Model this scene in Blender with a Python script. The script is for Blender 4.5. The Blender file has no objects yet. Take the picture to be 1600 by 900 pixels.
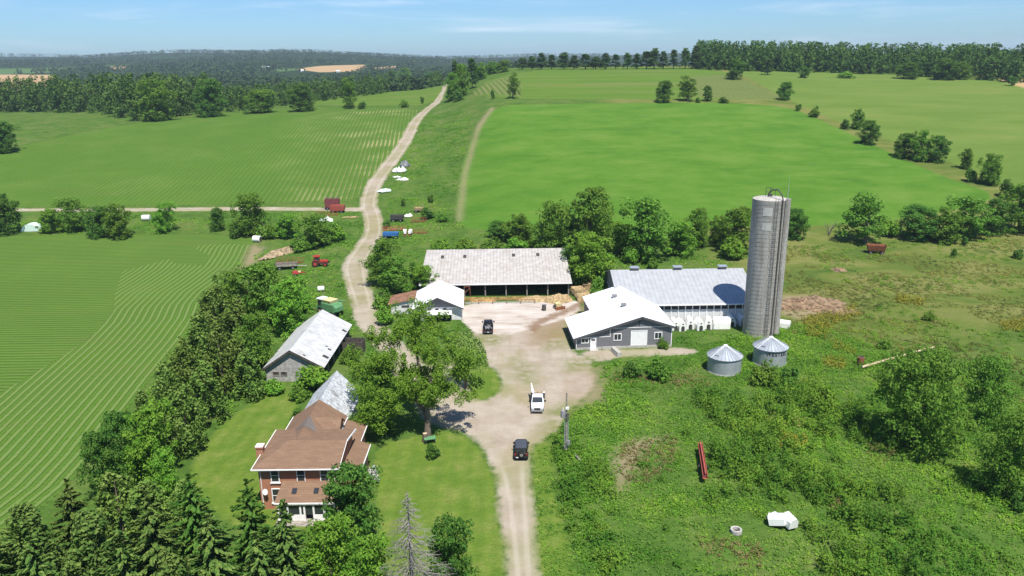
import bpy, math, random
import numpy as np
from mathutils import Vector, Matrix

random.seed(7)
SC = bpy.context.scene
COL = SC.collection
R_ = math.radians

# ------------------------------------------------------------------ camera, sky, sun, exposure
F, PITCH, ROLL, CAM_H = 1200.0, R_(16.5), 0.012, 50.0
cam_d = bpy.data.cameras.new("camera")
cam_d.sensor_width = 36.0
cam_d.lens = F / 1600.0 * 36.0
cam_d.clip_start = 1.0
cam_d.clip_end = 20000.0
cam = bpy.data.objects.new("camera", cam_d)
COL.objects.link(cam)
SC.camera = cam
_right, _fwd, _up = Vector((1, 0, 0)), Vector((0, math.cos(PITCH), -math.sin(PITCH))), Vector((0, math.sin(PITCH), math.cos(PITCH)))
_cx = (_right - ROLL * _up).normalized()
_cy = (_up + ROLL * _right).normalized()
_m = Matrix((_cx, _cy, -_fwd)).transposed().to_4x4()
_m.translation = Vector((0, 0, CAM_H))
cam.matrix_world = _m

SUN_EL, SUN_AZ = R_(63), R_(160)          # azimuth clockwise from +Y
sun_dir = Vector((math.sin(SUN_AZ) * math.cos(SUN_EL), math.cos(SUN_AZ) * math.cos(SUN_EL), math.sin(SUN_EL)))
sun_d = bpy.data.lights.new("sun", "SUN")
sun_d.energy = 5.0
sun_d.angle = R_(0.5)
sun_d.color = (1.0, 0.955, 0.88)
sun = bpy.data.objects.new("sun", sun_d)
COL.objects.link(sun)
sun.rotation_euler = sun_dir.to_track_quat("Z", "Y").to_euler()
sun.location = (60, -120, 200)

world = bpy.data.worlds.new("World")
SC.world = world
world.use_nodes = True
SC.view_settings.view_transform = "Standard"
SC.view_settings.look = "None"
SC.view_settings.exposure = 0.60
SC.view_settings.gamma = 1.0
SC.cycles.max_bounces = 6
SC.cycles.diffuse_bounces = 4
SC.cycles.glossy_bounces = 2
SC.cycles.transmission_bounces = 3
SC.cycles.transparent_max_bounces = 4
SC.cycles.volume_bounces = 0
SC.cycles.caustics_reflective = False
SC.cycles.caustics_refractive = False


class NT:
    """small helper that writes shader nodes"""
    def __init__(s, nt):
        s.nt = nt
        for n in list(nt.nodes):
            nt.nodes.remove(n)

    def n(s, t, **kw):
        nd = s.nt.nodes.new(t)
        for k, v in kw.items():
            setattr(nd, k, v)
        return nd

    def put(s, sock, v):
        if isinstance(v, bpy.types.NodeSocket):
            s.nt.links.new(v, sock)
        elif v is not None:
            if hasattr(sock.default_value, "__len__") and not hasattr(v, "__len__"):
                v = (v,) * len(sock.default_value)
            if hasattr(sock.default_value, "__len__") and len(sock.default_value) == 4 and len(v) == 3:
                v = (*v, 1.0)
            sock.default_value = v

    def math(s, op, a, b=None, c=None, clamp=False):
        nd = s.n("ShaderNodeMath", operation=op, use_clamp=clamp)
        s.put(nd.inputs[0], a)
        s.put(nd.inputs[1], b)
        if c is not None:
            s.put(nd.inputs[2], c)
        return nd.outputs[0]

    def mix(s, f, a, b, mode="MIX"):
        nd = s.n("ShaderNodeMix", data_type="RGBA", blend_type=mode)
        s.put(nd.inputs[0], f)
        s.put(nd.inputs[6], a)
        s.put(nd.inputs[7], b)
        return nd.outputs[2]

    def noise(s, vec, scale, detail=3.0, rough=0.55, dist=0.0):
        nd = s.n("ShaderNodeTexNoise")
        s.put(nd.inputs["Vector"], vec)
        s.put(nd.inputs["Scale"], scale)
        s.put(nd.inputs["Detail"], detail)
        s.put(nd.inputs["Roughness"], rough)
        s.put(nd.inputs["Distortion"], dist)
        return nd.outputs["Fac"]

    def step(s, v, lo, hi, to0=0.0, to1=1.0):
        nd = s.n("ShaderNodeMapRange", interpolation_type="SMOOTHSTEP")
        s.put(nd.inputs[0], v)
        s.put(nd.inputs[1], lo)
        s.put(nd.inputs[2], hi)
        s.put(nd.inputs[3], to0)
        s.put(nd.inputs[4], to1)
        return nd.outputs[0]

    def ramp(s, v, stops):
        nd = s.n("ShaderNodeValToRGB")
        e = nd.color_ramp.elements
        while len(e) < len(stops):
            e.new(0.5)
        for el, (p, c) in zip(e, stops):
            el.position = p
            el.color = (*c, 1.0)
        s.put(nd.inputs[0], v)
        return nd.outputs[0]

    def attr(s, name):
        return s.n("ShaderNodeAttribute", attribute_name=name).outputs["Fac"]

    def mapped(s, vec, scale):
        nd = s.n("ShaderNodeMapping")
        s.put(nd.inputs["Vector"], vec)
        s.put(nd.inputs["Scale"], scale)
        return nd.outputs[0]

    def bump(s, h, dist, strength=1.0):
        nd = s.n("ShaderNodeBump")
        s.put(nd.inputs["Height"], h)
        nd.inputs["Distance"].default_value = dist
        nd.inputs["Strength"].default_value = strength
        return nd.outputs[0]


w = NT(world.node_tree)
sky = w.n("ShaderNodeTexSky", sky_type="NISHITA", sun_disc=False, sun_elevation=SUN_EL, sun_rotation=SUN_AZ)
sky.altitude = 300
sky.air_density = 1.0
sky.dust_density = 0.4
sky.ozone_density = 2.2
tc = w.n("ShaderNodeTexCoord")
cl = w.noise(w.mapped(tc.outputs["Generated"], (2.2, 2.2, 26.0)), 1.5, 6.0, 0.62, 0.4)
cl = w.step(cl, 0.50, 0.82, 0.0, 0.5)
skc = w.mix(1.0, sky.outputs[0], (0.47, 0.70, 0.98), "MULTIPLY")
skc = w.mix(cl, skc, (7.0, 7.6, 8.6))
bg = w.n("ShaderNodeBackground")
w.put(bg.inputs[0], skc)
bg.inputs[1].default_value = 0.095
wo = w.n("ShaderNodeOutputWorld")
w.nt.links.new(bg.outputs[0], wo.inputs[0])

# ------------------------------------------------------------------ terrain height
_YS = np.array([0, 195, 260, 330, 400, 480, 560, 620, 700, 850, 1100, 1600, 2200, 3000, 3800, 4600, 6500], float)
_RT = [0, 0, 9, 19, 28.7, 35, 40.5, 43.8, 45, 40, 30, 20, 30, 45, 60, 60, 40]
_RR = [0, 0, 8, 17, 26, 32, 36.5, 39, 40, 36, 28, 20, 30, 45, 60, 60, 40]
_MM = [0, 0, 5, 13, 20, 25, 28, 29, 27, 20, 15, 20, 38, 58, 78, 82, 60]
_LL = [0, 0, 4.5, 12, 19, 22, 20, 17, 13, 10, 12, 24, 45, 72, 96, 100, 60]
_US = np.array([-0.60, -0.35, -0.12, -0.085, -0.03, 0.22, 0.55, 0.9])
_PR = np.array([_LL, _LL, _MM, _MM, _RT, _RT, _RR, _RR], float)


def terrain(X, Y):
    X = np.asarray(X, float)
    Y = np.asarray(Y, float)
    X, Y = np.broadcast_arrays(X, Y)
    u = X / np.maximum(Y, 60.0)
    out = np.zeros(X.shape)
    k = 0
    for du in (-0.03, 0.0, 0.03):
        uu = np.clip(u + du, _US[0], _US[-1] - 1e-6)
        i = np.clip(np.searchsorted(_US, uu, side="right") - 1, 0, len(_US) - 2)
        f = (uu - _US[i]) / (_US[i + 1] - _US[i])
        for dy in (-0.12, -0.08, -0.04, 0.0, 0.04, 0.08, 0.12):
            yy = np.maximum(Y, 0) * (1 + dy)
            zs = np.stack([np.interp(yy, _YS, p) for p in _PR])
            flat = zs.reshape(len(_PR), -1)
            ii, ff = i.ravel(), f.ravel()
            idx = np.arange(ii.size)
            out += ((1 - ff) * flat[ii, idx] + ff * flat[ii + 1, idx]).reshape(X.shape)
            k += 1
    out /= k
    far = np.clip((Y - 1800) / 1500, 0, 1)
    out = out + far * (9 * np.sin(X / 310.0 + Y / 700.0) + 5 * np.sin(X / 131.0 + 1.3) + 4 * np.sin(Y / 210.0 + X / 500.0))
    return out


def cam_ray(px, py):
    dx, dy = px - 800.0, py - 450.0
    x, y = dx - ROLL * dy, dy + ROLL * dx
    return np.array([x / F, math.cos(PITCH) - y / F * math.sin(PITCH), -math.sin(PITCH) - y / F * math.cos(PITCH)])


_TS = np.geomspace(30, 8000, 700)


def at(px, py, dz=0.0):
    """world point where a sight line of the surveyed photograph meets the terrain (dz above it)"""
    d = cam_ray(px, py)
    P = d[None, :] * _TS[:, None]
    h = P[:, 2] + CAM_H - terrain(P[:, 0], P[:, 1]) - dz
    neg = np.nonzero(h < 0)[0]
    if len(neg) == 0:
        j = int(np.argmin(h))
        return Vector((P[j, 0], P[j, 1], P[j, 2] + CAM_H)), _TS[j]
    j = max(1, neg[0])
    a, b = _TS[j - 1], _TS[j]
    for _ in range(22):
        m = 0.5 * (a + b)
        q = d * m
        if q[2] + CAM_H - float(terrain(q[0], q[1])) - dz < 0:
            b = m
        else:
            a = m
    q = d * (0.5 * (a + b))
    return Vector((q[0], q[1], q[2] + CAM_H)), 0.5 * (a + b)


def height_to(base, py):
    """how far above base the upright line through it reaches image row py"""
    X, Y, Z = base
    px = 800
    for _ in range(3):
        d = cam_ray(px, py)
        t = Y / d[1]
        z = CAM_H + d[2] * t
        zc = Y * math.cos(PITCH) - (z - CAM_H) * math.sin(PITCH)
        x = X / zc * F
        px = 800 + x + ROLL * (py - 450)
    return z - Z


# ------------------------------------------------------------------ mesh helpers
class MB:
    def __init__(s, M=None):
        s.v, s.f, s.m = [], [], []
        s.M = M

    def pt(s, p):
        p = Vector(p)
        if s.M is not None:
            p = s.M @ p
        s.v.append(tuple(p))
        return len(s.v) - 1

    def face(s, pts, m=0):
        s.f.append([s.pt(p) for p in pts])
        s.m.append(m)

    def hexa(s, b, t, m=0):
        """b, t: four bottom and four top corners, counter-clockwise seen from above"""
        i = [s.pt(p) for p in (*b, *t)]
        for q in ((3, 2, 1, 0), (4, 5, 6, 7), (0, 1, 5, 4), (1, 2, 6, 5), (2, 3, 7, 6), (3, 0, 4, 7)):
            s.f.append([i[k] for k in q])
            s.m.append(m)

    def box(s, x0, x1, y0, y1, z0, z1, m=0, tx=0.0, ty=0.0):
        s.hexa([(x0, y0, z0), (x1, y0, z0), (x1, y1, z0), (x0, y1, z0)],
               [(x0 + tx, y0 + ty, z1), (x1 - tx, y0 + ty, z1), (x1 - tx, y1 - ty, z1), (x0 + tx, y1 - ty, z1)], m)

    def prism(s, prof, y0, y1, m=0, axis="y"):
        """prof: list of (a, z); extruded along y (or x)"""
        mk = (lambda a, z, y: (a, y, z)) if axis == "y" else (lambda a, z, y: (y, a, z))
        n = len(prof)
        A = [s.pt(mk(a, z, y0)) for a, z in prof]
        B = [s.pt(mk(a, z, y1)) for a, z in prof]
        s.f.append(A if axis == "y" else A[::-1]); s.m.append(m)
        s.f.append(B[::-1] if axis == "y" else B); s.m.append(m)
        for k in range(n):
            j = (k + 1) % n
            q = [A[j], A[k], B[k], B[j]]
            s.f.append(q if axis == "y" else q[::-1]); s.m.append(m)

    def slab(s, q, t, m=0):
        """thin slab: q = four top corners, thickness t downwards along its normal"""
        q = [Vector(p) for p in q]
        n = (q[1] - q[0]).cross(q[3] - q[0]).normalized()
        if n.z < 0:
            q = [q[0], q[3], q[2], q[1]]
            n = -n
        s.hexa([p - n * t for p in q], q, m)

    def tube(s, pts, rad, n=8, m=0, cap=True):
        pts = [Vector(p) for p in pts]
        rad = rad if hasattr(rad, "__len__") else [rad] * len(pts)
        rings = []
        for k, p in enumerate(pts):
            d = (pts[min(k + 1, len(pts) - 1)] - pts[max(k - 1, 0)]).normalized()
            a = Vector((0, 0, 1)) if abs(d.z) < 0.9 else Vector((1, 0, 0))
            e1 = d.cross(a).normalized()
            e2 = d.cross(e1).normalized()
            rings.append([s.pt(p + (e1 * math.cos(2 * math.pi * j / n) + e2 * math.sin(2 * math.pi * j / n)) * rad[k]) for j in range(n)])
        for k in range(len(rings) - 1):
            for j in range(n):
                s.f.append([rings[k][j], rings[k + 1][j], rings[k + 1][(j + 1) % n], rings[k][(j + 1) % n]][::-1])
                s.m.append(m)
        if cap:
            s.f.append(rings[0][::-1][::-1]); s.m.append(m)
            s.f.append(rings[-1][::-1]); s.m.append(m)

    def loft(s, rings, m=0, cap=True):
        R = [[s.pt(p) for p in r] for r in rings]
        n = len(R[0])
        for k in range(len(R) - 1):
            for j in range(n):
                s.f.append([R[k][j], R[k][(j + 1) % n], R[k + 1][(j + 1) % n], R[k + 1][j]])
                s.m.append(m)
        if cap:
            s.f.append(R[0][::-1]); s.m.append(m)
            s.f.append(R[-1]); s.m.append(m)

    def lathe(s, prof, n=32, m=0, c=(0, 0), cap=True):
        R = [[(c[0] + r * math.cos(2 * math.pi * j / n), c[1] + r * math.sin(2 * math.pi * j / n), z) for j in range(n)] for r, z in prof]
        s.loft(R, m, cap)

    def build(s, name, mats, parent=None, smooth=False, loc=None, rotz=0.0):
        me = bpy.data.meshes.new(name)
        me.from_pydata(s.v, [], s.f)
        mats = mats if isinstance(mats, (list, tuple)) else [mats]
        for mt in mats:
            me.materials.append(mt)
        me.polygons.foreach_set("material_index", s.m)
        if smooth:
            me.polygons.foreach_set("use_smooth", [True] * len(s.f))
        me.update()
        if smooth:
            try:
                me.set_sharp_from_angle(angle=R_(40))
            except Exception:
                pass
        o = bpy.data.objects.new(name, me)
        COL.objects.link(o)
        if parent is not None:
            o.parent = parent
        if loc is not None:
            o.location = loc
        o.rotation_euler = (0, 0, rotz)
        return o


def tag(o, label, cat, group=None, kind=None):
    o["label"] = label
    o["category"] = cat
    if group:
        o["group"] = group
    if kind:
        o["kind"] = kind
    return o


def thing(name, loc, rotz, label, cat, group=None):
    o = bpy.data.objects.new(name, None)
    o.empty_display_size = 0.5
    COL.objects.link(o)
    o.location = loc
    o.rotation_euler = (0, 0, rotz)
    return tag(o, label, cat, group)


def copy_tree(o, parent=None):
    c = o.copy()
    COL.objects.link(c)
    c.parent = parent
    for ch in o.children:
        copy_tree(ch, c)
    return c


def np_mesh(name, V, quads, mats, face_attr=None, smooth=False):
    """V (n,3), quads (m,4) numpy"""
    me = bpy.data.meshes.new(name)
    n, m = len(V), len(quads)
    me.vertices.add(n)
    me.vertices.foreach_set("co", np.ascontiguousarray(V, dtype=np.float32).ravel())
    me.loops.add(m * 4)
    me.loops.foreach_set("vertex_index", np.ascontiguousarray(quads, dtype=np.int32).ravel())
    me.polygons.add(m)
    me.polygons.foreach_set("loop_start", np.arange(0, m * 4, 4, dtype=np.int32))
    try:
        me.polygons.foreach_set("loop_total", np.full(m, 4, dtype=np.int32))
    except Exception:
        pass
    if smooth:
        me.polygons.foreach_set("use_smooth", np.ones(m, dtype=bool))
    for mt in (mats if isinstance(mats, (list, tuple)) else [mats]):
        me.materials.append(mt)
    me.update(calc_edges=True)
    for k, a in (face_attr or {}).items():
        at_ = me.attributes.new(k, "FLOAT", "FACE")
        at_.data.foreach_set("value", np.ascontiguousarray(a, dtype=np.float32))
    return me


# ------------------------------------------------------------------ plain materials
def mat(name, col, rough=0.7, metal=0.0, vary=0.12, scale=3.0, bumpd=0.0, spec=0.3, dirt=None, dirt_amt=0.35, ribs=None, rib_d=0.02):
    """paint, metal or wood: the base colour, uneven wear, optional dirt patches and pressed ribs"""
    m = bpy.data.materials.new(name)
    m.use_nodes = True
    t = NT(m.node_tree)
    tcn = t.n("ShaderNodeTexCoord").outputs["Object"]
    n1 = t.noise(tcn, scale, 4.0)
    dark = tuple(c * (1 - vary * 1.6) for c in col)
    lite = tuple(min(0.9, c * (1 + vary)) for c in col)
    c = t.mix(t.step(n1, 0.3, 0.7), dark, lite)
    if dirt:
        d = t.noise(t.mapped(tcn, (1, 1, 0.35)), scale * 0.35, 5.0, 0.65)
        c = t.mix(t.step(d, 0.5, 0.72, 0.0, dirt_amt), c, dirt)
    p = t.n("ShaderNodeBsdfPrincipled")
    t.put(p.inputs["Base Color"], c)
    p.inputs["Roughness"].default_value = rough
    p.inputs["Metallic"].default_value = metal
    p.inputs["Specular IOR Level"].default_value = spec
    if ribs:
        ax, per = ribs
        sx = t.n("ShaderNodeSeparateXYZ")
        t.put(sx.inputs[0], tcn)
        s_ = t.math("SINE", t.math("MULTIPLY", sx.outputs[ax], 2 * math.pi / per))
        s_ = t.step(s_, 0.55, 0.95)
        t.put(p.inputs["Normal"], t.bump(s_, rib_d))
        c2 = t.mix(t.math("MULTIPLY", s_, 0.10), c, (0.12, 0.12, 0.12))
        t.put(p.inputs["Base Color"], c2)
    elif bumpd:
        t.put(p.inputs["Normal"], t.bump(t.noise(tcn, scale * 4, 4.0), bumpd))
    o = t.n("ShaderNodeOutputMaterial")
    t.nt.links.new(p.outputs[0], o.inputs[0])
    return m


M = {}
M["white_metal_roof"] = mat("white_metal_roof", (0.80, 0.80, 0.80), 0.45, vary=0.03, ribs=("X", 0.6), scale=0.6)
M["white_metal_roof_y"] = mat("white_metal_roof_y", (0.80, 0.80, 0.80), 0.45, vary=0.03, ribs=("Y", 0.6), scale=0.6)
M["old_metal_roof"] = mat("old_metal_roof", (0.40, 0.375, 0.345), 0.6, vary=0.10, scale=0.9, ribs=("X", 0.75), rib_d=0.05, dirt=(0.27, 0.215, 0.165), dirt_amt=0.45)
M["grey_metal_roof"] = mat("grey_metal_roof", (0.345, 0.355, 0.365), 0.5, vary=0.06, scale=0.7, ribs=("X", 0.9), rib_d=0.04)
M["silver_roof"] = mat("silver_roof", (0.50, 0.50, 0.49), 0.5, vary=0.10, scale=0.9, ribs=("Y", 0.9), rib_d=0.03, dirt=(0.32, 0.30, 0.27), dirt_amt=0.55)
M["rust_roof"] = mat("rust_roof", (0.24, 0.125, 0.075), 0.85, vary=0.3, scale=1.5, ribs=("Y", 0.4))
M["white_trim"] = mat("white_trim", (0.78, 0.77, 0.75), 0.5, vary=0.04)
M["white_wall"] = mat("white_wall", (0.62, 0.62, 0.61), 0.65, vary=0.06, dirt=(0.42, 0.40, 0.36), ribs=("X", 0.5), rib_d=0.012)
M["grey_wall"] = mat("grey_wall", (0.155, 0.155, 0.165), 0.55, vary=0.06, ribs=("X", 0.5), rib_d=0.015)
M["grey_wall_y"] = mat("grey_wall_y", (0.155, 0.155, 0.165), 0.55, vary=0.06, ribs=("Y", 0.5), rib_d=0.015)
M["dark_trim_and_shade"] = mat("dark_trim_and_shade", (0.075, 0.075, 0.08), 0.5, vary=0.05)
M["concrete"] = mat("concrete", (0.40, 0.38, 0.34), 0.9, vary=0.15, bumpd=0.01, dirt=(0.26, 0.24, 0.2))
M["weathered_wood"] = mat("weathered_wood", (0.36, 0.35, 0.33), 0.9, vary=0.18, scale=2.0, ribs=("X", 0.3), rib_d=0.01, dirt=(0.22, 0.2, 0.18))
M["dark_wood"] = mat("dark_wood", (0.075, 0.062, 0.05), 0.9, vary=0.3)
M["post_wood"] = mat("post_wood", (0.27, 0.24, 0.2), 0.9, vary=0.25)
M["glass"] = mat("glass", (0.03, 0.035, 0.04), 0.08, spec=0.6, vary=0.0)
M["black_paint"] = mat("black_paint", (0.012, 0.012, 0.014), 0.25, spec=0.5, vary=0.05)
M["charcoal_top"] = mat("charcoal_top", (0.055, 0.062, 0.075), 0.5, vary=0.08)
M["black_plastic"] = mat("black_plastic", (0.02, 0.02, 0.02), 0.7, vary=0.1)
M["rubber"] = mat("rubber", (0.02, 0.02, 0.02), 0.9, vary=0.2)
M["rim_metal"] = mat("rim_metal", (0.35, 0.35, 0.36), 0.4, metal=0.6, vary=0.1)
M["white_paint"] = mat("white_paint", (0.74, 0.74, 0.73), 0.3, spec=0.5, vary=0.04, dirt=(0.5, 0.46, 0.4), dirt_amt=0.2)
M["white_plastic"] = mat("white_plastic", (0.78, 0.77, 0.73), 0.5, vary=0.05, dirt=(0.55, 0.52, 0.44), dirt_amt=0.35)
M["red_paint"] = mat("red_paint", (0.36, 0.035, 0.025), 0.5, vary=0.2, dirt=(0.25, 0.09, 0.05))
M["faded_red"] = mat("faded_red", (0.36, 0.085, 0.06), 0.7, vary=0.2, dirt=(0.22, 0.11, 0.08))
M["maroon"] = mat("maroon", (0.20, 0.055, 0.06), 0.7, vary=0.2)
M["rust"] = mat("rust", (0.23, 0.085, 0.04), 0.9, vary=0.3, scale=4)
M["green_paint"] = mat("green_paint", (0.10, 0.25, 0.11), 0.6, vary=0.2, dirt=(0.12, 0.2, 0.09))
M["yellow_paint"] = mat("yellow_paint", (0.55, 0.47, 0.24), 0.7, vary=0.12)
M["blue_paint"] = mat("blue_paint", (0.05, 0.17, 0.42), 0.5, vary=0.15)
M["grey_steel"] = mat("grey_steel", (0.27, 0.27, 0.27), 0.5, metal=0.3, vary=0.15)
M["dark_steel"] = mat("dark_steel", (0.07, 0.065, 0.06), 0.7, vary=0.25)
M["galvanised"] = mat("galvanised", (0.37, 0.40, 0.43), 0.42, metal=0.35, vary=0.07, scale=1.2)
M["light_red"] = mat("light_red", (0.35, 0.02, 0.02), 0.3)
M["lamp_glass"] = mat("lamp_glass", (0.6, 0.6, 0.58), 0.2, spec=0.6)
M["hay"] = mat("hay", (0.40, 0.29, 0.15), 1.0, vary=0.3, scale=2.5, bumpd=0.12, dirt=(0.24, 0.16, 0.08))
M["straw_face"] = mat("straw_face", (0.36, 0.24, 0.09), 1.0, vary=0.3, scale=1.5, bumpd=0.05, dirt=(0.22, 0.15, 0.07))
M["earth_pile"] = mat("earth_pile", (0.255, 0.170, 0.100), 1.0, vary=0.4, scale=1.3, bumpd=0.35, dirt=(0.36, 0.27, 0.165), dirt_amt=0.6)
M["brush_pile"] = mat("brush_pile", (0.33, 0.25, 0.15), 1.0, vary=0.35, scale=1.2, bumpd=0.25, dirt=(0.18, 0.15, 0.08))
M["pale_panel"] = mat("pale_panel", (0.42, 0.41, 0.38), 0.9, vary=0.1, scale=5, dirt=(0.3, 0.28, 0.26), dirt_amt=0.6)
M["tarp_white"] = mat("tarp_white", (0.72, 0.74, 0.72), 0.5, vary=0.06)
M["tarp_pale_green"] = mat("tarp_pale_green", (0.55, 0.68, 0.60), 0.5, vary=0.08)
M["inside_dark"] = mat("inside_dark", (0.05, 0.045, 0.042), 0.9, vary=0.2)
M["letter_black"] = mat("letter_black", (0.015, 0.015, 0.015), 0.6)
M["bark"] = mat("bark", (0.16, 0.125, 0.095), 0.95, vary=0.3, scale=4, bumpd=0.04)
M["dead_bark"] = mat("dead_bark", (0.20, 0.185, 0.165), 0.95, vary=0.2, scale=4)
M["cut_wood"] = mat("cut_wood", (0.44, 0.35, 0.22), 0.9, vary=0.2)


def brick_mat(name, c1, c2, mortar, scale, bw, bh, rough=0.9, rot=None):
    m = bpy.data.materials.new(name)
    m.use_nodes = True
    t = NT(m.node_tree)
    tcn = t.n("ShaderNodeTexCoord").outputs["Object"]
    mp = t.n("ShaderNodeMapping")
    t.put(mp.inputs[0], tcn)
    mp.inputs["Rotation"].default_value = rot or (R_(90), 0, 0)
    b = t.n("ShaderNodeTexBrick")
    t.put(b.inputs["Vector"], mp.outputs[0])
    b.inputs["Color1"].default_value = (*c1, 1)
    b.inputs["Color2"].default_value = (*c2, 1)
    b.inputs["Mortar"].default_value = (*mortar, 1)
    b.inputs["Scale"].default_value = scale
    b.inputs["Mortar Size"].default_value = 0.012
    b.inputs["Brick Width"].default_value = bw
    b.inputs["Row Height"].default_value = bh
    n1 = t.noise(tcn, 0.9, 5.0, 0.6)
    c = t.mix(t.step(n1, 0.35, 0.75, 0.0, 0.35), b.outputs[0], tuple(x * 0.6 for x in c1))
    p = t.n("ShaderNodeBsdfPrincipled")
    t.put(p.inputs["Base Color"], c)
    p.inputs["Roughness"].default_value = rough
    p.inputs["Specular IOR Level"].default_value = 0.2
    o = t.n("ShaderNodeOutputMaterial")
    t.nt.links.new(p.outputs[0], o.inputs[0])
    return m


M["brick"] = brick_mat("brick", (0.43, 0.140, 0.062), (0.34, 0.105, 0.048), (0.36, 0.27, 0.20), 1.0, 0.24, 0.08)
M["brick_side"] = brick_mat("brick_side", (0.43, 0.140, 0.062), (0.34, 0.105, 0.048), (0.36, 0.27, 0.20), 1.0, 0.24, 0.08, rot=(R_(90), 0, R_(90)))
M["shingle"] = brick_mat("shingle", (0.225, 0.140, 0.088), (0.18, 0.112, 0.072), (0.12, 0.077, 0.052), 1.0, 0.9, 0.28, rot=(0, 0, 0))
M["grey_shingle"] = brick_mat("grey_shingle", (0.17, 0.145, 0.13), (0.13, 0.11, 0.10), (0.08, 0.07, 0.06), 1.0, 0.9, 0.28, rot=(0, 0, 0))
M["silver_shingle"] = mat("silver_shingle", (0.50, 0.52, 0.54), 0.5, vary=0.22, scale=2.2, ribs=("Y", 0.55), rib_d=0.05, dirt=(0.13, 0.12, 0.12), dirt_amt=0.75)

# ------------------------------------------------------------------ ground: survey outlines -> world outlines -> one conforming mesh cut into pieces
def outline(pts):
    return np.array([tuple(at(*p)[0][:2]) for p in pts])


def strip(pts):
    """(px, py, width in px) centre line -> outline"""
    P = np.array([(a, b) for a, b, c in pts], float)
    W = [at(a, b)[1] / F * c for a, b, c in pts]
    C = outline(P)
    Lf, Rt = [], []
    for k in range(len(C)):
        d = C[min(k + 1, len(C) - 1)] - C[max(k - 1, 0)]
        d /= np.linalg.norm(d) + 1e-9
        n = np.array([-d[1], d[0]])
        Lf.append(C[k] + n * W[k] / 2)
        Rt.append(C[k] - n * W[k] / 2)
    return np.array(Lf + Rt[::-1])


def smooth_poly(P, it=2):
    for _ in range(it):
        Q = np.roll(P, -1, axis=0)
        P = np.stack([0.75 * P + 0.25 * Q, 0.25 * P + 0.75 * Q], 1).reshape(-1, 2)
    return P


def seg_dist(X, Y, P, closed=True):
    d2 = np.full(X.shape, 1e12)
    n = len(P)
    for k in range(n if closed else n - 1):
        a, b = P[k], P[(k + 1) % n]
        ab = b - a
        L = ab @ ab + 1e-12
        tt = np.clip(((X - a[0]) * ab[0] + (Y - a[1]) * ab[1]) / L, 0, 1)
        d2 = np.minimum(d2, (X - a[0] - tt * ab[0]) ** 2 + (Y - a[1] - tt * ab[1]) ** 2)
    return np.sqrt(d2)


def inside(X, Y, P):
    c = np.zeros(X.shape, bool)
    n = len(P)
    for k in range(n):
        (x0, y0), (x1, y1) = P[k], P[(k + 1) % n]
        m = ((y0 > Y) != (y1 > Y))
        with np.errstate(divide="ignore", invalid="ignore"):
            c ^= m & (X < (x1 - x0) * (Y - y0) / (y1 - y0 + 1e-15) + x0)
    return c


def sdf(X, Y, P, cap=60.0):
    lo, hi = P.min(0) - cap, P.max(0) + cap
    out = np.full(X.shape, cap)
    m = (X > lo[0]) & (X < hi[0]) & (Y > lo[1]) & (Y < hi[1])
    if m.any():
        x, y = X[m], Y[m]
        d = seg_dist(x, y, P)
        d = np.where(inside(x, y, P), -d, d)
        out[m] = np.clip(d, -cap, cap)
    return out


REG = {}
REG["driveway"] = [
    smooth_poly(strip([(655, 605, 60), (640, 565, 46), (603, 535, 40), (575, 503, 37), (566, 470, 36), (558, 440, 37), (553, 415, 40), (567, 392, 36),
                       (585, 365, 30), (583, 338, 27), (574, 318, 26), (583, 290, 25), (600, 266, 24), (624, 236, 22), (640, 210, 19), (648, 190, 17),
                       (666, 172, 15), (684, 159, 13), (689, 149, 9), (695, 139, 7), (700, 130, 5)]), 1),
    smooth_poly(strip([(578, 327, 24), (520, 327, 20), (400, 326, 20), (300, 327, 22), (200, 328, 20), (90, 328, 16), (-80, 328, 14)]), 1),
    smooth_poly(outline([(795, 960), (790, 880), (785, 810), (776, 745), (758, 700), (728, 674), (690, 668), (660, 655), (640, 610), (650, 575), (690, 568), (720, 566), (728, 600), (738, 626), (768, 625), (785, 606), (781, 584), (764, 570), (742, 556), (740, 528),
                         (735, 492), (741, 476), (800, 474), (905, 470), (905, 486), (880, 500), (884, 525), (897, 556), (918, 556), (926, 582), (926, 602), (908, 624), (884, 646), (872, 672),
                         (845, 688), (830, 700), (830, 745), (836, 800), (842, 880), (848, 960)]), 2),
    smooth_poly(outline([(905, 549), (960, 546), (1050, 543), (1098, 548), (1060, 556), (985, 556), (925, 566)]), 1),
]
REG["concrete_pad"] = [outline([(700, 480), (746, 474), (905, 470), (903, 486), (886, 497), (850, 508), (800, 522), (742, 520), (726, 505)])]
REG["lawn"] = [
    smooth_poly(outline([(790, 960), (787, 880), (782, 810), (772, 748), (752, 703), (720, 678), (672, 672), (625, 690), (600, 690), (584, 720), (590, 800), (600, 880), (560, 960)]), 2),
    smooth_poly(outline([(470, 610), (425, 612), (390, 632), (345, 665), (312, 700), (296, 740), (300, 770), (340, 800), (372, 830), (405, 815), (440, 830), (500, 830), (500, 760), (455, 690)]), 1),
    smooth_poly(outline([(730, 628), (768, 622), (782, 605), (778, 585), (765, 572), (745, 572), (722, 590)]), 2),
    smooth_poly(outline([(832, 705), (842, 690), (862, 690), (862, 740), (872, 790), (892, 850), (900, 960), (850, 960), (842, 860), (836, 780)]), 1),
]
_low_edge = [(405, 372), (393, 384), (388, 397), (378, 415), (352, 438), (330, 455), (315, 474), (308, 495), (285, 530), (235, 592), (190, 652), (150, 708), (105, 760), (50, 806), (0, 843), (-90, 905)]
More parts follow.
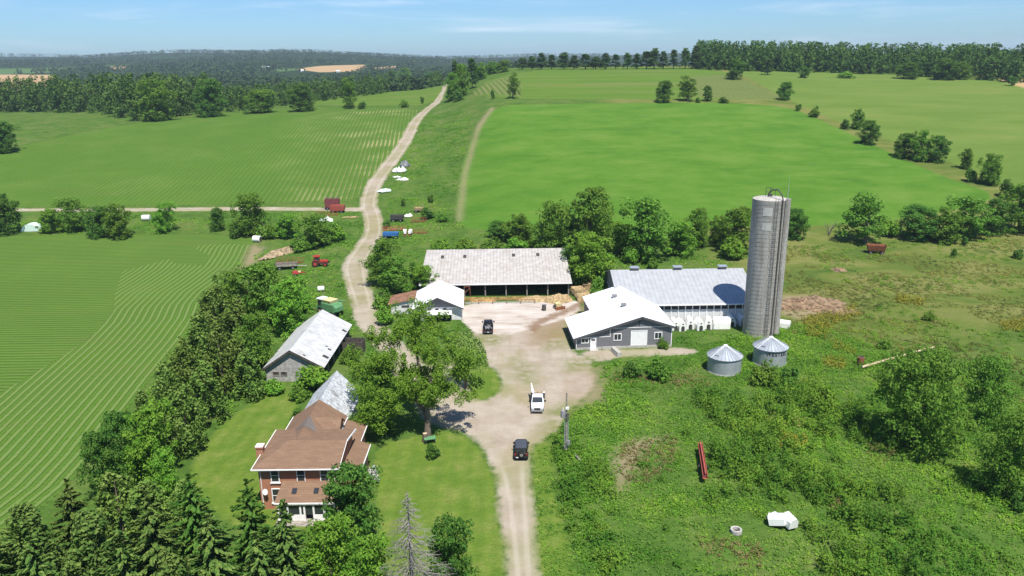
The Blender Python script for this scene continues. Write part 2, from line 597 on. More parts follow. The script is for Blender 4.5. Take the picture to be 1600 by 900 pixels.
REG["bean_field"] = [
    outline([(-500, 372), (-200, 368), (0, 368), (200, 366), (330, 366)] + _low_edge + [(-300, 1000), (-900, 700)]),
    outline([(-420, 322), (0, 322), (300, 320), (400, 318), (555, 311), (570, 296), (596, 262), (630, 216), (645, 190), (655, 172), (600, 168), (500, 168), (400, 174), (330, 180), (190, 196), (60, 222), (0, 238), (-420, 258)]),
]
REG["headland"] = [outline([(300, 386), (330, 381), (393, 382), (388, 397), (378, 415), (352, 438), (330, 455), (315, 474), (308, 495), (285, 530), (235, 592), (190, 652), (150, 708), (105, 760), (50, 806), (0, 843), (-90, 905), (-300, 1000),
                             (-260, 790), (0, 615), (100, 555), (150, 520), (177, 488), (178, 460), (190, 424), (264, 404), (275, 412), (318, 414), (330, 402)])]
REG["grain_field"] = [smooth_poly(outline([(712, 356), (715, 300), (727, 240), (745, 200), (768, 169), (830, 163), (1000, 161), (1150, 161), (1232, 167), (1300, 196), (1400, 243), (1480, 278), (1562, 306), (1510, 325), (1400, 345), (1300, 352), (1100, 356), (900, 358), (780, 360)]), 1)]
REG["hay_field"] = [
    outline([(738, 150), (760, 128), (800, 116), (860, 108), (960, 105), (1080, 106), (1130, 112), (1150, 122), (1190, 140), (1215, 155), (1100, 156), (900, 155), (800, 154)]),
    outline([(372, 166), (500, 151), (600, 141), (692, 127), (690, 145), (684, 156), (664, 163), (560, 166), (470, 164)]),
]
REG["stubble"] = [outline([(735, 150), (752, 134), (800, 118), (812, 128), (815, 152)]), outline([(1070, 120), (1140, 116), (1195, 138), (1222, 154), (1140, 156), (1090, 150)])]
REG["pasture"] = [outline([(1150, 112), (1300, 108), (1400, 112), (1500, 118), (1600, 124), (1800, 140), (1900, 350), (1640, 312), (1590, 300), (1520, 266), (1440, 236), (1370, 212), (1300, 186), (1240, 160), (1210, 146)])]
REG["wheat_field"] = [outline([(1530, 118), (1640, 112), (1720, 140), (1605, 138)]),
                      outline([(462, 108), (500, 103), (570, 101), (573, 107), (560, 112), (500, 113)]),
                      outline([(0, 122), (-60, 116), (85, 117), (84, 132), (40, 141), (-60, 146)]),
                      outline([(585, 106), (620, 103), (621, 107), (590, 109)]),
                      outline([(172, 104), (196, 103), (200, 106), (175, 108)])]
REG["far_meadow"] = [outline([(150, 123), (184, 117), (260, 118), (230, 124)]), outline([(-60, 108), (100, 106), (120, 112), (0, 116)]), outline([(430, 108), (462, 106), (465, 110), (436, 112)]), outline([(-60, 140), (150, 133), (160, 150), (-60, 156)])]
REG["bare_soil"] = [outline([(836, 508), (885, 492), (930, 470), (905, 492), (885, 530), (826, 545), (808, 530)]), outline([(890, 585), (935, 575), (940, 610), (905, 630), (882, 612)]), outline([(392, 383), (412, 386), (405, 408), (378, 420), (384, 402)]), outline([(1222, 462), (1270, 462), (1340, 480), (1300, 496), (1250, 500), (1220, 490)]),
                    outline([(955, 720), (985, 690), (1035, 682), (1010, 705), (985, 745), (968, 770)]), outline([(922, 605), (945, 602), (938, 625), (905, 632)]), outline([(714, 345), (723, 275), (746, 195), (768, 168), (773, 168), (749, 203), (728, 275), (720, 345)])]
REG["worn_grass"] = [outline([(878, 562), (935, 553), (932, 574), (884, 584)]), outline([(846, 640), (892, 626), (884, 680), (852, 692)]), outline([(798, 558), (842, 572), (832, 604), (800, 592)]), outline([(742, 512), (796, 526), (776, 545), (744, 535)]), outline([(838, 515), (884, 505), (886, 540), (850, 548)])]
REG["manure"] = [outline([(838, 500), (872, 487), (925, 462), (905, 480), (880, 492), (848, 506), (836, 520), (822, 512)])]
REG["shade_bed"] = [outline([(600, 640), (668, 640), (672, 684), (640, 690), (605, 700)])]

EDGE = outline(_low_edge)
GROW = {}


def reg_sdf(name, X, Y, cap=60.0):
    out = np.full(X.shape, cap)
    for P in REG[name]:
        out = np.minimum(out, sdf(X, Y, P, cap))
    return out


def vnoise(X, Y, s, seed=0):
    """cheap value noise in 0..1"""
    x, y = X / s + 13.7 * seed, Y / s + 7.1 * seed
    xi, yi = np.floor(x), np.floor(y)
    fx, fy = x - xi, y - yi
    fx, fy = fx * fx * (3 - 2 * fx), fy * fy * (3 - 2 * fy)

    def h(a, b):
        q = np.sin(a * 127.1 + b * 311.7 + seed * 74.7) * 43758.5453
        return q - np.floor(q)
    return (h(xi, yi) * (1 - fx) + h(xi + 1, yi) * fx) * (1 - fy) + (h(xi, yi + 1) * (1 - fx) + h(xi + 1, yi + 1) * fx) * fy


def ground_z(X, Y):
    return terrain(X, Y)


rr = [3.0, 10.0, 20.0, 30.0, 40.0, 48.0, 55.0]
r_ = 60.0
while r_ < 9000:
    rr.append(r_)
    r_ *= 1.0062 if r_ < 700 else 1.012
rr = np.array(rr)
az = np.concatenate([np.arange(-180, -48, 3.0), np.arange(-48, -36, 0.5), np.arange(-36, 36, 0.13), np.arange(36, 48, 0.5), np.arange(48, 180, 3.0)])
AZ, RR = np.meshgrid(np.radians(az), rr)
GX, GY = (np.sin(AZ) * RR).ravel(), (np.cos(AZ) * RR).ravel()
GZ = terrain(GX, GY)
S_ = {k: reg_sdf(k, GX, GY) for k in REG}
tame = np.minimum.reduce([S_["driveway"], S_["lawn"], S_["bean_field"], S_["concrete_pad"]])
bld = np.full(GX.shape, 60.0)
rough = np.clip(tame / 3.0, 0, 1) * np.clip((GY - 40) / 20, 0, 1) * np.clip((900 - GY) / 300, 0, 1)
GZ = GZ + rough * (0.22 * (vnoise(GX, GY, 5.0, 1) - 0.5) + 0.12 * (vnoise(GX, GY, 1.7, 2) - 0.5))
nr, na = AZ.shape
ii = np.arange(nr * na).reshape(nr, na)
q = np.stack([ii[:-1, :], ii[1:, :], np.roll(ii, -1, 1)[1:, :], np.roll(ii, -1, 1)[:-1, :]], -1).reshape(-1, 4)
q = q[:, ::-1]
fc = {k: S_[k][q].mean(1) for k in S_}
fY = GY[q].mean(1)
fcode = np.zeros(len(q), int)
GNAMES = ["ground", "hills", "pasture", "hay_field", "grain_field", "bean_field", "bean_field", "lawn", "driveway", "concrete_pad", "wheat_field"]
fcode[fY > 700] = 1
b1 = sdf(GX, GY, REG["bean_field"][0])[q].mean(1)
b2 = sdf(GX, GY, REG["bean_field"][1])[q].mean(1)
for code, k in ((2, fc["pasture"]), (3, fc["hay_field"]), (4, fc["grain_field"]), (5, b1), (6, b2), (7, fc["lawn"]), (10, fc["wheat_field"]), (8, fc["driveway"]), (9, fc["concrete_pad"])):
    fcode[k < 0] = code
edge_d = seg_dist(GX, GY, EDGE, closed=False)

# --- ground material
gm = bpy.data.materials.new("ground_cover")
gm.use_nodes = True
g = NT(gm.node_tree)
geo = g.n("ShaderNodeNewGeometry").outputs["Position"]
sep = g.n("ShaderNodeSeparateXYZ")
g.put(sep.inputs[0], geo)
PX, PY = sep.outputs[0], sep.outputs[1]
n_big = g.noise(geo, 0.018, 3.0)
n_mid = g.noise(geo, 0.11, 5.0, 0.62)
n_sm = g.noise(geo, 0.7, 5.0, 0.65)
n_fine = g.noise(geo, 3.2, 3.0, 0.6)


def mask(name, amp=1.5, soft=0.35, nz=None):
    """wobbly edged mask from the distance to a surveyed outline"""
    wob = g.math("MULTIPLY", g.math("SUBTRACT", nz if nz is not None else n_sm, 0.5), amp)
    return g.step(g.math("ADD", g.attr("sd_" + name), wob), soft, -soft)


def stripes(coord, per, duty_lo=-0.3, duty_hi=0.5):
    wv = g.math("SINE", g.math("MULTIPLY", coord, 2 * math.pi / per))
    return g.step(wv, duty_lo, duty_hi)


# rough grass and weeds
c_rough = g.ramp(n_mid, [(0.25, (0.045, 0.093, 0.015)), (0.45, (0.068, 0.133, 0.021)), (0.58, (0.098, 0.151, 0.030)), (0.74, (0.140, 0.144, 0.052))])
c_rough = g.mix(g.step(n_sm, 0.35, 0.75, 0.0, 0.55), c_rough, (0.026, 0.061, 0.012))
c_rough = g.mix(g.step(n_fine, 0.5, 0.75, 0.0, 0.35), c_rough, (0.128, 0.151, 0.041))
# open meadow to the right, drier
n_dry = g.noise(g.mapped(geo, (0.035, 0.075, 0.05)), 1.0, 4.0, 0.65, 0.6)
mead = g.math("MULTIPLY", g.step(PX, 42, 60), g.step(PY, 112, 150))
c_dry = g.ramp(n_dry, [(0.30, (0.050, 0.095, 0.018)), (0.46, (0.105, 0.135, 0.028)), (0.60, (0.165, 0.165, 0.052)), (0.75, (0.13, 0.145, 0.028))])
c_rough = g.mix(g.math("MULTIPLY", mead, 0.9), c_rough, c_dry)
# far land: wooded hills
far = g.step(PY, 640, 760)
n_for = g.noise(geo, 0.035, 5.0, 0.7)
n_for2 = g.noise(geo, 0.0035, 3.0, 0.5)
c_for = g.ramp(n_for, [(0.3, (0.011, 0.023, 0.009)), (0.55, (0.024, 0.045, 0.015)), (0.75, (0.045, 0.072, 0.022))])
c_for = g.mix(g.step(n_for2, 0.62, 0.66, 0.0, 0.7), c_for, (0.064, 0.108, 0.030))
col = g.mix(far, c_rough, c_for)
# pasture / hay fields
n_past = g.noise(g.mapped(geo, (0.02, 0.06, 0.05)), 1.0, 4.0, 0.6)
c_past = g.ramp(n_past, [(0.3, (0.092, 0.152, 0.026)), (0.55, (0.116, 0.174, 0.033)), (0.75, (0.148, 0.184, 0.046))])
c_past = g.mix(g.step(n_fine, 0.4, 0.7, 0.0, 0.25), c_past, (0.053, 0.108, 0.015))
col = g.mix(mask("pasture", 5.0, 1.5, n_mid), col, c_past)
n_hay = g.noise(g.mapped(geo, (0.008, 0.12, 0.05)), 1.0, 4.0, 0.6)
c_hay = g.ramp(n_hay, [(0.3, (0.064, 0.133, 0.016)), (0.5, (0.087, 0.154, 0.022)), (0.68, (0.132, 0.154, 0.044))])
col = g.mix(mask("hay_field", 4.0, 1.0, n_mid), col, c_hay)
st = stripes(g.math("ADD", PX, g.math("MULTIPLY", PY, 0.10)), 3.1)
c_stub = g.mix(st, (0.151, 0.158, 0.063), (0.075, 0.122, 0.022))
col = g.mix(g.math("MULTIPLY", mask("stubble", 5.0, 3.0, n_mid), 0.8), col, c_stub)
# bright young grain
n_gr = g.noise(g.mapped(geo, (0.045, 0.075, 0.05)), 1.0, 8.0, 0.72)
c_gr = g.ramp(n_gr, [(0.32, (0.048, 0.130, 0.013)), (0.5, (0.074, 0.162, 0.018)), (0.68, (0.108, 0.186, 0.030))])
tr = g.noise(g.mapped(geo, (0.03, 0.42, 0.1)), 1.0, 4.0, 0.65, 0.8)
c_gr = g.mix(g.step(tr, 0.54, 0.70, 0.0, 0.32), c_gr, (0.135, 0.200, 0.042))
c_gr = g.mix(g.step(n_fine, 0.45, 0.75, 0.0, 0.22), c_gr, (0.045, 0.115, 0.010))
m_gr = mask("grain_field", 2.5, 0.5)
col = g.mix(m_gr, col, c_gr)
# beans in rows
wob = g.math("MULTIPLY", g.math("SUBTRACT", n_sm, 0.5), 0.22)
headm = g.step(g.attr("sd_headland"), 0.25, -0.25)
upm = g.step(PY, 226, 232)
n_row = g.noise(geo, 0.05, 4.0, 0.6)
s_edge = stripes(g.math("ADD", g.attr("edge_d"), wob), 1.36, -0.55, 0.65)
s_flat = stripes(g.math("ADD", PY, wob), 1.30, -0.75, 0.25)
s_up = stripes(g.math("ADD", g.math("ADD", PX, g.math("MULTIPLY", PY, 0.105)), wob), 1.9, -0.6, 0.5)
s_low = g.mix(headm, s_flat, s_edge)
s_row = g.mix(upm, s_low, s_up)
c_leaf = g.ramp(n_row, [(0.3, (0.060, 0.134, 0.015)), (0.6, (0.080, 0.160, 0.019)), (0.8, (0.102, 0.176, 0.026))])
c_leaf = g.mix(g.step(n_fine, 0.45, 0.75, 0.0, 0.4), c_leaf, (0.034, 0.086, 0.010))
c_gap_l = g.mix(headm, (0.104, 0.170, 0.036), (0.124, 0.190, 0.046))
bandu = g.noise(g.mapped(geo, (0.012, 0.035, 0.05)), 1.0, 3.0, 0.6)
c_gap_u = g.mix(g.step(n_row, 0.42, 0.66), (0.106, 0.154, 0.037), (0.27, 0.26, 0.115))
edge_u = g.math("MULTIPLY", g.step(g.math("ADD", PX, g.math("MULTIPLY", PY, 0.19)), -45, 0, 0.12, 0.85), g.step(bandu, 0.40, 0.60, 0.35, 1.0))
c_gap_u = g.mix(edge_u, (0.078, 0.152, 0.022), c_gap_u)
c_gap = g.mix(upm, c_gap_l, c_gap_u)
row_fade = g.step(n_row, 0.25, 0.6, 0.75, 1.0)
c_bean = g.mix(g.math("MULTIPLY", s_row, row_fade), c_gap, c_leaf)
bandn = g.noise(g.mapped(geo, (0.02, 0.10, 0.05)), 1.0, 4.0, 0.6)
c_bean = g.mix(g.step(bandn, 0.56, 0.74, 0.0, 0.35), c_bean, (0.128, 0.144, 0.044))
m_bean = mask("bean_field", 1.8, 0.3)
col = g.mix(m_bean, col, c_bean)
# wheat, tan, and far green meadows
n_wh = g.noise(geo, 0.02, 3.0)
col = g.mix(mask("far_meadow", 30.0, 6.0, n_for), col, (0.075, 0.136, 0.037))
col = g.mix(mask("wheat_field", 12.0, 3.0, n_for), col, g.mix(n_wh, (0.34, 0.22, 0.11), (0.42, 0.29, 0.15)))
# mown lawn
n_lw = g.noise(geo, 0.30, 7.0, 0.7)
c_lawn = g.ramp(n_lw, [(0.3, (0.075, 0.140, 0.016)), (0.5, (0.112, 0.172, 0.024)), (0.72, (0.185, 0.205, 0.052))])
mow = stripes(g.math("ADD", PX, g.math("MULTIPLY", n_lw, 1.2)), 1.9, -0.6, 0.6)
c_lawn = g.mix(g.math("MULTIPLY", mow, 0.16), c_lawn, (0.045, 0.100, 0.011))
c_lawn = g.mix(g.step(n_fine, 0.42, 0.72, 0.0, 0.3), c_lawn, (0.045, 0.093, 0.012))
col = g.mix(mask("lawn", 2.0, 0.5), col, c_lawn)
# bare soil, shade bed
c_soil = g.ramp(n_sm, [(0.3, (0.21, 0.150, 0.095)), (0.7, (0.36, 0.275, 0.185))])
col = g.mix(g.math("MULTIPLY", mask("bare_soil", 6.0, 2.0), 0.7), col, c_soil)
# gravel
n_gv = g.noise(geo, 0.25, 6.0, 0.68)
c_grv = g.ramp(n_gv, [(0.28, (0.245, 0.200, 0.148)), (0.5, (0.325, 0.278, 0.218)), (0.72, (0.385, 0.342, 0.280))])
c_grv = g.mix(g.step(n_fine, 0.35, 0.7, 0.0, 0.4), c_grv, (0.30, 0.25, 0.20))
drift = g.noise(geo, 0.085, 4.0, 0.6, 0.3)
c_grv = g.mix(g.step(drift, 0.50, 0.66, 0.0, 0.62), c_grv, (0.215, 0.195, 0.085))
trk = g.noise(g.mapped(geo, (1.1, 0.05, 0.1)), 1.0, 3.0, 0.6, 0.3)
c_grv = g.mix(g.step(trk, 0.53, 0.66, 0.0, 0.45), c_grv, (0.27, 0.22, 0.155))
sd_d = g.attr("sd_driveway")
verge = g.math("MULTIPLY", g.step(sd_d, -3.2, 0.2), g.step(n_mid, 0.38, 0.62))
c_grv = g.mix(g.math("MULTIPLY", verge, 0.6), c_grv, (0.16, 0.18, 0.055))
midstrip = g.math("MULTIPLY", g.step(sd_d, -1.35, -1.95), g.math("MAXIMUM", g.step(PY, 92, 84), g.step(PY, 150, 162)))
c_grv = g.mix(g.math("MULTIPLY", midstrip, g.step(n_mid, 0.35, 0.65, 0.10, 0.55)), c_grv, (0.20, 0.185, 0.085))
rut = g.math("MULTIPLY", g.step(g.math("ABSOLUTE", g.math("ADD", sd_d, 1.15)), 0.42, 0.10), g.math("MULTIPLY", g.math("MAXIMUM", g.step(PY, 92, 84), g.step(PY, 150, 162)), 0.30))
c_grv = g.mix(rut, c_grv, (0.44, 0.39, 0.32))
m_drv = mask("driveway", 3.6, 0.6, g.math("ADD", g.math("MULTIPLY", n_sm, 0.55), g.math("MULTIPLY", n_mid, 0.45)))
hsv = g.n("ShaderNodeHueSaturation")
hsv.inputs["Saturation"].default_value = 0.98
g.put(hsv.inputs["Color"], col)
col = hsv.outputs[0]
col = g.mix(m_drv, col, c_grv)
wg_n = g.step(g.math("ADD", g.math("MULTIPLY", n_sm, 0.6), g.math("MULTIPLY", n_mid, 0.5)), 0.44, 0.64, 0.1, 0.85)
col = g.mix(g.math("MULTIPLY", mask("worn_grass", 5.0, 2.0), wg_n), col, (0.135, 0.150, 0.042))
col = g.mix(g.math("MULTIPLY", g.math("MULTIPLY", mask("bare_soil", 6.0, 2.5), m_drv), g.step(n_mid, 0.35, 0.6, 0.15, 0.75)), col, (0.235, 0.165, 0.105))
# concrete yard with manure trails
n_cc = g.noise(g.mapped(geo, (0.12, 0.35, 0.2)), 1.0, 6.0, 0.7)
c_con = g.ramp(n_cc, [(0.3, (0.27, 0.205, 0.15)), (0.47, (0.41, 0.36, 0.31)), (0.7, (0.52, 0.475, 0.43))])
col = g.mix(mask("concrete_pad", 2.5, 0.5), col, c_con)
col = g.mix(g.math("MULTIPLY", mask("manure", 3.0, 0.8), 0.8), col, (0.17, 0.105, 0.06))
gp = g.n("ShaderNodeBsdfPrincipled")
g.put(gp.inputs["Base Color"], col)
gp.inputs["Roughness"].default_value = 1.0
gp.inputs["Specular IOR Level"].default_value = 0.0
hgt = g.math("ADD", g.math("MULTIPLY", n_fine, 0.35), n_sm)
hgt = g.math("ADD", hgt, g.math("MULTIPLY", g.math("MULTIPLY", s_row, m_bean), 1.2))
hard = g.math("MAXIMUM", m_drv, mask("concrete_pad", 2.5, 0.5))
bmp = g.n("ShaderNodeBump")
g.put(bmp.inputs["Height"], hgt)
bmp.inputs["Distance"].default_value = 0.45
g.put(bmp.inputs["Strength"], g.math("SUBTRACT", 0.75, g.math("MULTIPLY", hard, 0.62)))
g.put(gp.inputs["Normal"], bmp.outputs[0])
go_ = g.n("ShaderNodeOutputMaterial")
g.nt.links.new(gp.outputs[0], go_.inputs[0])

GV = np.stack([GX, GY, GZ], 1)
for code, nm in enumerate(GNAMES):
    fq = q[fcode == code]
    if not len(fq):
        continue
    used, inv = np.unique(fq, return_inverse=True)
    me = np_mesh(nm, GV[used], inv.reshape(-1, 4), gm, smooth=True)
    for k in REG:
        if k == "shade_bed":
            continue
        a = me.attributes.new("sd_" + k, "FLOAT", "POINT")
        a.data.foreach_set("value", S_[k][used].astype(np.float32))
    a = me.attributes.new("edge_d", "FLOAT", "POINT")
    a.data.foreach_set("value", edge_d[used].astype(np.float32))
    o = bpy.data.objects.new(nm, me)
    COL.objects.link(o)
    o["kind"] = "structure"


# ------------------------------------------------------------------ buildings
def frame_at(M_, o, rx, up=Vector((0, 0, 1))):
    """matrix whose x runs along a wall, y points into it, z up, at o"""
    rx = Vector(rx).normalized()
    y = up.cross(rx).normalized()
    m = Matrix((rx, y, up)).transposed().to_4x4()
    m.translation = Vector(o)
    return m


def window(parent, o, rx, w, h, frame, pane, name="window", bars=(1, 1), fw=0.10, sill=True):
    T = frame_at(None, o, rx)
    b = MB(T)
    for x0, x1, z0, z1 in ((-w / 2, -w / 2 + fw, 0, h), (w / 2 - fw, w / 2, 0, h), (-w / 2 + fw, w / 2 - fw, 0, fw), (-w / 2 + fw, w / 2 - fw, h - fw, h)):
        b.box(x0, x1, -0.07, 0.03, z0, z1)
    for k in range(1, bars[0]):
        x = -w / 2 + w * k / bars[0]
        b.box(x - fw * 0.3, x + fw * 0.3, -0.06, 0.02, fw, h - fw)
    for k in range(1, bars[1]):
        z = h * k / bars[1]
        b.box(-w / 2 + fw, w / 2 - fw, -0.055, 0.02, z - fw * 0.3, z + fw * 0.3)
    if sill:
        b.box(-w / 2 - 0.1, w / 2 + 0.1, -0.14, 0.0, -0.12, -0.003)
    fr = b.build(name, frame, parent)
    p = MB(T)
    p.box(-w / 2 + fw, w / 2 - fw, -0.025, -0.012, fw, h - fw)
    p.build("pane", pane, fr)
    return fr


def gutter(b, p0, p1, r=0.06, m=0):
    b.tube([p0, p1], r, 6, m)


# ---- brick farmhouse (origin: front left wall corner)
HX, HY = -29.5, 78.9
house = thing("farmhouse", (HX, HY, 0), 0, "two storey red brick farmhouse with brown shingle roof and sunporch", "house")
b = MB()
b.prism([(0, 0), (9.1, 0), (9.1, 5.55), (0, 5.55)], 0, 8.8)
b.build("wall", M["brick"], house)
b = MB()          # main low hip roof: hip at the left end, gable at the right
eL, eR, eF, eB, eZ, rZ = -0.5, 9.5, -0.62, 9.25, 5.58, 6.62
r0, r1 = (2.6, 4.35, rZ), (9.5, 4.35, rZ)
b.slab([(eL, eF, eZ), (eR, eF, eZ), r1, r0], 0.14)
b.slab([(eR, eB, eZ), (eL, eB, eZ), r0, r1], 0.14)
b.slab([(eL, eB, eZ), (eL, eF, eZ), r0, (2.598, 4.352, rZ)], 0.14)
roof = b.build("roof", M["shingle"], house)
b = MB()
b.box(eL - 0.09, eR + 0.02, eF - 0.10, eF - 0.004, eZ - 0.15, eZ - 0.02)
b.box(eL - 0.09, eL - 0.004, eF, eB, eZ - 0.17, eZ)
b.slab([(eR + 0.004, eF, eZ + 0.03), (eR + 0.06, eF, eZ + 0.0), (eR + 0.06, 4.35, rZ + 0.0), (eR + 0.004, 4.35, rZ + 0.0)], 0.14)
b.slab([(eR + 0.1, eB, eZ + 0.03), (eR + 0.004, eB, eZ + 0.03), (eR + 0.004, 4.354, rZ + 0.03), (eR + 0.1, 4.354, rZ + 0.03)], 0.2)
b.build("eaves_trim", M["white_trim"], roof)
b = MB()
b.prism([(0.05, 5.4), (8.65, 5.4), (4.35, 6.42)], 9.0, 9.08, axis="x")
b.build("gable", M["brick_side"], house)
for x in (1.9, 4.9, 7.6):
    window(house, (x, -0.02, 3.55), (1, 0, 0), 1.0, 1.75, M["white_trim"], M["glass"], bars=(1, 2))
window(house, (1.85, -0.02, 0.9), (1, 0, 0), 1.05, 1.85, M["white_trim"], M["glass"], bars=(1, 2))
b = MB()
b.tube([(0.25, -0.1, 5.4), (0.25, -0.1, 0.2)], 0.05, 6)
b.build("downspout", M["white_trim"], house)
b = MB()
b.tube([(8.75, -0.1, 5.4), (8.75, -0.1, 3.4)], 0.05, 6)
b.build("downspout", M["white_trim"], house)
b = MB()
b.box(-1.05, -0.25, 2.9, 3.7, 0, 6.35)
b.box(-1.13, -0.17, 2.82, 3.78, 6.35, 6.5)
ch = b.build("chimney", M["brick"], house)
b = MB()
b.box(-1.1, -0.2, 2.85, 3.75, 6.5, 6.6)
b.build("chimney_cap", M["white_trim"], ch)
b = MB()
b.lathe([(0.02, 0), (0.18, 0.03), (0.34, 0.11), (0.36, 0.12), (0.34, 0.125), (0.02, 0.03)], 16)
d = b.build("satellite_dish", M["white_paint"], house, True, (0.75, -0.35, 2.5))
d.rotation_euler = (R_(70), 0, R_(-20))
b = MB()
b.tube([(0.75, -0.02, 2.3), (0.75, -0.3, 2.3), (0.75, -0.38, 2.48)], 0.025, 6)
b.build("dish_arm", M["grey_steel"], house)
# sunporch
b = MB()
b.slab([(2.35, -2.65, 2.45), (9.2, -2.65, 2.45), (9.2, -0.012, 3.72), (2.75, -0.012, 3.72)], 0.12)
pr = b.build("porch_roof", M["shingle"], house)
b = MB()
b.box(2.35, 9.2, -2.74, -2.655, 2.28, 2.44)
for x in (4.1, 6.6):
    z0, z1 = 2.45 + (1.0) * 0.482, 2.45 + 1.65 * 0.482
    b.slab([(x, -1.65, z0 + 0.1), (x + 0.55, -1.65, z0 + 0.1), (x + 0.55, -1.0, z1 + 0.1), (x, -1.0, z1 + 0.1)], 0.09, 1)
b.build("roof_light", [M["white_trim"], M["glass"]], pr)
b = MB()
for x in (2.7, 3.75, 5.2, 5.65, 6.7, 7.9, 9.0):
    b.box(x - 0.1, x + 0.1, -2.5, -2.32, 0.02, 2.3)
b.box(2.6, 5.6, -2.47, -2.36, 0.02, 0.75)
b.box(6.7, 9.1, -2.47, -2.36, 0.02, 0.75)
b.box(2.6, 9.1, -2.46, -2.37, 2.02, 2.28)
for x in np.arange(5.0, 6.8, 0.16):
    b.box(x, x + 0.08, -2.60, -2.52, 2.05, 2.27)
b.box(2.6, 2.75, -2.3, -0.05, 0.02, 2.4)
b.build("porch_frame", M["white_trim"], house)
b = MB()
b.box(2.8, 9.0, -2.40, -2.385, 0.76, 2.0)
b.build("porch_screen", M["glass"], house)
b = MB()
b.box(2.4, 9.4, -3.6, -0.1, -0.1, 0.0145)
b.build("porch_floor", M["post_wood"], house)
# rear wing with its cross gable
b = MB()
b.prism([(0.2, 0), (6.6, 0), (6.6, 4.2), (3.4, 6.35), (0.2, 4.2)], 8.9, 15.6)
b.build("rear_wall", M["brick"], house)
b = MB()
b.slab([(-0.25, 8.0, 4.1), (3.4, 4.6, 6.62), (3.4, 15.95, 6.62), (-0.25, 15.95, 4.1)], 0.13)
b.slab([(3.402, 4.6, 6.62), (7.05, 8.0, 4.1), (7.05, 15.95, 4.1), (3.402, 15.95, 6.62)], 0.13)
rw = b.build("rear_roof", M["shingle"], house)
b = MB()
b.box(7.06, 7.15, 9.3, 15.95, 3.98, 4.1)
b.build("eaves_trim", M["white_trim"], rw)
b = MB()
b.box(-0.36, -0.27, 9.3, 15.95, 3.98, 4.1)
b.build("eaves_trim", M["white_trim"], rw)
b = MB()
b.slab([(2.9, 9.3, 5.0), (7.4, 9.3, 5.0), (7.4, 11.2, 6.25), (3.9, 11.2, 6.25)], 0.12)
b.slab([(3.9, 11.204, 6.25), (7.4, 11.204, 6.25), (7.4, 12.9, 5.0), (5.4, 12.9, 5.0)], 0.12)
b.build("cross_gable_roof", M["shingle"], house)
b = MB()
b.prism([(9.5, 3.6), (12.8, 3.6), (12.8, 4.95), (11.2, 6.05), (9.5, 4.95)], 6.62, 7.1, axis="x")
b.build("cross_gable", M["dark_trim_and_shade"], house)  # gable wall coloured dark to stand for the shadow on it
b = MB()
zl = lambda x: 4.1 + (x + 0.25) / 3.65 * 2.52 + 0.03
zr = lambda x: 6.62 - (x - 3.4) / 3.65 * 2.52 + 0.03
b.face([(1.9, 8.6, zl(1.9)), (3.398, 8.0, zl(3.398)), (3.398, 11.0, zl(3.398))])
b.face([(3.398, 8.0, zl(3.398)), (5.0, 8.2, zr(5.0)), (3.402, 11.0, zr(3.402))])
b.build("roof_triangle", M["grey_shingle"], house)  # greyer triangles laid flush on both slopes of the rear roof
# one storey side wing
b = MB()
b.box(9.11, 10.8, 3.2, 9.3, 0, 3.05)
b.box(6.62, 9.4, 9.32, 15.0, 0, 3.0)
b.build("side_wall", M["brick"], house)
b = MB()
b.slab([(9.12, 2.8, 4.0), (11.15, 2.8, 3.2), (11.15, 9.6, 3.2), (9.12, 9.6, 4.0)], 0.13)
b.slab([(6.65, 9.602, 4.0), (9.75, 9.602, 3.2), (9.75, 15.3, 3.2), (6.65, 15.3, 4.0)], 0.13)
sr = b.build("side_roof", M["shingle"], house)
b = MB()
b.box(11.155, 11.24, 2.8, 9.6, 3.04, 3.2)
b.box(9.755, 9.84, 9.7, 15.3, 3.04, 3.2)
b.box(6.9, 9.75, 15.305, 15.38, 3.05, 3.25)
b.build("eaves_trim", M["white_trim"], sr)

# ---- silver roofed woodshed behind the house
ws = thing("woodshed", (-29.4, 94.75, 0), 0, "long narrow shed with patchy silver shingle roof behind brick house", "shed")
b = MB()
b.prism([(0, 0), (6.2, 0), (6.2, 2.9), (3.1, 5.9), (0, 2.9)], 0.0, 10.6)
b.build("wall", M["weathered_wood"], ws)
b = MB()
b.slab([(-0.4, -0.02, 2.65), (3.3, -0.02, 6.3), (3.3, 10.9, 6.3), (-0.4, 10.9, 2.65)], 0.1)
b.slab([(3.304, -0.02, 6.3), (6.7, -0.02, 2.7), (6.7, 10.9, 2.7), (3.304, 10.9, 6.3)], 0.1)
b.build("roof", M["silver_shingle"], ws)
b = MB()
b.box(6.2, 6.28, 3.0, 4.2, 0.02, 2.1)
b.build("door", M["dark_wood"], ws)

# ---- old grey drive shed on the left
ls = thing("drive_shed", (-40.3, 116.3, 0), R_(-1.0), "old grey board shed with pale metal roof and open right side", "shed")
b = MB()
b.prism([(0, 0), (4.3, 0), (4.3, 5.45), (0, 2.55)], 0.0, 20.4)
b.face([(4.3, 0.0, 0), (9.2, 0.0, 0), (9.2, 0.0, 2.75), (4.3, 0.0, 5.45)])
b.face([(9.2, 20.4, 0), (4.3, 20.4, 0), (4.3, 20.4, 5.45), (9.2, 20.4, 2.75)])
b.build("wall", M["weathered_wood"], ls)
b = MB()
b.slab([(-0.5, -0.45, 2.36), (4.35, -0.45, 5.66), (4.35, 20.8, 5.66), (-0.5, 20.8, 2.36)], 0.09)
b.slab([(4.354, -0.45, 5.66), (9.75, -0.45, 2.62), (9.75, 20.8, 2.62), (4.354, 20.8, 5.66)], 0.09)
lr = b.build("roof", M["silver_roof"], ls)
b = MB()
b.slab([(-0.55, -0.56, 2.40), (4.35, -0.56, 5.72), (4.35, -0.455, 5.72), (-0.55, -0.455, 2.40)], 0.32)
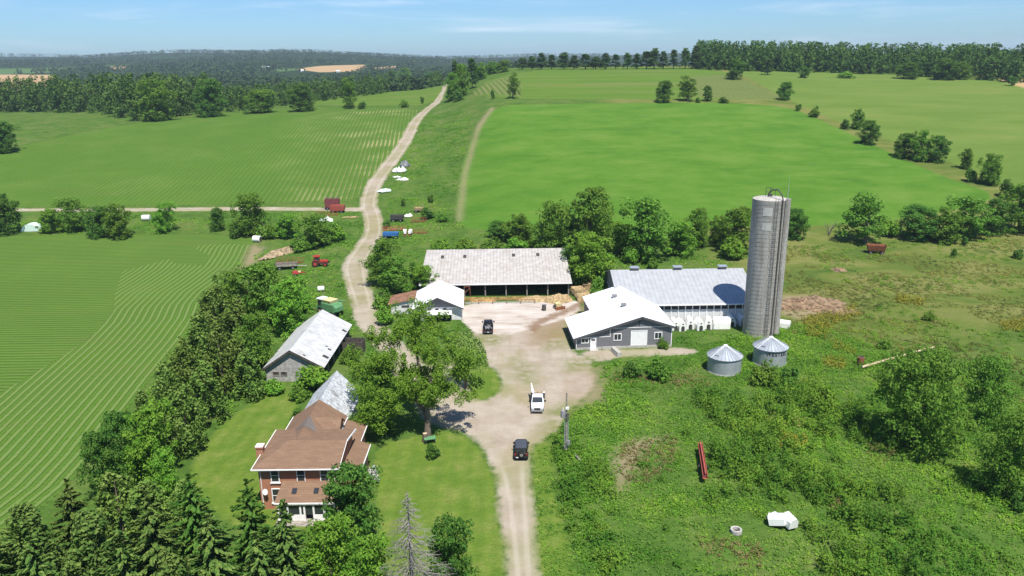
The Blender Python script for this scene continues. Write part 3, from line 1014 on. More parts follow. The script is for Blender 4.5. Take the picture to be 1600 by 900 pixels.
b.slab([(4.354, -0.56, 5.72), (9.8, -0.56, 2.66), (9.8, -0.455, 2.66), (4.354, -0.455, 5.72)], 0.32)
b.build("barge_board", M["dark_wood"], lr)
b = MB()
for x, y, s_ in ((9.0, 3.4, 0.9), (8.9, 6.6, 0.55), (8.3, 7.2, 0.35), (9.2, 16.5, 0.8), (6.4, 0.4, 0.4)):
    z = lambda X_: 5.66 - (X_ - 4.35) * (5.66 - 2.62) / 5.4 + 0.012
    b = MB()
    b.face([(x - s_ / 2, y - s_ / 2, z(x - s_ / 2)), (x + s_ / 2, y - s_ * 0.4, z(x + s_ / 2)), (x + s_ * 0.6, y + s_ / 2, z(x + s_ * 0.6)), (x - s_ * 0.4, y + s_ * 0.6, z(x - s_ * 0.4))])
    b.build("roof_hole", M["inside_dark"], lr)
b = MB()
for y in (0.15, 4.2, 8.3, 12.4, 16.4, 20.2):
    b = MB()
    b.box(9.0, 9.2, y - 0.1, y + 0.1, 0, 2.75)
    b.build("post", M["post_wood"], ls)
for x in (1.65, 2.95):
    window(ls, (x, -0.02, 1.15), (1, 0, 0), 1.1, 0.75, M["post_wood"], M["inside_dark"], sill=False)
b = MB()
b.box(9.8, 13.2, 12.0, 12.15, 0, 2.3)
b.box(9.8, 13.2, 14.5, 14.65, 0, 2.3)
b.box(13.2, 13.35, 12.0, 14.65, 0, 2.3)
b.build("board_pen", M["dark_wood"], ls)

# ---- garage with rusty lean-to
ga = thing("garage", (-19.5, 146.1, 0), R_(3.0), "small white roofed garage with grey gable and raised door", "garage")
b = MB()
b.prism([(0, 0), (9.3, 0), (9.3, 2.75), (0, 2.75)], 0.2, 11.6)
b.build("wall", M["white_wall"], ga)
b = MB()
b.prism([(0, 2.752), (9.3, 2.752), (4.6, 4.85)], 0.15, 11.6)
b.build("gable", M["grey_wall"], ga)
b = MB()
b.slab([(-0.5, -0.7, 2.66), (4.6, -0.7, 5.05), (4.6, 12.0, 5.05), (-0.5, 12.0, 2.66)], 0.1)
b.slab([(4.604, -0.7, 5.05), (9.8, -0.7, 2.66), (9.8, 12.0, 2.66), (4.604, 12.0, 5.05)], 0.1)
gr = b.build("roof", M["white_metal_roof_y"], ga)
b = MB()
b.slab([(-0.5, -0.78, 2.66), (4.6, -0.78, 5.07), (4.6, -0.705, 5.07), (-0.5, -0.705, 2.66)], 0.28)
b.slab([(4.604, -0.78, 5.07), (9.8, -0.78, 2.66), (9.8, -0.705, 2.66), (4.604, -0.705, 5.07)], 0.28)
b.build("barge_board", M["dark_trim_and_shade"], gr)
b = MB()
b.box(2.0, 7.3, 0.12, 0.19, 0.05, 2.05)
b.build("door_opening", M["inside_dark"], ga)
b = MB()
b.slab([(1.9, -1.9, 1.85), (7.4, -1.9, 1.85), (7.4, 0.1, 2.12), (1.9, 0.1, 2.12)], 0.08)
dr = b.build("raised_door", M["white_paint"], ga)
b = MB()
for x in (2.9, 4.4, 6.0):
    b = MB()
    b.box(x - 0.35, x + 0.35, 0.10, 0.19, 2.2, 2.55)
    b.build("door_light", M["glass"], ga)
le = thing("lean_to", (-25.2, 150.6, 0), R_(3.0), "low lean-to with rusty brown roof against the white garage", "lean-to")
b = MB()
b.prism([(0, 0), (5.3, 0), (5.3, 3.1), (0, 2.15)], 0, 5.6)
b.build("wall", M["white_wall"], le)
b = MB()
b.slab([(-0.35, -0.35, 2.2), (5.25, -0.35, 3.3), (5.25, 6.2, 3.3), (-0.35, 6.2, 2.2)], 0.1)
b.build("roof", M["rust_roof"], le)
b = MB()
b.box(2.4, 4.0, -0.05, 0.02, 1.45, 1.9)
b.build("window", M["inside_dark"], le)

# ---- open fronted pole shed
ps = thing("pole_shed", (-20.0, 162.2, 0), R_(0.6), "long open fronted pole shed with weathered metal roof", "shed")
L_ = 32.8
b = MB()
b.box(0, 0.2, 0.0, 24, 0, 3.1)
b.box(L_ - 0.2, L_, 0.0, 24, 0, 3.1)
b.box(0.202, L_ - 0.202, 23.8, 24.0, 0, 3.1)
for x in (0.0, L_ - 0.2):
    b.prism([(0.0, 3.102), (24.0, 3.102), (15.6, 6.7)], x, x + 0.2, axis="x")
b.build("wall", M["dark_wood"], ps)
b = MB()
b.slab([(-0.4, -0.5, 3.15), (L_ + 0.4, -0.5, 3.15), (L_ + 0.0, 15.6, 7.05), (0.0, 15.6, 7.05)], 0.12)
b.slab([(L_ + 0.4, 24.5, 3.15), (-0.4, 24.5, 3.15), (0.0, 15.604, 7.05), (L_, 15.604, 7.05)], 0.12)
pr_ = b.build("roof", M["old_metal_roof"], ps)
b = MB()
b.box(-0.4, L_ + 0.4, -0.66, -0.505, 2.86, 3.12)
b.build("eaves_trim", M["white_trim"], pr_)
b = MB()
for x, y in ((3.6, 11.2), (20.2, 11.6), (25.9, 11.7), (8.8, 11.3)):
    z = lambda Y_: 3.15 + (Y_ + 0.5) * 3.9 / 16.1 + 0.02
    b = MB()
    b.face([(x, y, z(y)), (x + 0.75, y, z(y)), (x + 0.75, y + 1.5, z(y + 1.5)), (x, y + 1.5, z(y + 1.5))])
    b.build("roof_light", M["inside_dark"], pr_)
for k in range(8):
    b = MB()
    x = 0.3 + k * (L_ - 0.6) / 7
    b.box(x - 0.12, x + 0.12, 0.0, 0.24, 0, 3.0)
    b.build("post", M["post_wood"], ps)
b = MB()
b.box(7.0, L_ - 0.3, -2.6, -2.3, 0.0, 0.6)
b.build("feed_wall", M["straw_face"], ps)

# ---- new grey barn
gb = thing("workshop_barn", (11.35, 129.05, 0), R_(4.0), "modern charcoal barn with white saltbox roof and white overhead door", "barn")
W_, RX, RZ, EL, ER = 17.4, 11.8, 6.05, 2.5, 4.15
sl = (RZ - EL) / RX
b = MB()
b.prism([(0.0, 0.45), (W_, 0.45), (W_, ER - 0.1), (RX, RZ - 0.16), (0, EL - 0.1)], 0.0, 0.25)
b.prism([(4.6, 0.0), (W_, 0.0), (W_, ER - 0.1), (RX, RZ - 0.16), (4.6, EL + 4.6 * sl - 0.14)], 0.252, 19.2)
b.build("wall", M["grey_wall"], gb)
b = MB()
b.box(0.0, 4.598, 0.252, 10.6, 0.0, EL - 0.15)
b.build("lean_wall", M["grey_wall_y"], gb)
b = MB()
b.box(-0.06, W_ + 0.05, -0.06, 0.248, -0.05, 0.448)
b.box(4.7, 8.2, -0.30, -0.062, -0.02, 0.5)
b.build("foundation", M["concrete"], gb)
b = MB()
z5 = EL + 4.3 * sl
b.slab([(-0.55, -0.45, EL - 0.55 * sl), (4.3, -0.45, z5), (4.3, 11.0, z5), (-0.55, 11.0, EL - 0.55 * sl)], 0.12)
b.slab([(4.302, -0.45, z5), (RX, -0.45, RZ), (RX, 19.8, RZ), (4.302, 19.8, z5)], 0.12)
se = (RZ - ER) / (W_ - RX)
b.slab([(RX + 0.004, -0.45, RZ), (W_ + 0.5, -0.45, ER - 0.5 * se), (W_ + 0.5, 19.8, ER - 0.5 * se), (RX + 0.004, 19.8, RZ)], 0.12)
br = b.build("roof", M["white_metal_roof_y"], gb)
b = MB()
b.slab([(-0.6, -0.55, EL - 0.6 * sl), (RX, -0.55, RZ + 0.02), (RX, -0.455, RZ + 0.02), (-0.6, -0.455, EL - 0.6 * sl)], 0.42)
b.slab([(RX + 0.004, -0.55, RZ + 0.02), (W_ + 0.55, -0.55, ER - 0.55 * se), (W_ + 0.55, -0.455, ER - 0.55 * se), (RX + 0.004, -0.455, RZ + 0.02)], 0.42)
b.build("barge_board", M["dark_trim_and_shade"], br)
for y in (13.6, 7.4):
    b = MB()
    x = 9.6 if y > 10 else 10.1
    z = EL + x * sl
    b.box(x - 0.4, x + 0.4, y - 0.4, y + 0.4, z - 0.1, z + 0.42)
    b.box(x - 0.5, x + 0.5, y - 0.5, y + 0.5, z + 0.42, z + 0.54)
    b.build("roof_vent", M["grey_steel"], br)
b = MB()
for x0, x1, z0, z1 in ((0.0, 6.1, 2.3, 2.4), (6.1, 6.2, 2.3, 3.95), (6.2, W_, 3.86, 3.96), (W_ - 0.12, W_ + 0.015, 0.46, 3.85), (0.0, 0.12, 0.46, 2.29)):
    b.box(x0, x1, -0.05, -0.003, z0, z1)
b.build("trim_line", M["white_trim"], gb)
b = MB()
b.box(9.9, 10.05, -0.09, -0.053, 0.45, 3.2)
b.box(12.75, 12.9, -0.09, -0.053, 0.45, 3.2)
b.box(9.9, 12.9, -0.09, -0.053, 3.205, 3.35)
dfr = b.build("door_frame", M["white_trim"], gb)
b = MB()
for k in range(5):
    b.box(10.06, 12.74, -0.05 - 0.004 * (k % 2), -0.006, 0.46 + k * 0.54, 0.46 + (k + 1) * 0.54 - 0.02)
b.build("overhead_door", M["white_paint"], gb)
b = MB()
b.box(2.55, 3.65, -0.09, -0.006, 0.05, 2.25)
dd = b.build("door", M["white_paint"], gb)
b = MB()
b.box(2.75, 3.45, -0.115, -0.092, 1.72, 2.02)
b.build("pane", M["glass"], dd)
b = MB()
b.tube([(3.5, -0.15, 1.1), (3.5, -0.09, 1.1)], 0.06, 8)
b.build("handle", M["grey_steel"], dd)
b = MB()
b.box(2.4, 3.9, -1.0, -0.1, 0.0, 0.12)
b.build("doorstep", M["concrete"], gb)
for x, z in ((1.6, 1.25), (7.5, 1.55), (14.9, 1.55)):
    window(gb, (x, -0.01, z), (1, 0, 0), 1.45 if x > 2 else 1.4, 1.35 if x > 2 else 1.0, M["white_trim"], M["glass"], bars=(2, 1), fw=0.13, sill=False)
b = MB()
b.tube([(11.4, -0.08, 4.2), (11.4, -0.08, 5.2)], 0.05, 6)
b.box(11.2, 11.6, -0.3, -0.05, 5.45, 5.7)
b.build("yard_lamp", M["black_plastic"], gb)

# ---- long cattle barn
cb = thing("cattle_barn", (21.0, 142.8, 0), R_(0.6), "long grey roofed cattle barn with row of openings and roof vents", "barn")
CL, CRY, CRZ = 27.2, 12.3, 7.75
b = MB()
b.box(0.1, CL, 0.0, 0.2, 0.0, 2.85)
b.box(0.1, CL, 23.0, 23.2, 0.0, 4.1)
b.prism([(0.202, 0), (22.99, 0), (22.99, 4.0), (CRY, CRZ - 0.2), (0.202, 4.0)], CL - 0.2, CL, axis="x")
b.box(0.1, CL, 0.0, 0.2, 3.98, 4.2)
b.build("wall", M["white_wall"], cb)
b = MB()
b.prism([(0.202, 0), (22.99, 0), (22.99, 4.0), (CRY, CRZ - 0.2), (0.202, 4.0)], 0.1, 0.3, axis="x")
b.build("gable", M["grey_wall_y"], cb)
for y in (15.0, 18.2):
    window(cb, (0.09, y, 1.4), (0, -1, 0), 1.8, 1.9, M["white_trim"], M["glass"], sill=False)
b = MB()
b.slab([(-0.3, -0.6, 4.1), (CL + 0.4, -0.6, 4.1), (CL + 0.4, CRY, CRZ), (-0.3, CRY, CRZ)], 0.14)
b.slab([(CL + 0.4, 23.8, 4.1), (-0.3, 23.8, 4.1), (-0.3, CRY + 0.004, CRZ), (CL + 0.4, CRY + 0.004, CRZ)], 0.14)
cr = b.build("roof", M["grey_metal_roof"], cb)
b = MB()
b.box(-0.3, CL + 0.4, -0.75, -0.604, 3.88, 4.1)
b.build("eaves_trim", M["white_trim"], cr)
for x in (4.8, 13.8, 23.2):
    b = MB()
    b.box(x - 0.7, x + 0.7, CRY - 0.5, CRY + 0.5, CRZ - 0.25, CRZ + 0.45)
    v = b.build("roof_vent", M["grey_wall"], cr)
    b = MB()
    b.box(x - 0.95, x + 0.95, CRY - 0.75, CRY + 0.75, CRZ + 0.452, CRZ + 0.6)
    b.build("vent_hood", M["galvanised"], v)
b = MB()
b.box(0.2, CL - 0.2, 0.12, 0.18, 2.852, 3.978)
b.build("wall_opening", M["inside_dark"], cb)
for k in range(20):
    b = MB()
    x = 0.3 + k * (CL - 0.6) / 19
    b.box(x - 0.09, x + 0.09, -0.12, -0.004, 0.6, 3.95)
    b.build("post", M["white_trim"], cb)

# ---- concrete tower silo
SX, SY, SR, SHT = 46.75, 137.2, 3.05, 25.6
silo_m = bpy.data.materials.new("silo_concrete")
silo_m.use_nodes = True
t = NT(silo_m.node_tree)
oc = t.n("ShaderNodeTexCoord").outputs["Object"]
sp = t.n("ShaderNodeSeparateXYZ")
t.put(sp.inputs[0], oc)
ang = t.math("ARCTAN2", sp.outputs[1], sp.outputs[0])
cmb = t.n("ShaderNodeCombineXYZ")
t.put(cmb.inputs[0], t.math("MULTIPLY", ang, SR))
t.put(cmb.inputs[1], sp.outputs[2])
bk = t.n("ShaderNodeTexBrick")
t.put(bk.inputs["Vector"], cmb.outputs[0])
for nm, c_ in (("Color1", (0.37, 0.35, 0.315)), ("Color2", (0.325, 0.31, 0.28)), ("Mortar", (0.25, 0.235, 0.215))):
    bk.inputs[nm].default_value = (*c_, 1)
bk.inputs["Scale"].default_value = 1.0
bk.inputs["Mortar Size"].default_value = 0.025
bk.inputs["Brick Width"].default_value = 0.5
bk.inputs["Row Height"].default_value = 0.76
n1 = t.noise(t.mapped(cmb.outputs[0], (1.6, 0.10, 1)), 1.0, 5.0, 0.7)
n2 = t.noise(oc, 0.4, 4.0, 0.6)
c_ = t.mix(t.step(n1, 0.42, 0.66, 0.0, 0.75), bk.outputs[0], (0.20, 0.17, 0.14))
c_ = t.mix(t.step(n2, 0.5, 0.75, 0.0, 0.45), c_, (0.42, 0.40, 0.37))
c_ = t.mix(t.step(sp.outputs[2], 20.0, 25.0, 0.0, 0.40), c_, t.mix(n1, (0.13, 0.125, 0.12), (0.22, 0.21, 0.20)))
pb = t.n("ShaderNodeBsdfPrincipled")
t.put(pb.inputs["Base Color"], c_)
pb.inputs["Roughness"].default_value = 0.9
t.put(pb.inputs["Normal"], t.bump(t.math("ADD", bk.outputs[1], n1), 0.02))
om = t.n("ShaderNodeOutputMaterial")
t.nt.links.new(pb.outputs[0], om.inputs[0])
silo = thing("silo", (SX, SY, 0), 0, "tall grey concrete stave silo beside the cattle barn", "silo")
b = MB()
b.lathe([(SR, -0.2), (SR, SHT), (SR - 0.18, SHT + 0.02)], 48)
b.build("tower", silo_m, silo, True)
b = MB()
b.lathe([(SR - 0.05, SHT + 0.022), (SR - 0.5, SHT + 0.16), (0.3, SHT + 0.34)], 48)
b.build("cap", M["concrete"], silo, True)
b = MB()
for k in range(33):
    z = 0.6 + k * 0.76
    b.tube([(math.cos(a) * (SR + 0.02), math.sin(a) * (SR + 0.02), z) for a in np.linspace(R_(-190), R_(10), 30)], 0.012, 5, cap=False)
b.build("hoop", M["grey_steel"], silo)
b = MB()           # unloading chute: half round shaft up the right front
ca = R_(-42)
cc = Vector((math.cos(ca) * (SR + 0.15), math.sin(ca) * (SR + 0.15), 0))
prof = [(cc.x + 0.62 * math.cos(a), cc.y + 0.62 * math.sin(a)) for a in np.linspace(ca - R_(95), ca + R_(95), 12)]
b.loft([[(x, y, z) for x, y in prof] for z in (0.6, SHT + 0.3)])
b.build("chute", silo_m, silo, True)
b = MB()
pa = R_(-66)
px_, py_ = math.cos(pa) * (SR + 0.16), math.sin(pa) * (SR + 0.16)
b.tube([(px_ - 0.1, py_ - 0.5, 0.3), (px_, py_, 1.5), (px_, py_, SHT + 0.2), (px_ - 0.15, py_ + 0.3, SHT + 1.1), (px_ - 0.7, py_ + 1.1, SHT + 1.9), (px_ - 1.4, py_ + 2.0, SHT + 1.7), (px_ - 1.8, py_ + 2.6, SHT + 0.9)], 0.13, 8)
b.build("filler_pipe", M["dark_steel"], silo, True)
b = MB()
la = R_(-86)
ux, uy = -math.sin(la), math.cos(la)
lx, ly = math.cos(la) * (SR + 0.16), math.sin(la) * (SR + 0.16)
for s_ in (-0.26, 0.26):
    b.tube([(lx + ux * s_, ly + uy * s_, 0.5), (lx + ux * s_, ly + uy * s_, SHT + 0.6)], 0.03, 5)
for k in range(70):
    z = 0.7 + k * 0.36
    b.tube([(lx - ux * 0.26, ly - uy * 0.26, z), (lx + ux * 0.26, ly + uy * 0.26, z)], 0.022, 4)
for k in range(22):
    z = 2.2 + k * 1.08
    b.tube([(lx + 0.42 * (ux * math.cos(a) + math.cos(la) * math.sin(a)), ly + 0.42 * (uy * math.cos(a) + math.sin(la) * math.sin(a)), z) for a in np.linspace(0, math.pi, 8)], 0.02, 4, cap=False)
b.build("ladder", M["dark_steel"], silo)
b = MB()
for z0, z1 in ((SHT - 2.7, SHT - 1.15), (SHT - 5.3, SHT - 3.9)):
    b = MB()
    A = np.linspace(R_(-128), R_(-98), 8)
    for k in range(7):
        p = [(math.cos(a) * (SR + 0.035), math.sin(a) * (SR + 0.035)) for a in A[k:k + 2]]
        b.face([(*p[0], z0), (*p[1], z0), (*p[1], z1), (*p[0], z1)])
    b.build("painted_panel", M["pale_panel"], silo)
b = MB()
b.tube([(2.75, -1.0, SHT - 1), (2.8, -1.0, SHT + 2.6)], 0.05, 6)
b.tube([(2.8, -1.0, SHT + 2.6), (2.8, -1.0, SHT + 4.0)], 0.02, 5)
b.build("mast", M["galvanised"], silo)
b = MB()
for p0, p1 in (((-0.6, 0.8, SHT + 0.3), (-0.6, 0.8, SHT + 1.9)), ((0.2, 0.9, SHT + 0.3), (0.2, 0.9, SHT + 1.9)), ((-0.6, 0.8, SHT + 1.85), (0.2, 0.9, SHT + 1.85)), ((-0.6, 0.8, SHT + 1.1), (0.2, 0.9, SHT + 1.1)), ((0.2, 0.9, SHT + 1.85), (0.9, 0.2, SHT + 1.5)), ((0.9, 0.2, SHT + 0.3), (0.9, 0.2, SHT + 1.5))):
    b.tube([p0, p1], 0.05, 5)
b.box(-0.3, 0.4, 0.1, 0.6, SHT + 0.25, SHT + 0.8)
b.build("hoist_frame", M["dark_steel"], silo)


# ---- galvanised grain bins
def grain_bin(loc, r, h, rh, label, lettered):
    o = thing("grain_bin", loc, 0, label, "grain bin", "galvanised grain bins")
    prof = []
    n = int(h / 0.11)
    for k in range(n + 1):
        prof.append((r + (0.02 if k % 2 else -0.02), h * k / n))
    b = MB()
    b.lathe(prof, 56)
    body = b.build("wall", M["galvanised"], o, True)
    b = MB()
    N = 28
    R0, R1 = r + 0.22, 0.32
    for k in range(N):
        a0, a1 = 2 * math.pi * k / N, 2 * math.pi * (k + 1) / N
        am = a1 - 0.03
        P = lambda a, rr_, z: (math.cos(a) * rr_, math.sin(a) * rr_, z)
        b.face([P(a0, R0, h - 0.06), P(am, R0, h - 0.06), P(am, R1, h + rh), P(a0, R1, h + rh)])
        b.tube([P(am + 0.012, R0, h - 0.02), P(am + 0.012, R1, h + rh + 0.04)], 0.035, 4)
    b.build("roof", M["galvanised"], o)
    b = MB()
    b.lathe([(0.36, h + rh - 0.06), (0.36, h + rh + 0.16), (0.1, h + rh + 0.3)], 16)
    b.build("roof_cap", M["white_trim"], o, True)
    b = MB()
    b.lathe([(r + 0.1, -0.05), (r + 0.1, 0.1)], 40)
    b.build("footing", M["concrete"], o)
    T = frame_at(None, (-r * 0.62, -r * 0.55, h + rh * 0.17), (math.cos(R_(-42)), math.sin(R_(-42)), 0))
    b = MB(T)
    b.box(-0.35, 0.35, -0.1, 0.6, -0.05, 0.28)
    b.build("hatch", M["galvanised"], o)
    if lettered:
        cu = bpy.data.curves.new("lettering", "FONT")
        cu.body = "WESTEEL"
        cu.size = 0.86
        cu.align_x = "CENTER"
        cu.offset = 0.012
        cu.space_character = 1.12
        tmp = bpy.data.objects.new("lettering_source", cu)
        COL.objects.link(tmp)
        bpy.context.view_layer.update()
        me = bpy.data.meshes.new_from_object(tmp.evaluated_get(bpy.context.evaluated_depsgraph_get()))
        bpy.data.objects.remove(tmp)
        a0 = R_(-82)
        for v in me.vertices:
            a = a0 + v.co.x / r
            z = h - 0.95 + v.co.y
            v.co = (math.cos(a) * (r + 0.05), math.sin(a) * (r + 0.05), z)
        me.materials.clear()
        me.materials.append(M["letter_black"])
        lo = bpy.data.objects.new("lettering", me)
        COL.objects.link(lo)
        lo.parent = body
    return o


grain_bin((35.25, 119.1, 0), 2.72, 2.75, 1.5, "plain galvanised grain bin with conical roof in the weeds", False)
grain_bin((43.9, 122.4, 0), 2.72, 3.0, 1.4, "galvanised grain bin with black lettering in front of the silo", True)


# ------------------------------------------------------------------ vegetation
def leaf_mat(name, dark, mid, lite, trans=0.40, hue=0.013, patch=False):
    m = bpy.data.materials.new(name)
    m.use_nodes = True
    t = NT(m.node_tree)
    a = t.attr("tint")
    oi = t.n("ShaderNodeObjectInfo").outputs["Random"]
    c = t.ramp(a, [(0.05, dark), (0.5, mid), (0.95, lite)])
    if patch:
        gp_ = t.n("ShaderNodeNewGeometry").outputs["Position"]
        p1 = t.noise(gp_, 0.055, 4.0, 0.6)
        c = t.mix(1.0, c, t.ramp(p1, [(0.32, (0.62, 0.74, 0.8)), (0.48, (1.0, 1.0, 1.0)), (0.62, (1.35, 1.22, 1.1)), (0.75, (1.9, 1.35, 1.6))]), "MULTIPLY")
        p2 = t.noise(gp_, 0.30, 3.0, 0.6)
        c = t.mix(1.0, c, t.ramp(p2, [(0.35, (0.72, 0.80, 0.9)), (0.65, (1.28, 1.16, 1.05))]), "MULTIPLY")
    hs = t.n("ShaderNodeHueSaturation")
    t.put(hs.inputs["Hue"], t.math("ADD", 0.5 - hue, t.math("MULTIPLY", oi, hue * 2)))
    t.put(hs.inputs["Saturation"], 0.98)
    t.put(hs.inputs["Value"], t.math("ADD", 0.84, t.math("MULTIPLY", oi, 0.32)))
    t.put(hs.inputs["Color"], c)
    d = t.n("ShaderNodeBsdfDiffuse")
    t.put(d.inputs[0], hs.outputs[0])
    tr = t.n("ShaderNodeBsdfTranslucent")
    t.put(tr.inputs[0], t.mix(0.5, hs.outputs[0], lite))
    mx = t.n("ShaderNodeMixShader")
    mx.inputs[0].default_value = trans
    t.nt.links.new(d.outputs[0], mx.inputs[1])
    t.nt.links.new(tr.outputs[0], mx.inputs[2])
    o = t.n("ShaderNodeOutputMaterial")
    t.nt.links.new(mx.outputs[0], o.inputs[0])
    return m


LM = {
    "broad": leaf_mat("leaf_broad", (0.072, 0.177, 0.020), (0.127, 0.253, 0.031), (0.198, 0.330, 0.049)),
    "deep": leaf_mat("leaf_deep", (0.052, 0.138, 0.023), (0.089, 0.197, 0.031), (0.142, 0.260, 0.042)),
    "bright": leaf_mat("leaf_bright", (0.096, 0.239, 0.022), (0.162, 0.327, 0.032), (0.230, 0.393, 0.051)),
    "cedar": leaf_mat("leaf_cedar", (0.070, 0.133, 0.023), (0.120, 0.203, 0.034), (0.194, 0.265, 0.062), 0.18),
    "spruce": leaf_mat("leaf_spruce", (0.043, 0.096, 0.020), (0.089, 0.155, 0.030), (0.164, 0.224, 0.051), 0.15),
    "darkpine": leaf_mat("leaf_darkpine", (0.036, 0.081, 0.023), (0.064, 0.125, 0.031), (0.111, 0.178, 0.042), 0.15),
    "willow": leaf_mat("leaf_willow", (0.138, 0.248, 0.046), (0.217, 0.334, 0.074), (0.289, 0.393, 0.109)),
    "weeds": leaf_mat("leaf_weeds", (0.087, 0.239, 0.020), (0.144, 0.327, 0.031), (0.217, 0.406, 0.051), patch=True),
    "grass": leaf_mat("leaf_grass", (0.097, 0.203, 0.023), (0.137, 0.257, 0.031), (0.209, 0.312, 0.056), patch=True),
    "drygrass": leaf_mat("leaf_drygrass", (0.130, 0.130, 0.035), (0.235, 0.205, 0.075), (0.360, 0.300, 0.140)),
    "bramble": leaf_mat("leaf_bramble", (0.074, 0.186, 0.020), (0.112, 0.221, 0.024), (0.171, 0.276, 0.034), patch=True),
    "olive": leaf_mat("leaf_olive", (0.085, 0.115, 0.020), (0.165, 0.200, 0.042), (0.260, 0.260, 0.085), patch=True),
    "gold": leaf_mat("leaf_gold", (0.105, 0.130, 0.018), (0.205, 0.200, 0.026), (0.320, 0.275, 0.034), 0.2),
    "blossom": leaf_mat("leaf_blossom", (0.30, 0.34, 0.22), (0.62, 0.62, 0.56), (0.80, 0.80, 0.76), 0.2, 0.0),
    "far": leaf_mat("leaf_far", (0.043, 0.110, 0.028), (0.075, 0.156, 0.032), (0.129, 0.213, 0.045), 0.2),
    "farhill": leaf_mat("leaf_farhill", (0.030, 0.064, 0.022), (0.044, 0.086, 0.027), (0.062, 0.108, 0.032), 0.15),
}


def rdir(rng, n, up=0.0):
    d = rng.normal(size=(n, 3))
    d[:, 2] += up
    return d / np.linalg.norm(d, axis=1, keepdims=True)


def cards(P, N, L, W, rng, T=None, fold=0.18):
    """folded rhombic leaf sprays at P with normals N, length L, width W"""
    n = len(P)
    if T is None:
        T = np.cross(N, rdir(rng, n))
    T = T - N * (T * N).sum(1, keepdims=True)
    T /= np.linalg.norm(T, axis=1, keepdims=True) + 1e-9
    B = np.cross(N, T)
    L = np.broadcast_to(L, (n,))[:, None]
    W = np.broadcast_to(W, (n,))[:, None]
    k = rng.uniform(-0.2, 0.2, (n, 1))
    V = np.stack([P - T * L * 0.5 - N * L * fold, P + B * W * 0.5 + T * L * k, P + T * L * 0.5 - N * L * fold, P - B * W * 0.5 + T * L * (k + 0.1)], 1)
    return V.reshape(-1, 3)


def leaf_mesh(name, V, tint, mt):
    n = len(V) // 4
    return np_mesh(name, V, np.arange(n * 4).reshape(-1, 4), mt, {"tint": tint})


def puffs(centers, radii, per, size, rng, up=0.45, jit=0.55, shape=(1, 1, 0.85), skirt=0.0):
    """leaf sprays on the shells of many clumps"""
    C = np.repeat(centers, per, 0)
    Rr = np.repeat(radii, per)[:, None]
    d = rdir(rng, len(C), 0.35)
    P = C + d * Rr * np.array(shape) * rng.uniform(0.55, 1.08, (len(C), 1))
    N = d + rng.normal(size=d.shape) * jit + np.array([0, 0, up])
    N /= np.linalg.norm(N, axis=1, keepdims=True)
    s = size * rng.uniform(0.6, 1.35, len(C))
    ct = np.repeat(rng.uniform(0, 1, len(centers)), per)
    tint = np.clip(0.45 * ct + 0.55 * rng.uniform(0, 1, len(C)), 0, 1)
    keep = P[:, 2] > 0.05
    P, N, s, tint = P[keep], N[keep], s[keep], tint[keep]
    return cards(P, N, s, s * 0.62, rng), tint


def broad_crown(seed, h=10.0, w=8.0, low=0.05, lobes=8, clumps=150, per=54, size=0.42):
    rng = np.random.default_rng(seed)
    LC, LR = [], []
    for k in range(lobes):
        a = rng.uniform(0, 2 * math.pi)
        z = h * (low + (0.86 - low) * (k + 0.5) / lobes)
        f = math.sin(math.pi * min(1.0, max(0.12, 0.16 + 0.80 * (z / h)))) ** 0.6
        r = w * 0.5 * f
        LR.append(w * rng.uniform(0.20, 0.29) * (0.75 + 0.5 * f))
        LC.append((math.cos(a) * r * 0.5, math.sin(a) * r * 0.5, z))
    LC.append((0, 0, h * 0.80)); LR.append(w * 0.24)
    LC.append((0, 0, h * 0.45)); LR.append(w * 0.36)
    LC.append((0, 0, h * 0.22)); LR.append(w * 0.34)
    LC, LR = np.array(LC), np.array(LR)
    i = rng.integers(0, len(LC), clumps)
    d = rdir(rng, clumps, 0.2)
    C = LC[i] + d * LR[i][:, None] * rng.uniform(0.6, 1.1, (clumps, 1))
    C[:, 2] = np.clip(C[:, 2], h * low * 0.6 + 0.2, h * 0.95)
    R = min(w, 11.0) * rng.uniform(0.075, 0.14, clumps)
    return puffs(C, R, per, size, rng)


def cedar_crown(seed, h=9.0, w=4.2, n=3600, size=0.40, sharp=0.75):
    rng = np.random.default_rng(seed)
    nb = 60
    a = rng.uniform(0, 2 * math.pi, nb)
    z = h * rng.uniform(0.04, 0.9, nb) ** 1.1
    prof = np.clip((1 - z / h) ** sharp * 1.25, 0, 1) * np.clip(z / h * 6 + 0.45, 0, 1)
    C = np.stack([np.cos(a) * w * 0.42 * prof, np.sin(a) * w * 0.42 * prof, z], 1) + rng.normal(size=(nb, 3)) * 0.22
    R = w * rng.uniform(0.10, 0.19, nb) * (0.5 + 0.6 * prof)
    V, t = puffs(C, R, n // nb, size, rng, up=0.0, jit=0.5, shape=(1, 1, 1.7))
    return V, t


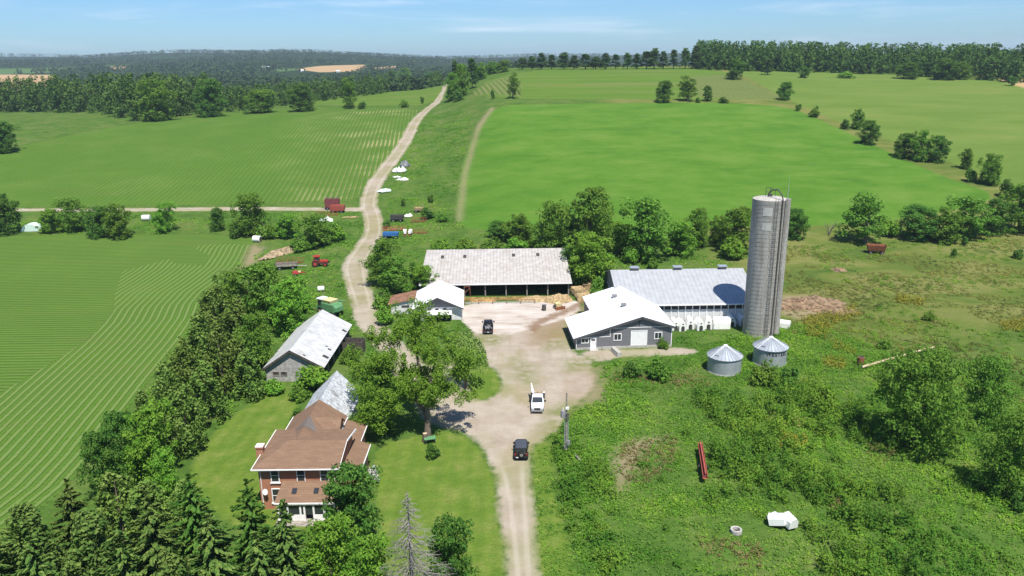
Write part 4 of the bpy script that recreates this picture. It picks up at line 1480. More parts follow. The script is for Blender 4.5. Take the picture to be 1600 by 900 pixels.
def spruce_crown(seed, h=17.0, w=7.0, whorls=22, size=0.52):
    rng = np.random.default_rng(seed)
    P, N, T, S = [], [], [], []
    for k in range(whorls):
        f = k / (whorls - 1)
        z = h * (0.05 + 0.93 * f)
        rad = w * 0.5 * (1 - f) ** 0.62 + 0.25
        nb = max(6, int(12 * (1 - f * 0.5)))
        a0 = rng.uniform(0, 6.28)
        for j in range(nb):
            a = a0 + 2 * math.pi * j / nb + rng.normal() * 0.15
            R = rad * rng.uniform(0.5, 1.08) * (1 + 0.22 * math.sin(3 * a + z * 0.9 + seed) + 0.14 * math.sin(5 * a - z * 1.7))
            m = max(4, int(R / 0.17))
            s = np.linspace(0.12, 1.0, m)
            droop = -0.30 * R * s + 0.20 * R * s ** 2.4
            x, y, zz = np.cos(a) * R * s, np.sin(a) * R * s, z + rng.normal() * 0.5 + droop
            for side in (-1, 0, 1, 0):
                off = side * (0.10 + 0.30 * (1 - s)) * min(1.0, R * 0.35) * rng.uniform(0.5, 1.3, m)
                px = x - math.sin(a) * off
                py = y + math.cos(a) * off
                pz = zz - np.abs(off) * 0.3 - rng.uniform(0, 0.28, m) * (side == 0) + rng.normal(size=m) * 0.05
                P.append(np.stack([px, py, pz], 1))
                out = np.stack([np.full(m, math.cos(a)), np.full(m, math.sin(a)), np.full(m, -0.25 if side else -0.9)], 1)
                T.append(out + rng.normal(size=(m, 3)) * 0.25)
                N.append(np.stack([np.full(m, math.cos(a) * 0.45), np.full(m, math.sin(a) * 0.45), np.full(m, 0.9)], 1) + rng.normal(size=(m, 3)) * 0.33)
                S.append(size * rng.uniform(0.65, 1.25, m))
    P, N, T, S = np.concatenate(P), np.concatenate(N), np.concatenate(T), np.concatenate(S)
    N /= np.linalg.norm(N, axis=1, keepdims=True)
    r = np.hypot(P[:, 0], P[:, 1]) / (w * 0.5 * (1 - np.clip(P[:, 2] / h, 0, 1)) ** 0.85 + 0.3)
    tint = np.clip(0.55 * np.clip(r, 0, 1) ** 2 + rng.uniform(0, 0.45, len(P)), 0, 1) * 0 + rng.uniform(0, 1, len(P))
    return cards(P, N, S, S * 0.42, rng, T), tint


def pine_crown(seed, h=15.0, w=6.0, size=0.75):
    rng = np.random.default_rng(seed)
    nb = 80
    z = h * (0.12 + 0.85 * rng.uniform(0, 1, nb) ** 0.85)
    a = rng.uniform(0, 6.28, nb)
    prof = (1 - (z / h) ** 2.2) * 0.9 + 0.12
    r = rng.uniform(0.3, 1.0, nb) * w * 0.42 * prof
    C = np.stack([np.cos(a) * r, np.sin(a) * r, z], 1)
    R = w * rng.uniform(0.12, 0.20, nb)
    return puffs(C, R, 26, size, rng, shape=(1, 1, 0.7))


def bush_crown(seed, h=2.4, w=3.2, clumps=34, per=42, size=0.27):
    rng = np.random.default_rng(seed)
    d = rdir(rng, clumps, 0.5)
    d[:, 2] = np.abs(d[:, 2])
    C = d * np.array([w * 0.34, w * 0.34, h * 0.62]) * rng.uniform(0.35, 1.0, (clumps, 1)) + np.array([0, 0, h * 0.16])
    R = w * rng.uniform(0.10, 0.18, clumps)
    return puffs(C, R, per, size, rng)


def trunk_mesh(name, h, r, seed, limbs=4, spread=0.28, m="bark", bend=0.04):
    rng = np.random.default_rng(seed)
    b = MB()
    pts = [(rng.normal() * bend * h * k / 6, rng.normal() * bend * h * k / 6, h * k / 5) for k in range(6)]
    pts[0] = (0, 0, -0.3)
    b.tube(pts, [r * 1.25, r, r * 0.82, r * 0.6, r * 0.4, r * 0.15], 7)
    for k in range(limbs):
        i = 1 + k % 4
        a = rng.uniform(0, 6.28)
        p = Vector(pts[i])
        e = p + Vector((math.cos(a), math.sin(a), 0.9)) * h * spread
        b.tube([p, (p + e) / 2 + Vector((0, 0, -0.04 * h)), e], [r * 0.45, r * 0.3, r * 0.1], 5)
    o = b.build(name, M[m], None, True)
    me = o.data
    bpy.data.objects.remove(o)
    return me


PROTO = {}


def proto(key, name, cat, crown, mt, H, W, trunk=None, crown_name="crown"):
    V, t = crown
    PROTO[key] = dict(name=name, cat=cat, crown=leaf_mesh(crown_name, V, t, LM[mt]), H=H, W=W, trunk=trunk, cn=crown_name)


tb1, tb2 = trunk_mesh("trunk", 7.5, 0.26, 3), trunk_mesh("trunk", 7.5, 0.22, 5)
tc1 = trunk_mesh("trunk", 8.0, 0.16, 6, limbs=0, bend=0.01)
ts1 = trunk_mesh("trunk", 16.0, 0.24, 8, limbs=0, bend=0.004)
ts2 = trunk_mesh("trunk", 13.0, 0.24, 18, limbs=0, bend=0.003)
tp1 = trunk_mesh("trunk", 14.0, 0.22, 9, limbs=5, spread=0.12)
tbs = trunk_mesh("stem", 1.6, 0.07, 12, limbs=4, spread=0.3)
proto("B1", "deciduous_tree", "tree", broad_crown(11), "broad", 10, 8, tb1)
proto("B2", "deciduous_tree", "tree", broad_crown(12, lobes=9, clumps=140, per=44), "broad", 10, 8, tb2)
proto("B3", "deciduous_tree", "tree", broad_crown(13, low=0.03, lobes=7), "deep", 10, 8, tb1)
proto("B4", "deciduous_tree", "tree", broad_crown(14, low=0.04, lobes=9), "bright", 10, 8, tb2)
proto("L1", "deciduous_tree", "tree", broad_crown(17, h=14, w=16, low=0.04, lobes=11, clumps=330, per=58, size=0.46), "broad", 14, 16, tb1)
proto("L2", "deciduous_tree", "tree", broad_crown(18, h=12, w=11, low=0.03, lobes=9, clumps=230, per=54, size=0.42), "broad", 12, 11, tb2)
proto("O1", "deciduous_tree", "tree", broad_crown(15, h=10, w=7, low=0.25, lobes=6, clumps=90, per=40), "broad", 10, 7, tb1)
proto("C1", "cedar_tree", "tree", cedar_crown(21), "cedar", 9, 4.2, tc1)
proto("C2", "cedar_tree", "tree", cedar_crown(22, w=5.0), "cedar", 9, 5.0, tc1)
proto("S1", "spruce_tree", "tree", spruce_crown(31), "spruce", 17, 7, ts1)
proto("S2", "spruce_tree", "tree", spruce_crown(32, w=6.2, whorls=26), "spruce", 17, 6.2, ts1)
proto("S3", "spruce_tree", "tree", spruce_crown(33, w=7.4, whorls=20), "deep", 17, 7.4, ts1)
proto("S4", "spruce_tree", "tree", cedar_crown(34, h=15, w=7.0, n=9500, size=0.38, sharp=1.05), "spruce", 15, 6.6, ts2)
proto("P1", "pine_tree", "tree", pine_crown(41), "darkpine", 15, 6, tp1)
proto("P2", "pine_tree", "tree", pine_crown(42, w=6.5), "far", 15, 6.5, tp1)
proto("P3", "pine_tree", "tree", pine_crown(43, w=5), "darkpine", 15, 5, tp1)
proto("U1", "bush", "bush", bush_crown(51), "broad", 2.4, 3.2, tbs, "foliage")
proto("U2", "bush", "bush", bush_crown(52, clumps=40), "bright", 2.4, 3.2, tbs, "foliage")
proto("U3", "bush", "bush", bush_crown(53), "deep", 2.4, 3.2, tbs, "foliage")
proto("U4", "bush", "bush", bush_crown(54), "blossom", 2.4, 3.2, tbs, "foliage")
FOOT = []          # (x, y, radius) where crowns stand, so weeds keep out of the middle


def plant(key, px, base, top, wpx, label, group=None, cat=None, name=None, hmax=None):
    P = PROTO[key]
    loc, dep = at(px, base)
    h = height_to(loc, top)
    if hmax:
        h = min(h, hmax)
    wd = wpx * dep / F
    root = thing(name or P["name"], (loc.x, loc.y, loc.z - 0.05), random.uniform(0, 6.28), label, cat or P["cat"], group)
    root.scale = (wd / P["W"], wd / P["W"], h / P["H"])
    c = bpy.data.objects.new(P["cn"], P["crown"])
    COL.objects.link(c)
    c.parent = root
    if P["trunk"]:
        k = bpy.data.objects.new(P["trunk"].name.split(".")[0], P["trunk"])
        COL.objects.link(k)
        k.parent = root
    FOOT.append((loc.x, loc.y, wd * 0.35))
    return root


HB = "trees of the hedgerow behind the barns"
for a in (
    ("B3", 782, 374, 346, 42, "small dark tree at hedgerow's end nearest the lane"),
    ("B1", 812, 384, 336, 50, "medium rounded tree behind middle of the pole shed roof"),
    ("B2", 858, 396, 316, 62, "tall tree left of the hedgerow's tallest, behind pole shed"),
    ("B1", 922, 404, 295, 84, "tallest broad tree of hedgerow, behind right end of pole shed"),
    ("B3", 892, 392, 334, 44, "dark tree squeezed between the two tall hedgerow trees"),
    ("B4", 968, 396, 346, 50, "low bright tree in hedgerow gap beside the tallest tree"),
    ("B2", 1012, 408, 310, 86, "wide dome shaped tree in hedgerow behind cattle barn's left end"),
    ("B4", 1062, 400, 345, 58, "lower tree touching right flank of the dome shaped tree"),
    ("B1", 1088, 388, 326, 40, "slim pointed tree in hedgerow above middle roof vent"),
    ("B2", 1148, 394, 324, 66, "large tree in hedgerow just left of the silo"),
    ("U2", 1145, 404, 366, 52, "bright round bush at foot of hedgerow left of silo"),
    ("B1", 1122, 380, 338, 40, "small tree filling hedgerow between slim tree and silo"),
    ("B3", 1243, 374, 326, 40, "dark tree in hedgerow just right of the silo"),
    ("O1", 1352, 380, 300, 72, "tall loose tree standing alone above the red dump wagon"),
    ("U2", 1388, 368, 338, 46, "light bush beside the tall loose tree, on its right"),
    ("B3", 1432, 374, 322, 62, "dark rounded tree left in the right hand hedgerow clump"),
    ("B1", 1472, 376, 324, 56, "middle tree of the right hand hedgerow clump"),
    ("B2", 1512, 372, 308, 70, "tallest tree of the right hand hedgerow clump"),
    ("B3", 1552, 366, 310, 50, "tree closing the right hand hedgerow clump, at its end"),
    ("B2", 1590, 362, 286, 70, "big hedgerow tree cut off by the picture's right edge"),
):
    plant(*a, group=HB)
BB = "bushes around the pole shed"
for a in (
    ("U2", 690, 392, 372, 46, "low bright bush behind left end of the pole shed"),
    ("U2", 728, 391, 370, 48, "low bright bush behind pole shed, second from its left"),
    ("U1", 768, 389, 366, 50, "green bush behind pole shed roof left of middle"),
    ("U2", 808, 388, 368, 48, "rounded green bush behind the pole shed ridge middle"),
    ("U1", 846, 388, 364, 50, "bush behind pole shed roof right of middle"),
    ("B4", 922, 448, 366, 84, "big bright leafy tree hiding right end of pole shed"),
    ("B3", 896, 438, 384, 46, "dark tree leaning over pole shed roof's right corner"),
    ("U1", 938, 462, 420, 50, "bush behind the hay bales beside the pole shed"),
    ("U2", 985, 412, 380, 32, "small upright bush in grass behind the cattle barn"),
    ("U1", 1020, 420, 396, 26, "small dark bush close behind cattle barn roof"),
    ("B2", 598, 446, 374, 58, "leafy tree beside the lane bend above the garage"),
    ("B1", 624, 466, 402, 62, "leafy tree directly behind the rusty lean-to"),
    ("B4", 660, 462, 414, 54, "bright tree between garage and pole shed corner"),
    ("U1", 601, 480, 446, 46, "shaded bush at foot of lane side tree"),
    ("U2", 602, 506, 474, 40, "weedy bush in front of the lean-to's left corner"),
    ("U2", 640, 520, 492, 40, "bush in front of garage's left corner"),
    ("U3", 668, 342, 320, 34, "dark low bush right of the small tan wagon"),
    ("U1", 692, 346, 328, 28, "green bush near the bright field's lower corner"),
    ("U3", 604, 356, 342, 22, "small bush between lane and blue sided wagon"),
    ("U3", 630, 322, 308, 10, "tiny dark shrub below the pale green sheets"),
    ("U3", 673, 316, 302, 16, "small dark shrub alone in the strip by bright field"),
    ("U1", 1036, 544, 522, 26, "dark bush against the charcoal barn's right corner"),
):
    plant(*a, group=BB)
FB = "trees along the field boundary on the hill"
for a in (
    ("B3", 1037, 160, 126, 28, "conical dark tree on boundary left of the loose tree"),
    ("O1", 1075, 158, 118, 34, "loose crowned tree with bare trunk on the field boundary"),
    ("B3", 1105, 158, 134, 16, "small oval tree right of loose crowned boundary tree"),
    ("U3", 1130, 161, 149, 24, "flat bush on the boundary right of the oval tree"),
    ("U3", 1090, 161, 150, 12, "tiny bush between loose tree and oval tree"),
    ("B3", 1225, 156, 128, 24, "dark conical tree at boundary corner by the pasture"),
    ("U1", 1272, 183, 161, 24, "round bush at top of sloping boundary, below conical tree"),
    ("U3", 1247, 173, 160, 16, "thin bush where the sloping boundary begins"),
    ("U3", 1320, 202, 182, 20, "dark bush left of a slim tree on sloping boundary"),
    ("B1", 1339, 202, 170, 22, "slim tree beside dark bush on sloping boundary"),
    ("B3", 1358, 226, 188, 32, "dark ragged tree halfway down the sloping boundary"),
    ("B3", 1412, 246, 208, 34, "first dark tree of the triple clump on sloping boundary"),
    ("B1", 1438, 252, 204, 36, "tallest middle tree of triple clump on sloping boundary"),
    ("B3", 1466, 254, 212, 32, "last tree of triple clump on sloping boundary"),
    ("B1", 1508, 264, 232, 22, "lone slim tree below the triple clump"),
    ("U3", 1516, 284, 258, 28, "dark bush at foot of sloping boundary"),
    ("B1", 1542, 288, 240, 36, "feathery tree near bottom of the sloping boundary"),
    ("U3", 1572, 308, 274, 34, "dark bush where sloping boundary meets hedgerow"),
    ("U1", 1598, 304, 276, 28, "bush at picture's right edge under sloping boundary"),
    ("O1", 801, 154, 113, 22, "dark spindly tree beside the striped hill field"),
    ("U3", 770, 155, 136, 10, "tiny shrub left of dark spindly tree"),
    ("B3", 1150, 124, 93, 30, "dark round tree standing in the hilltop field"),
    ("P1", 1199, 117, 92, 22, "tree just in front of the hilltop wood's left part"),
    ("B3", 1257, 122, 104, 16, "little dark tree in pasture below hilltop wood"),
    ("U2", 1322, 122, 110, 34, "light bushes at top of the right hand pasture"),
    ("B3", 1415, 123, 98, 36, "round tree in front of the hilltop wood"),
    ("B3", 1478, 125, 92, 40, "larger dark tree before the hilltop wood, far right"),
    ("B1", 1500, 124, 96, 30, "tree beside larger dark tree before hilltop wood"),
    ("U3", 1545, 124, 112, 22, "bush by the tan stubble field on the hill"),
    ("U3", 1580, 134, 114, 22, "dark bush in front of the tan stubble field"),
):
    plant(*a, group=FB)
LT = "trees where the lane crosses the hilltop"
for a in (
    ("P3", 712, 152, 94, 18, "tall narrow dark tree by the lane on hilltop"),
    ("B1", 706, 158, 114, 26, "green tree at foot of tall narrow lane tree"),
    ("B2", 722, 150, 100, 30, "leafy tree right of the tall narrow lane tree"),
    ("P1", 738, 138, 91, 22, "dark peaked tree between lane and striped field"),
    ("B1", 752, 124, 98, 26, "tree behind dark peaked one, near striped field"),
    ("U3", 716, 158, 136, 26, "dark bush at roadside under lane trees"),
    ("B1", 768, 116, 96, 24, "first of the small trees leading to skyline row"),
    ("B2", 786, 113, 94, 24, "second of the small trees leading to skyline row"),
    ("B3", 612, 140, 110, 24, "dark tree on rim of far green field, left of pair"),
    ("B1", 633, 136, 106, 26, "tall tree on rim of far green field"),
    ("B3", 670, 130, 112, 16, "small tree on far field rim close to lane"),
    ("O1", 548, 168, 122, 26, "lone upright tree between the two left fields"),
    ("U3", 546, 170, 156, 26, "bush under the lone upright tree"),
    ("U3", 566, 170, 156, 22, "bush just right of the lone upright tree"),
    ("U1", 632, 168, 152, 20, "round bush near lane at far field corner"),
    ("U3", 660, 162, 148, 10, "tiny tree beside lane below the far field"),
    ("B3", 470, 174, 132, 44, "broad dark tree at edge of left field"),
    ("B2", 408, 176, 140, 58, "broad tree mass left of far green field"),
    ("B1", 250, 188, 124, 60, "large tree standing forward of the left wood"),
    ("B3", 330, 182, 124, 50, "dark tree at wood's edge above the left field"),
    ("B3", 12, 238, 190, 40, "dark tree at left picture edge beyond the left field"),
):
    plant(*a, group=LT)
SK = "tall trees in the skyline row on the hill"
rs = np.random.default_rng(5)
for k, px in enumerate((816, 831, 846, 862, 881, 897, 915, 931, 946, 962, 980, 995, 1010, 1022, 1036, 1052, 1070, 1086, 1102, 1120)):
    top = np.interp(px, [816, 880, 960, 1020, 1120], [88, 86, 84, 78, 72]) + rs.uniform(-5, 4)
    plant(("P1", "P2", "P3")[k % 3], px, 108.5 - 0.004 * (px - 816), top, rs.uniform(18, 26), "tall dark tree in the open skyline row left of the hilltop wood", group=SK)
MH = "trees of the hedge between the two left fields"
for a in (
    ("B3", 12, 366, 303, 52, "dark tree cut by left picture edge beside pale tent"),
    ("B4", 82, 364, 326, 40, "light bushy tree just right of the pale tent"),
    ("B2", 118, 362, 310, 50, "tall tree left of centre in the mid-field hedge"),
    ("B3", 160, 368, 322, 48, "dark rounded tree in middle of mid-field hedge"),
    ("B1", 186, 372, 318, 42, "dark tree closing the hedge left of the white tank"),
    ("B4", 262, 362, 316, 36, "single light tree right of the white tank"),
    ("B3", 342, 360, 324, 26, "small dark conical tree by field track"),
    ("B2", 394, 366, 302, 62, "large leafy tree above the curved headland rows"),
    ("U3", 368, 372, 342, 28, "dark bush left under the large leafy tree"),
    ("U1", 418, 372, 336, 44, "bush right under the large leafy tree"),
    ("B4", 452, 372, 334, 46, "bright bush mass near the hay mound"),
    ("B1", 492, 386, 336, 56, "leafy bush tree above the red tractor"),
    ("U2", 526, 376, 344, 42, "bush beside the lane under red wagons"),
    ("U1", 470, 392, 360, 44, "low bush between hay mound and leafy bush tree"),
    ("U3", 440, 366, 342, 30, "dark low bush behind the hay mound"),
):
    plant(*a, group=MH)
CB = "cedars and trees of the belt beside the bean field"
for a in (
    ("B1", 372, 500, 426, 70, "leafy tree at top of the belt beside curved rows"),
    ("B2", 420, 508, 412, 82, "biggest bright tree at belt top behind drive shed"),
    ("B4", 458, 520, 436, 70, "bright tree overhanging the drive shed roof"),
    ("B4", 468, 486, 448, 46, "small bright tree behind drive shed's far end"),
    ("C2", 340, 530, 444, 56, "olive cedar on belt edge below the curved rows"),
    ("C1", 375, 556, 462, 52, "tall olive cedar left of the drive shed gable"),
    ("B1", 402, 580, 490, 58, "leafy tree touching drive shed's left eave"),
    ("C2", 322, 580, 486, 56, "olive cedar between bean rows and lawn, upper"),
    ("C2", 352, 618, 516, 60, "olive cedar at lawn's top left corner"),
    ("C1", 392, 622, 540, 46, "cedar below drive shed's left corner"),
    ("C2", 292, 626, 528, 58, "olive cedar along belt's field side, middle"),
    ("C1", 326, 660, 560, 56, "tall cedar on the lawn side of belt, middle"),
    ("C2", 268, 668, 566, 58, "brownish cedar leaning to the bean rows"),
    ("C2", 296, 706, 600, 60, "dark cedar beside the left lawn, lower"),
    ("C1", 240, 706, 606, 52, "slim cedar on field edge, lower middle of belt"),
    ("B4", 248, 752, 634, 84, "bright maple in the belt left of the lawn"),
    ("B3", 200, 736, 644, 60, "dark tree on belt's field edge left of bright maple"),
    ("B3", 172, 782, 676, 62, "low dark tree at the belt's bottom field edge"),
    ("B4", 268, 800, 706, 56, "smaller bright maple below the bright maple"),
    ("U2", 430, 614, 590, 46, "weedy bush at foot of the drive shed gable"),
    ("U2", 488, 606, 566, 74, "large bright bush between drive shed and woodshed"),
    ("U1", 468, 624, 592, 46, "bush at corner of left lawn near woodshed"),
    ("U1", 548, 566, 530, 46, "bush by the drive shed's open side"),
    ("U3", 466, 664, 630, 32, "dark shrub along left wall of the woodshed"),
    ("U3", 456, 690, 656, 24, "dark shrub against farmhouse rear wing's left wall"),
):
    plant(*a, group=CB)
SG = "spruces in the grove at the bottom left corner"
for a in (
    ("S1", 132, 900, 752, 96, "spruce with pointed top nearest the bean rows"),
    ("C2", 196, 850, 738, 84, "olive conifer at back of grove below the bright maples"),
    ("C1", 240, 850, 744, 76, "second olive conifer at back of grove, left of spruce"),
    ("S3", 318, 905, 744, 118, "dark blue-green spruce beside the left lawn"),
    ("S1", 258, 950, 772, 120, "spruce in middle of grove, front rank"),
    ("S3", 404, 910, 752, 104, "dark spruce in front of farmhouse's left corner"),
    ("S4", 70, 960, 780, 124, "spruce near the left picture edge of the grove"),
    ("S4", 168, 980, 790, 124, "spruce low in grove, second from left edge"),
    ("S2", 350, 990, 806, 124, "spruce at bottom of grove below dark blue-green one"),
    ("S2", 458, 940, 782, 86, "drooping spruce standing in front of the sunporch"),
    ("S2", 10, 1010, 800, 120, "spruce cut by the bottom left picture corner"),
    ("S2", 225, 1060, 832, 130, "spruce cut off at the bottom picture edge"),
    ("S2", 424, 1040, 834, 116, "spruce at bottom edge right of the grove"),
    ("S2", 95, 1080, 842, 130, "front spruce at bottom edge left of the grove"),
    ("S4", 300, 1090, 850, 120, "front spruce at bottom edge in the middle of the grove"),
    ("C2", 36, 880, 800, 66, "olive conifer at grove's left end beside bean rows"),
    ("C2", 290, 850, 752, 70, "olive conifer behind the dark blue-green spruce"),
):
    plant(*a, group=SG)
YB = "trees and shrubs around the farmhouse lawn"
for a in (
    ("B3", 553, 846, 724, 96, "large dark green tree in front of the farmhouse's right corner"),
    ("U4", 584, 752, 722, 34, "white flowering bush at farmhouse's right corner"),
    ("B4", 520, 930, 812, 90, "yellow-green tree below the large farmhouse tree"),
    ("B4", 580, 960, 838, 80, "yellow-green shrub mass at bottom edge by dead spruce"),
    ("B3", 706, 930, 806, 78, "dark leafy tree behind the dead spruce"),
    ("U3", 677, 716, 688, 34, "clipped dark round shrub on the lawn by big tree"),
    ("B2", 600, 668, 560, 70, "dense tree between woodshed and the big shade tree"),
):
    plant(*a, group=YB)
RB = "trees and thickets in the overgrown field on the right"
for a in (
    ("L1", 1428, 696, 550, 146, "huge broad tree standing in the overgrown right field"),
    ("L2", 1534, 664, 560, 74, "dark tree touching the huge broad tree on its right"),
    ("L2", 1572, 772, 646, 96, "big tree at right edge below the huge broad tree"),
    ("U1", 1196, 600, 556, 64, "dark bush between the two grain bins"),
    ("U3", 1232, 604, 566, 46, "bush in front of the lettered grain bin"),
    ("U1", 1030, 592, 548, 56, "dark bush in weeds below the overhead door"),
    ("U3", 988, 590, 560, 44, "bush left of the dark bush below overhead door"),
    ("U2", 1288, 640, 600, 60, "leafy bush left of the huge broad tree"),
    ("U1", 1380, 545, 524, 30, "small dark shrub above the fallen pole"),
    ("U1", 1452, 500, 482, 26, "small shrub in meadow above the huge broad tree"),
    ("U3", 1490, 402, 384, 14, "tiny bush in the meadow right of red dump wagon"),
    ("U3", 1507, 384, 366, 14, "tiny dark bush close to right hedgerow clump"),
    ("U3", 1590, 404, 386, 24, "small bush in meadow at right picture edge"),
    ("U3", 1592, 800, 760, 40, "bush at right picture edge, lower right"),
):
    plant(*a, group=RB)

# ---- the big shade tree, with three limbs and airy hanging crown
bl, bd = at(668, 686)
rng = np.random.default_rng(77)
shade = thing("shade_tree", (bl.x, bl.y, bl.z - 0.05), 0, "big airy shade tree with forked trunk beside driveway and lawn", "tree")
b = MB()
limbs = [
    ([(0, 0, -0.3), (0.1, 0.1, 2.2), (0.1, 0.3, 5.0), (0.9, 0.8, 8.5), (1.6, 1.5, 12.5)], [0.55, 0.42, 0.36, 0.25, 0.08]),
    ([(0.1, 0.2, 3.4), (-1.4, 0.9, 5.6), (-3.4, 1.4, 8.2), (-5.8, 1.8, 10.6)], [0.34, 0.27, 0.19, 0.06]),
    ([(0.1, 0.3, 4.8), (-0.8, 2.4, 8.0), (-1.6, 4.4, 12.0), (-1.7, 5.0, 15.5)], [0.32, 0.25, 0.17, 0.05]),
    ([(0.1, 0.3, 5.0), (2.0, 1.4, 7.5), (4.2, 2.0, 9.6), (5.6, 2.2, 11.4)], [0.26, 0.2, 0.13, 0.05]),
    ([(-1.4, 0.9, 5.6), (-3.0, -0.4, 6.6), (-5.6, -1.0, 6.4), (-7.2, -1.0, 5.0)], [0.16, 0.13, 0.09, 0.04]),
    ([(-2.0, 1.0, 6.4), (-3.8, 3.4, 9.6), (-5.4, 5.2, 12.4)], [0.16, 0.11, 0.04]),
]
for p, r in limbs:
    b.tube(p, r, 8)
b.build("trunk", M["bark"], shade, True)
LC, LR = [], []
for p, r in limbs:
    P = np.array(p)
    for k in range(1, len(P)):
        for f in (0.35, 0.8, 1.05):
            c = P[k - 1] * (1 - f) + P[k] * f
            if c[2] > 5.0:
                LC.append(c + rng.normal(size=3) * 0.5)
                LR.append(rng.uniform(1.1, 1.9))
for c, r in (((0.5, 1, 13.5), 2.0), ((2.4, 1.5, 12.6), 1.8), ((-2.5, 4.0, 14.5), 2.0), ((-0.2, 5.0, 16.4), 1.6), ((4.6, 2.0, 11.8), 1.9), ((5.6, 1.2, 8.6), 1.8), ((3.6, 0.2, 7.2), 1.7), ((-7.0, 1.4, 10.5), 1.8),
             ((-8.0, -0.5, 7.6), 1.7), ((-8.4, -1.2, 4.6), 1.5), ((-6.2, -1.4, 5.2), 1.5), ((-5.0, 0.6, 11.2), 1.8), ((-3.0, 2.2, 11.0), 1.7), ((-6.2, 5.6, 12.6), 1.8), ((-3.2, -0.8, 8.0), 1.6), ((2.2, -0.6, 9.6), 1.6), ((-4.4, 6.0, 14.0), 1.6),
             ((-8.8, 3.0, 9.0), 1.6), ((1.0, 3.4, 14.6), 1.7), ((6.4, 2.6, 10.4), 1.4), ((-5.0, -1.6, 7.4), 1.5), ((0.2, -1.2, 6.6), 1.2), ((-9.8, 2.0, 6.0), 1.7), ((-9.6, 4.0, 9.4), 1.8), ((-8.0, 6.5, 12.4), 1.8), ((-9.4, -0.4, 3.6), 1.5), ((-7.6, -1.6, 3.4), 1.4), ((-4.0, 7.4, 15.6), 1.8), ((-1.2, 6.6, 17.2), 1.6), ((-6.4, 3.0, 9.4), 1.9), ((1.6, 4.6, 15.6), 1.7), ((-6.6, -2.0, 6.0), 1.5), ((3.6, 3.4, 13.4), 1.7), ((-2.0, 2.6, 9.2), 1.6), ((-6.4, -2.4, 3.6), 1.5), ((-4.2, -2.2, 5.0), 1.4), ((5.4, 0.0, 6.4), 1.4), ((1.8, -1.6, 8.0), 1.3), ((-1.8, -1.8, 8.6), 1.4), ((-10.2, 5.4, 7.6), 1.7)):
    LC.append(np.array(c)); LR.append(r)
LC, LR = np.array(LC), np.array(LR)
i = rng.integers(0, len(LC), 680)
d = rdir(rng, 680, 0.1)
C = LC[i] + d * LR[i][:, None] * rng.uniform(0.2, 1.1, (680, 1))
V1, t1 = puffs(C, rng.uniform(0.4, 0.85, 680), 60, 0.29, rng, shape=(1, 1, 1.25))
o = bpy.data.objects.new("crown", leaf_mesh("crown", V1, t1, LM["bright"]))
COL.objects.link(o)
o.parent = shade

# stump, with cut face, leaning on the big tree's foot
b = MB()
b.tube([(0, 0, -0.1), (0.05, -0.05, 1.3)], [0.42, 0.34], 10)
st_ = b.build("stump", M["bark"], None, True, at(664, 690)[0])
tag(st_, "tall sawn stump with pale cut top beside big shade tree", "stump")
b = MB()
b.lathe([(0.33, 0), (0.02, 0.03)], 10, c=(0.05, -0.05))
sc_ = b.build("cut_face", M["cut_wood"], st_)
sc_.location = (0, 0, 1.301)

# ---- young weeping willow
wl, wd_ = at(728, 606)
wil = thing("willow_tree", (wl.x, wl.y, wl.z - 0.05), 0, "young weeping willow with pale hanging foliage beside the gravel yard", "tree")
P, N, T, S = [], [], [], []
for k in range(190):
    a = rng.uniform(0, 6.28)
    r = 3.1 * math.sqrt(rng.uniform(0.05, 1))
    top = 9.6 - 0.34 * r * r * 0.9 + rng.uniform(-0.8, 0.5)
    ln = rng.uniform(2.0, 4.2) * (0.6 + 0.4 * r / 3.1)
    m = 16
    s = np.linspace(0, 1, m)
    rr2 = r + 0.5 * s
    P.append(np.stack([np.cos(a) * rr2, np.sin(a) * rr2, np.maximum(0.3, top - ln * s)], 1) + rng.normal(size=(m, 3)) * 0.16)
    N.append(np.stack([np.full(m, math.cos(a)), np.full(m, math.sin(a)), 0.9 - 0.6 * s], 1) + rng.normal(size=(m, 3)) * 0.45)
    T.append(np.stack([np.full(m, 0.2 * math.cos(a)), np.full(m, 0.2 * math.sin(a)), np.full(m, -1.0)], 1) + rng.normal(size=(m, 3)) * 0.2)
P, N, T = np.concatenate(P), np.concatenate(N), np.concatenate(T)
N /= np.linalg.norm(N, axis=1, keepdims=True)
S = rng.uniform(0.3, 0.55, len(P))
o = bpy.data.objects.new("crown", leaf_mesh("crown", cards(P, N, S, S * 0.42, rng, T), rng.uniform(0, 1, len(P)), LM["willow"]))
COL.objects.link(o)
o.parent = wil
o = bpy.data.objects.new("trunk", tb2)
COL.objects.link(o)
o.parent = wil
FOOT.append((wl.x, wl.y, 2.5))

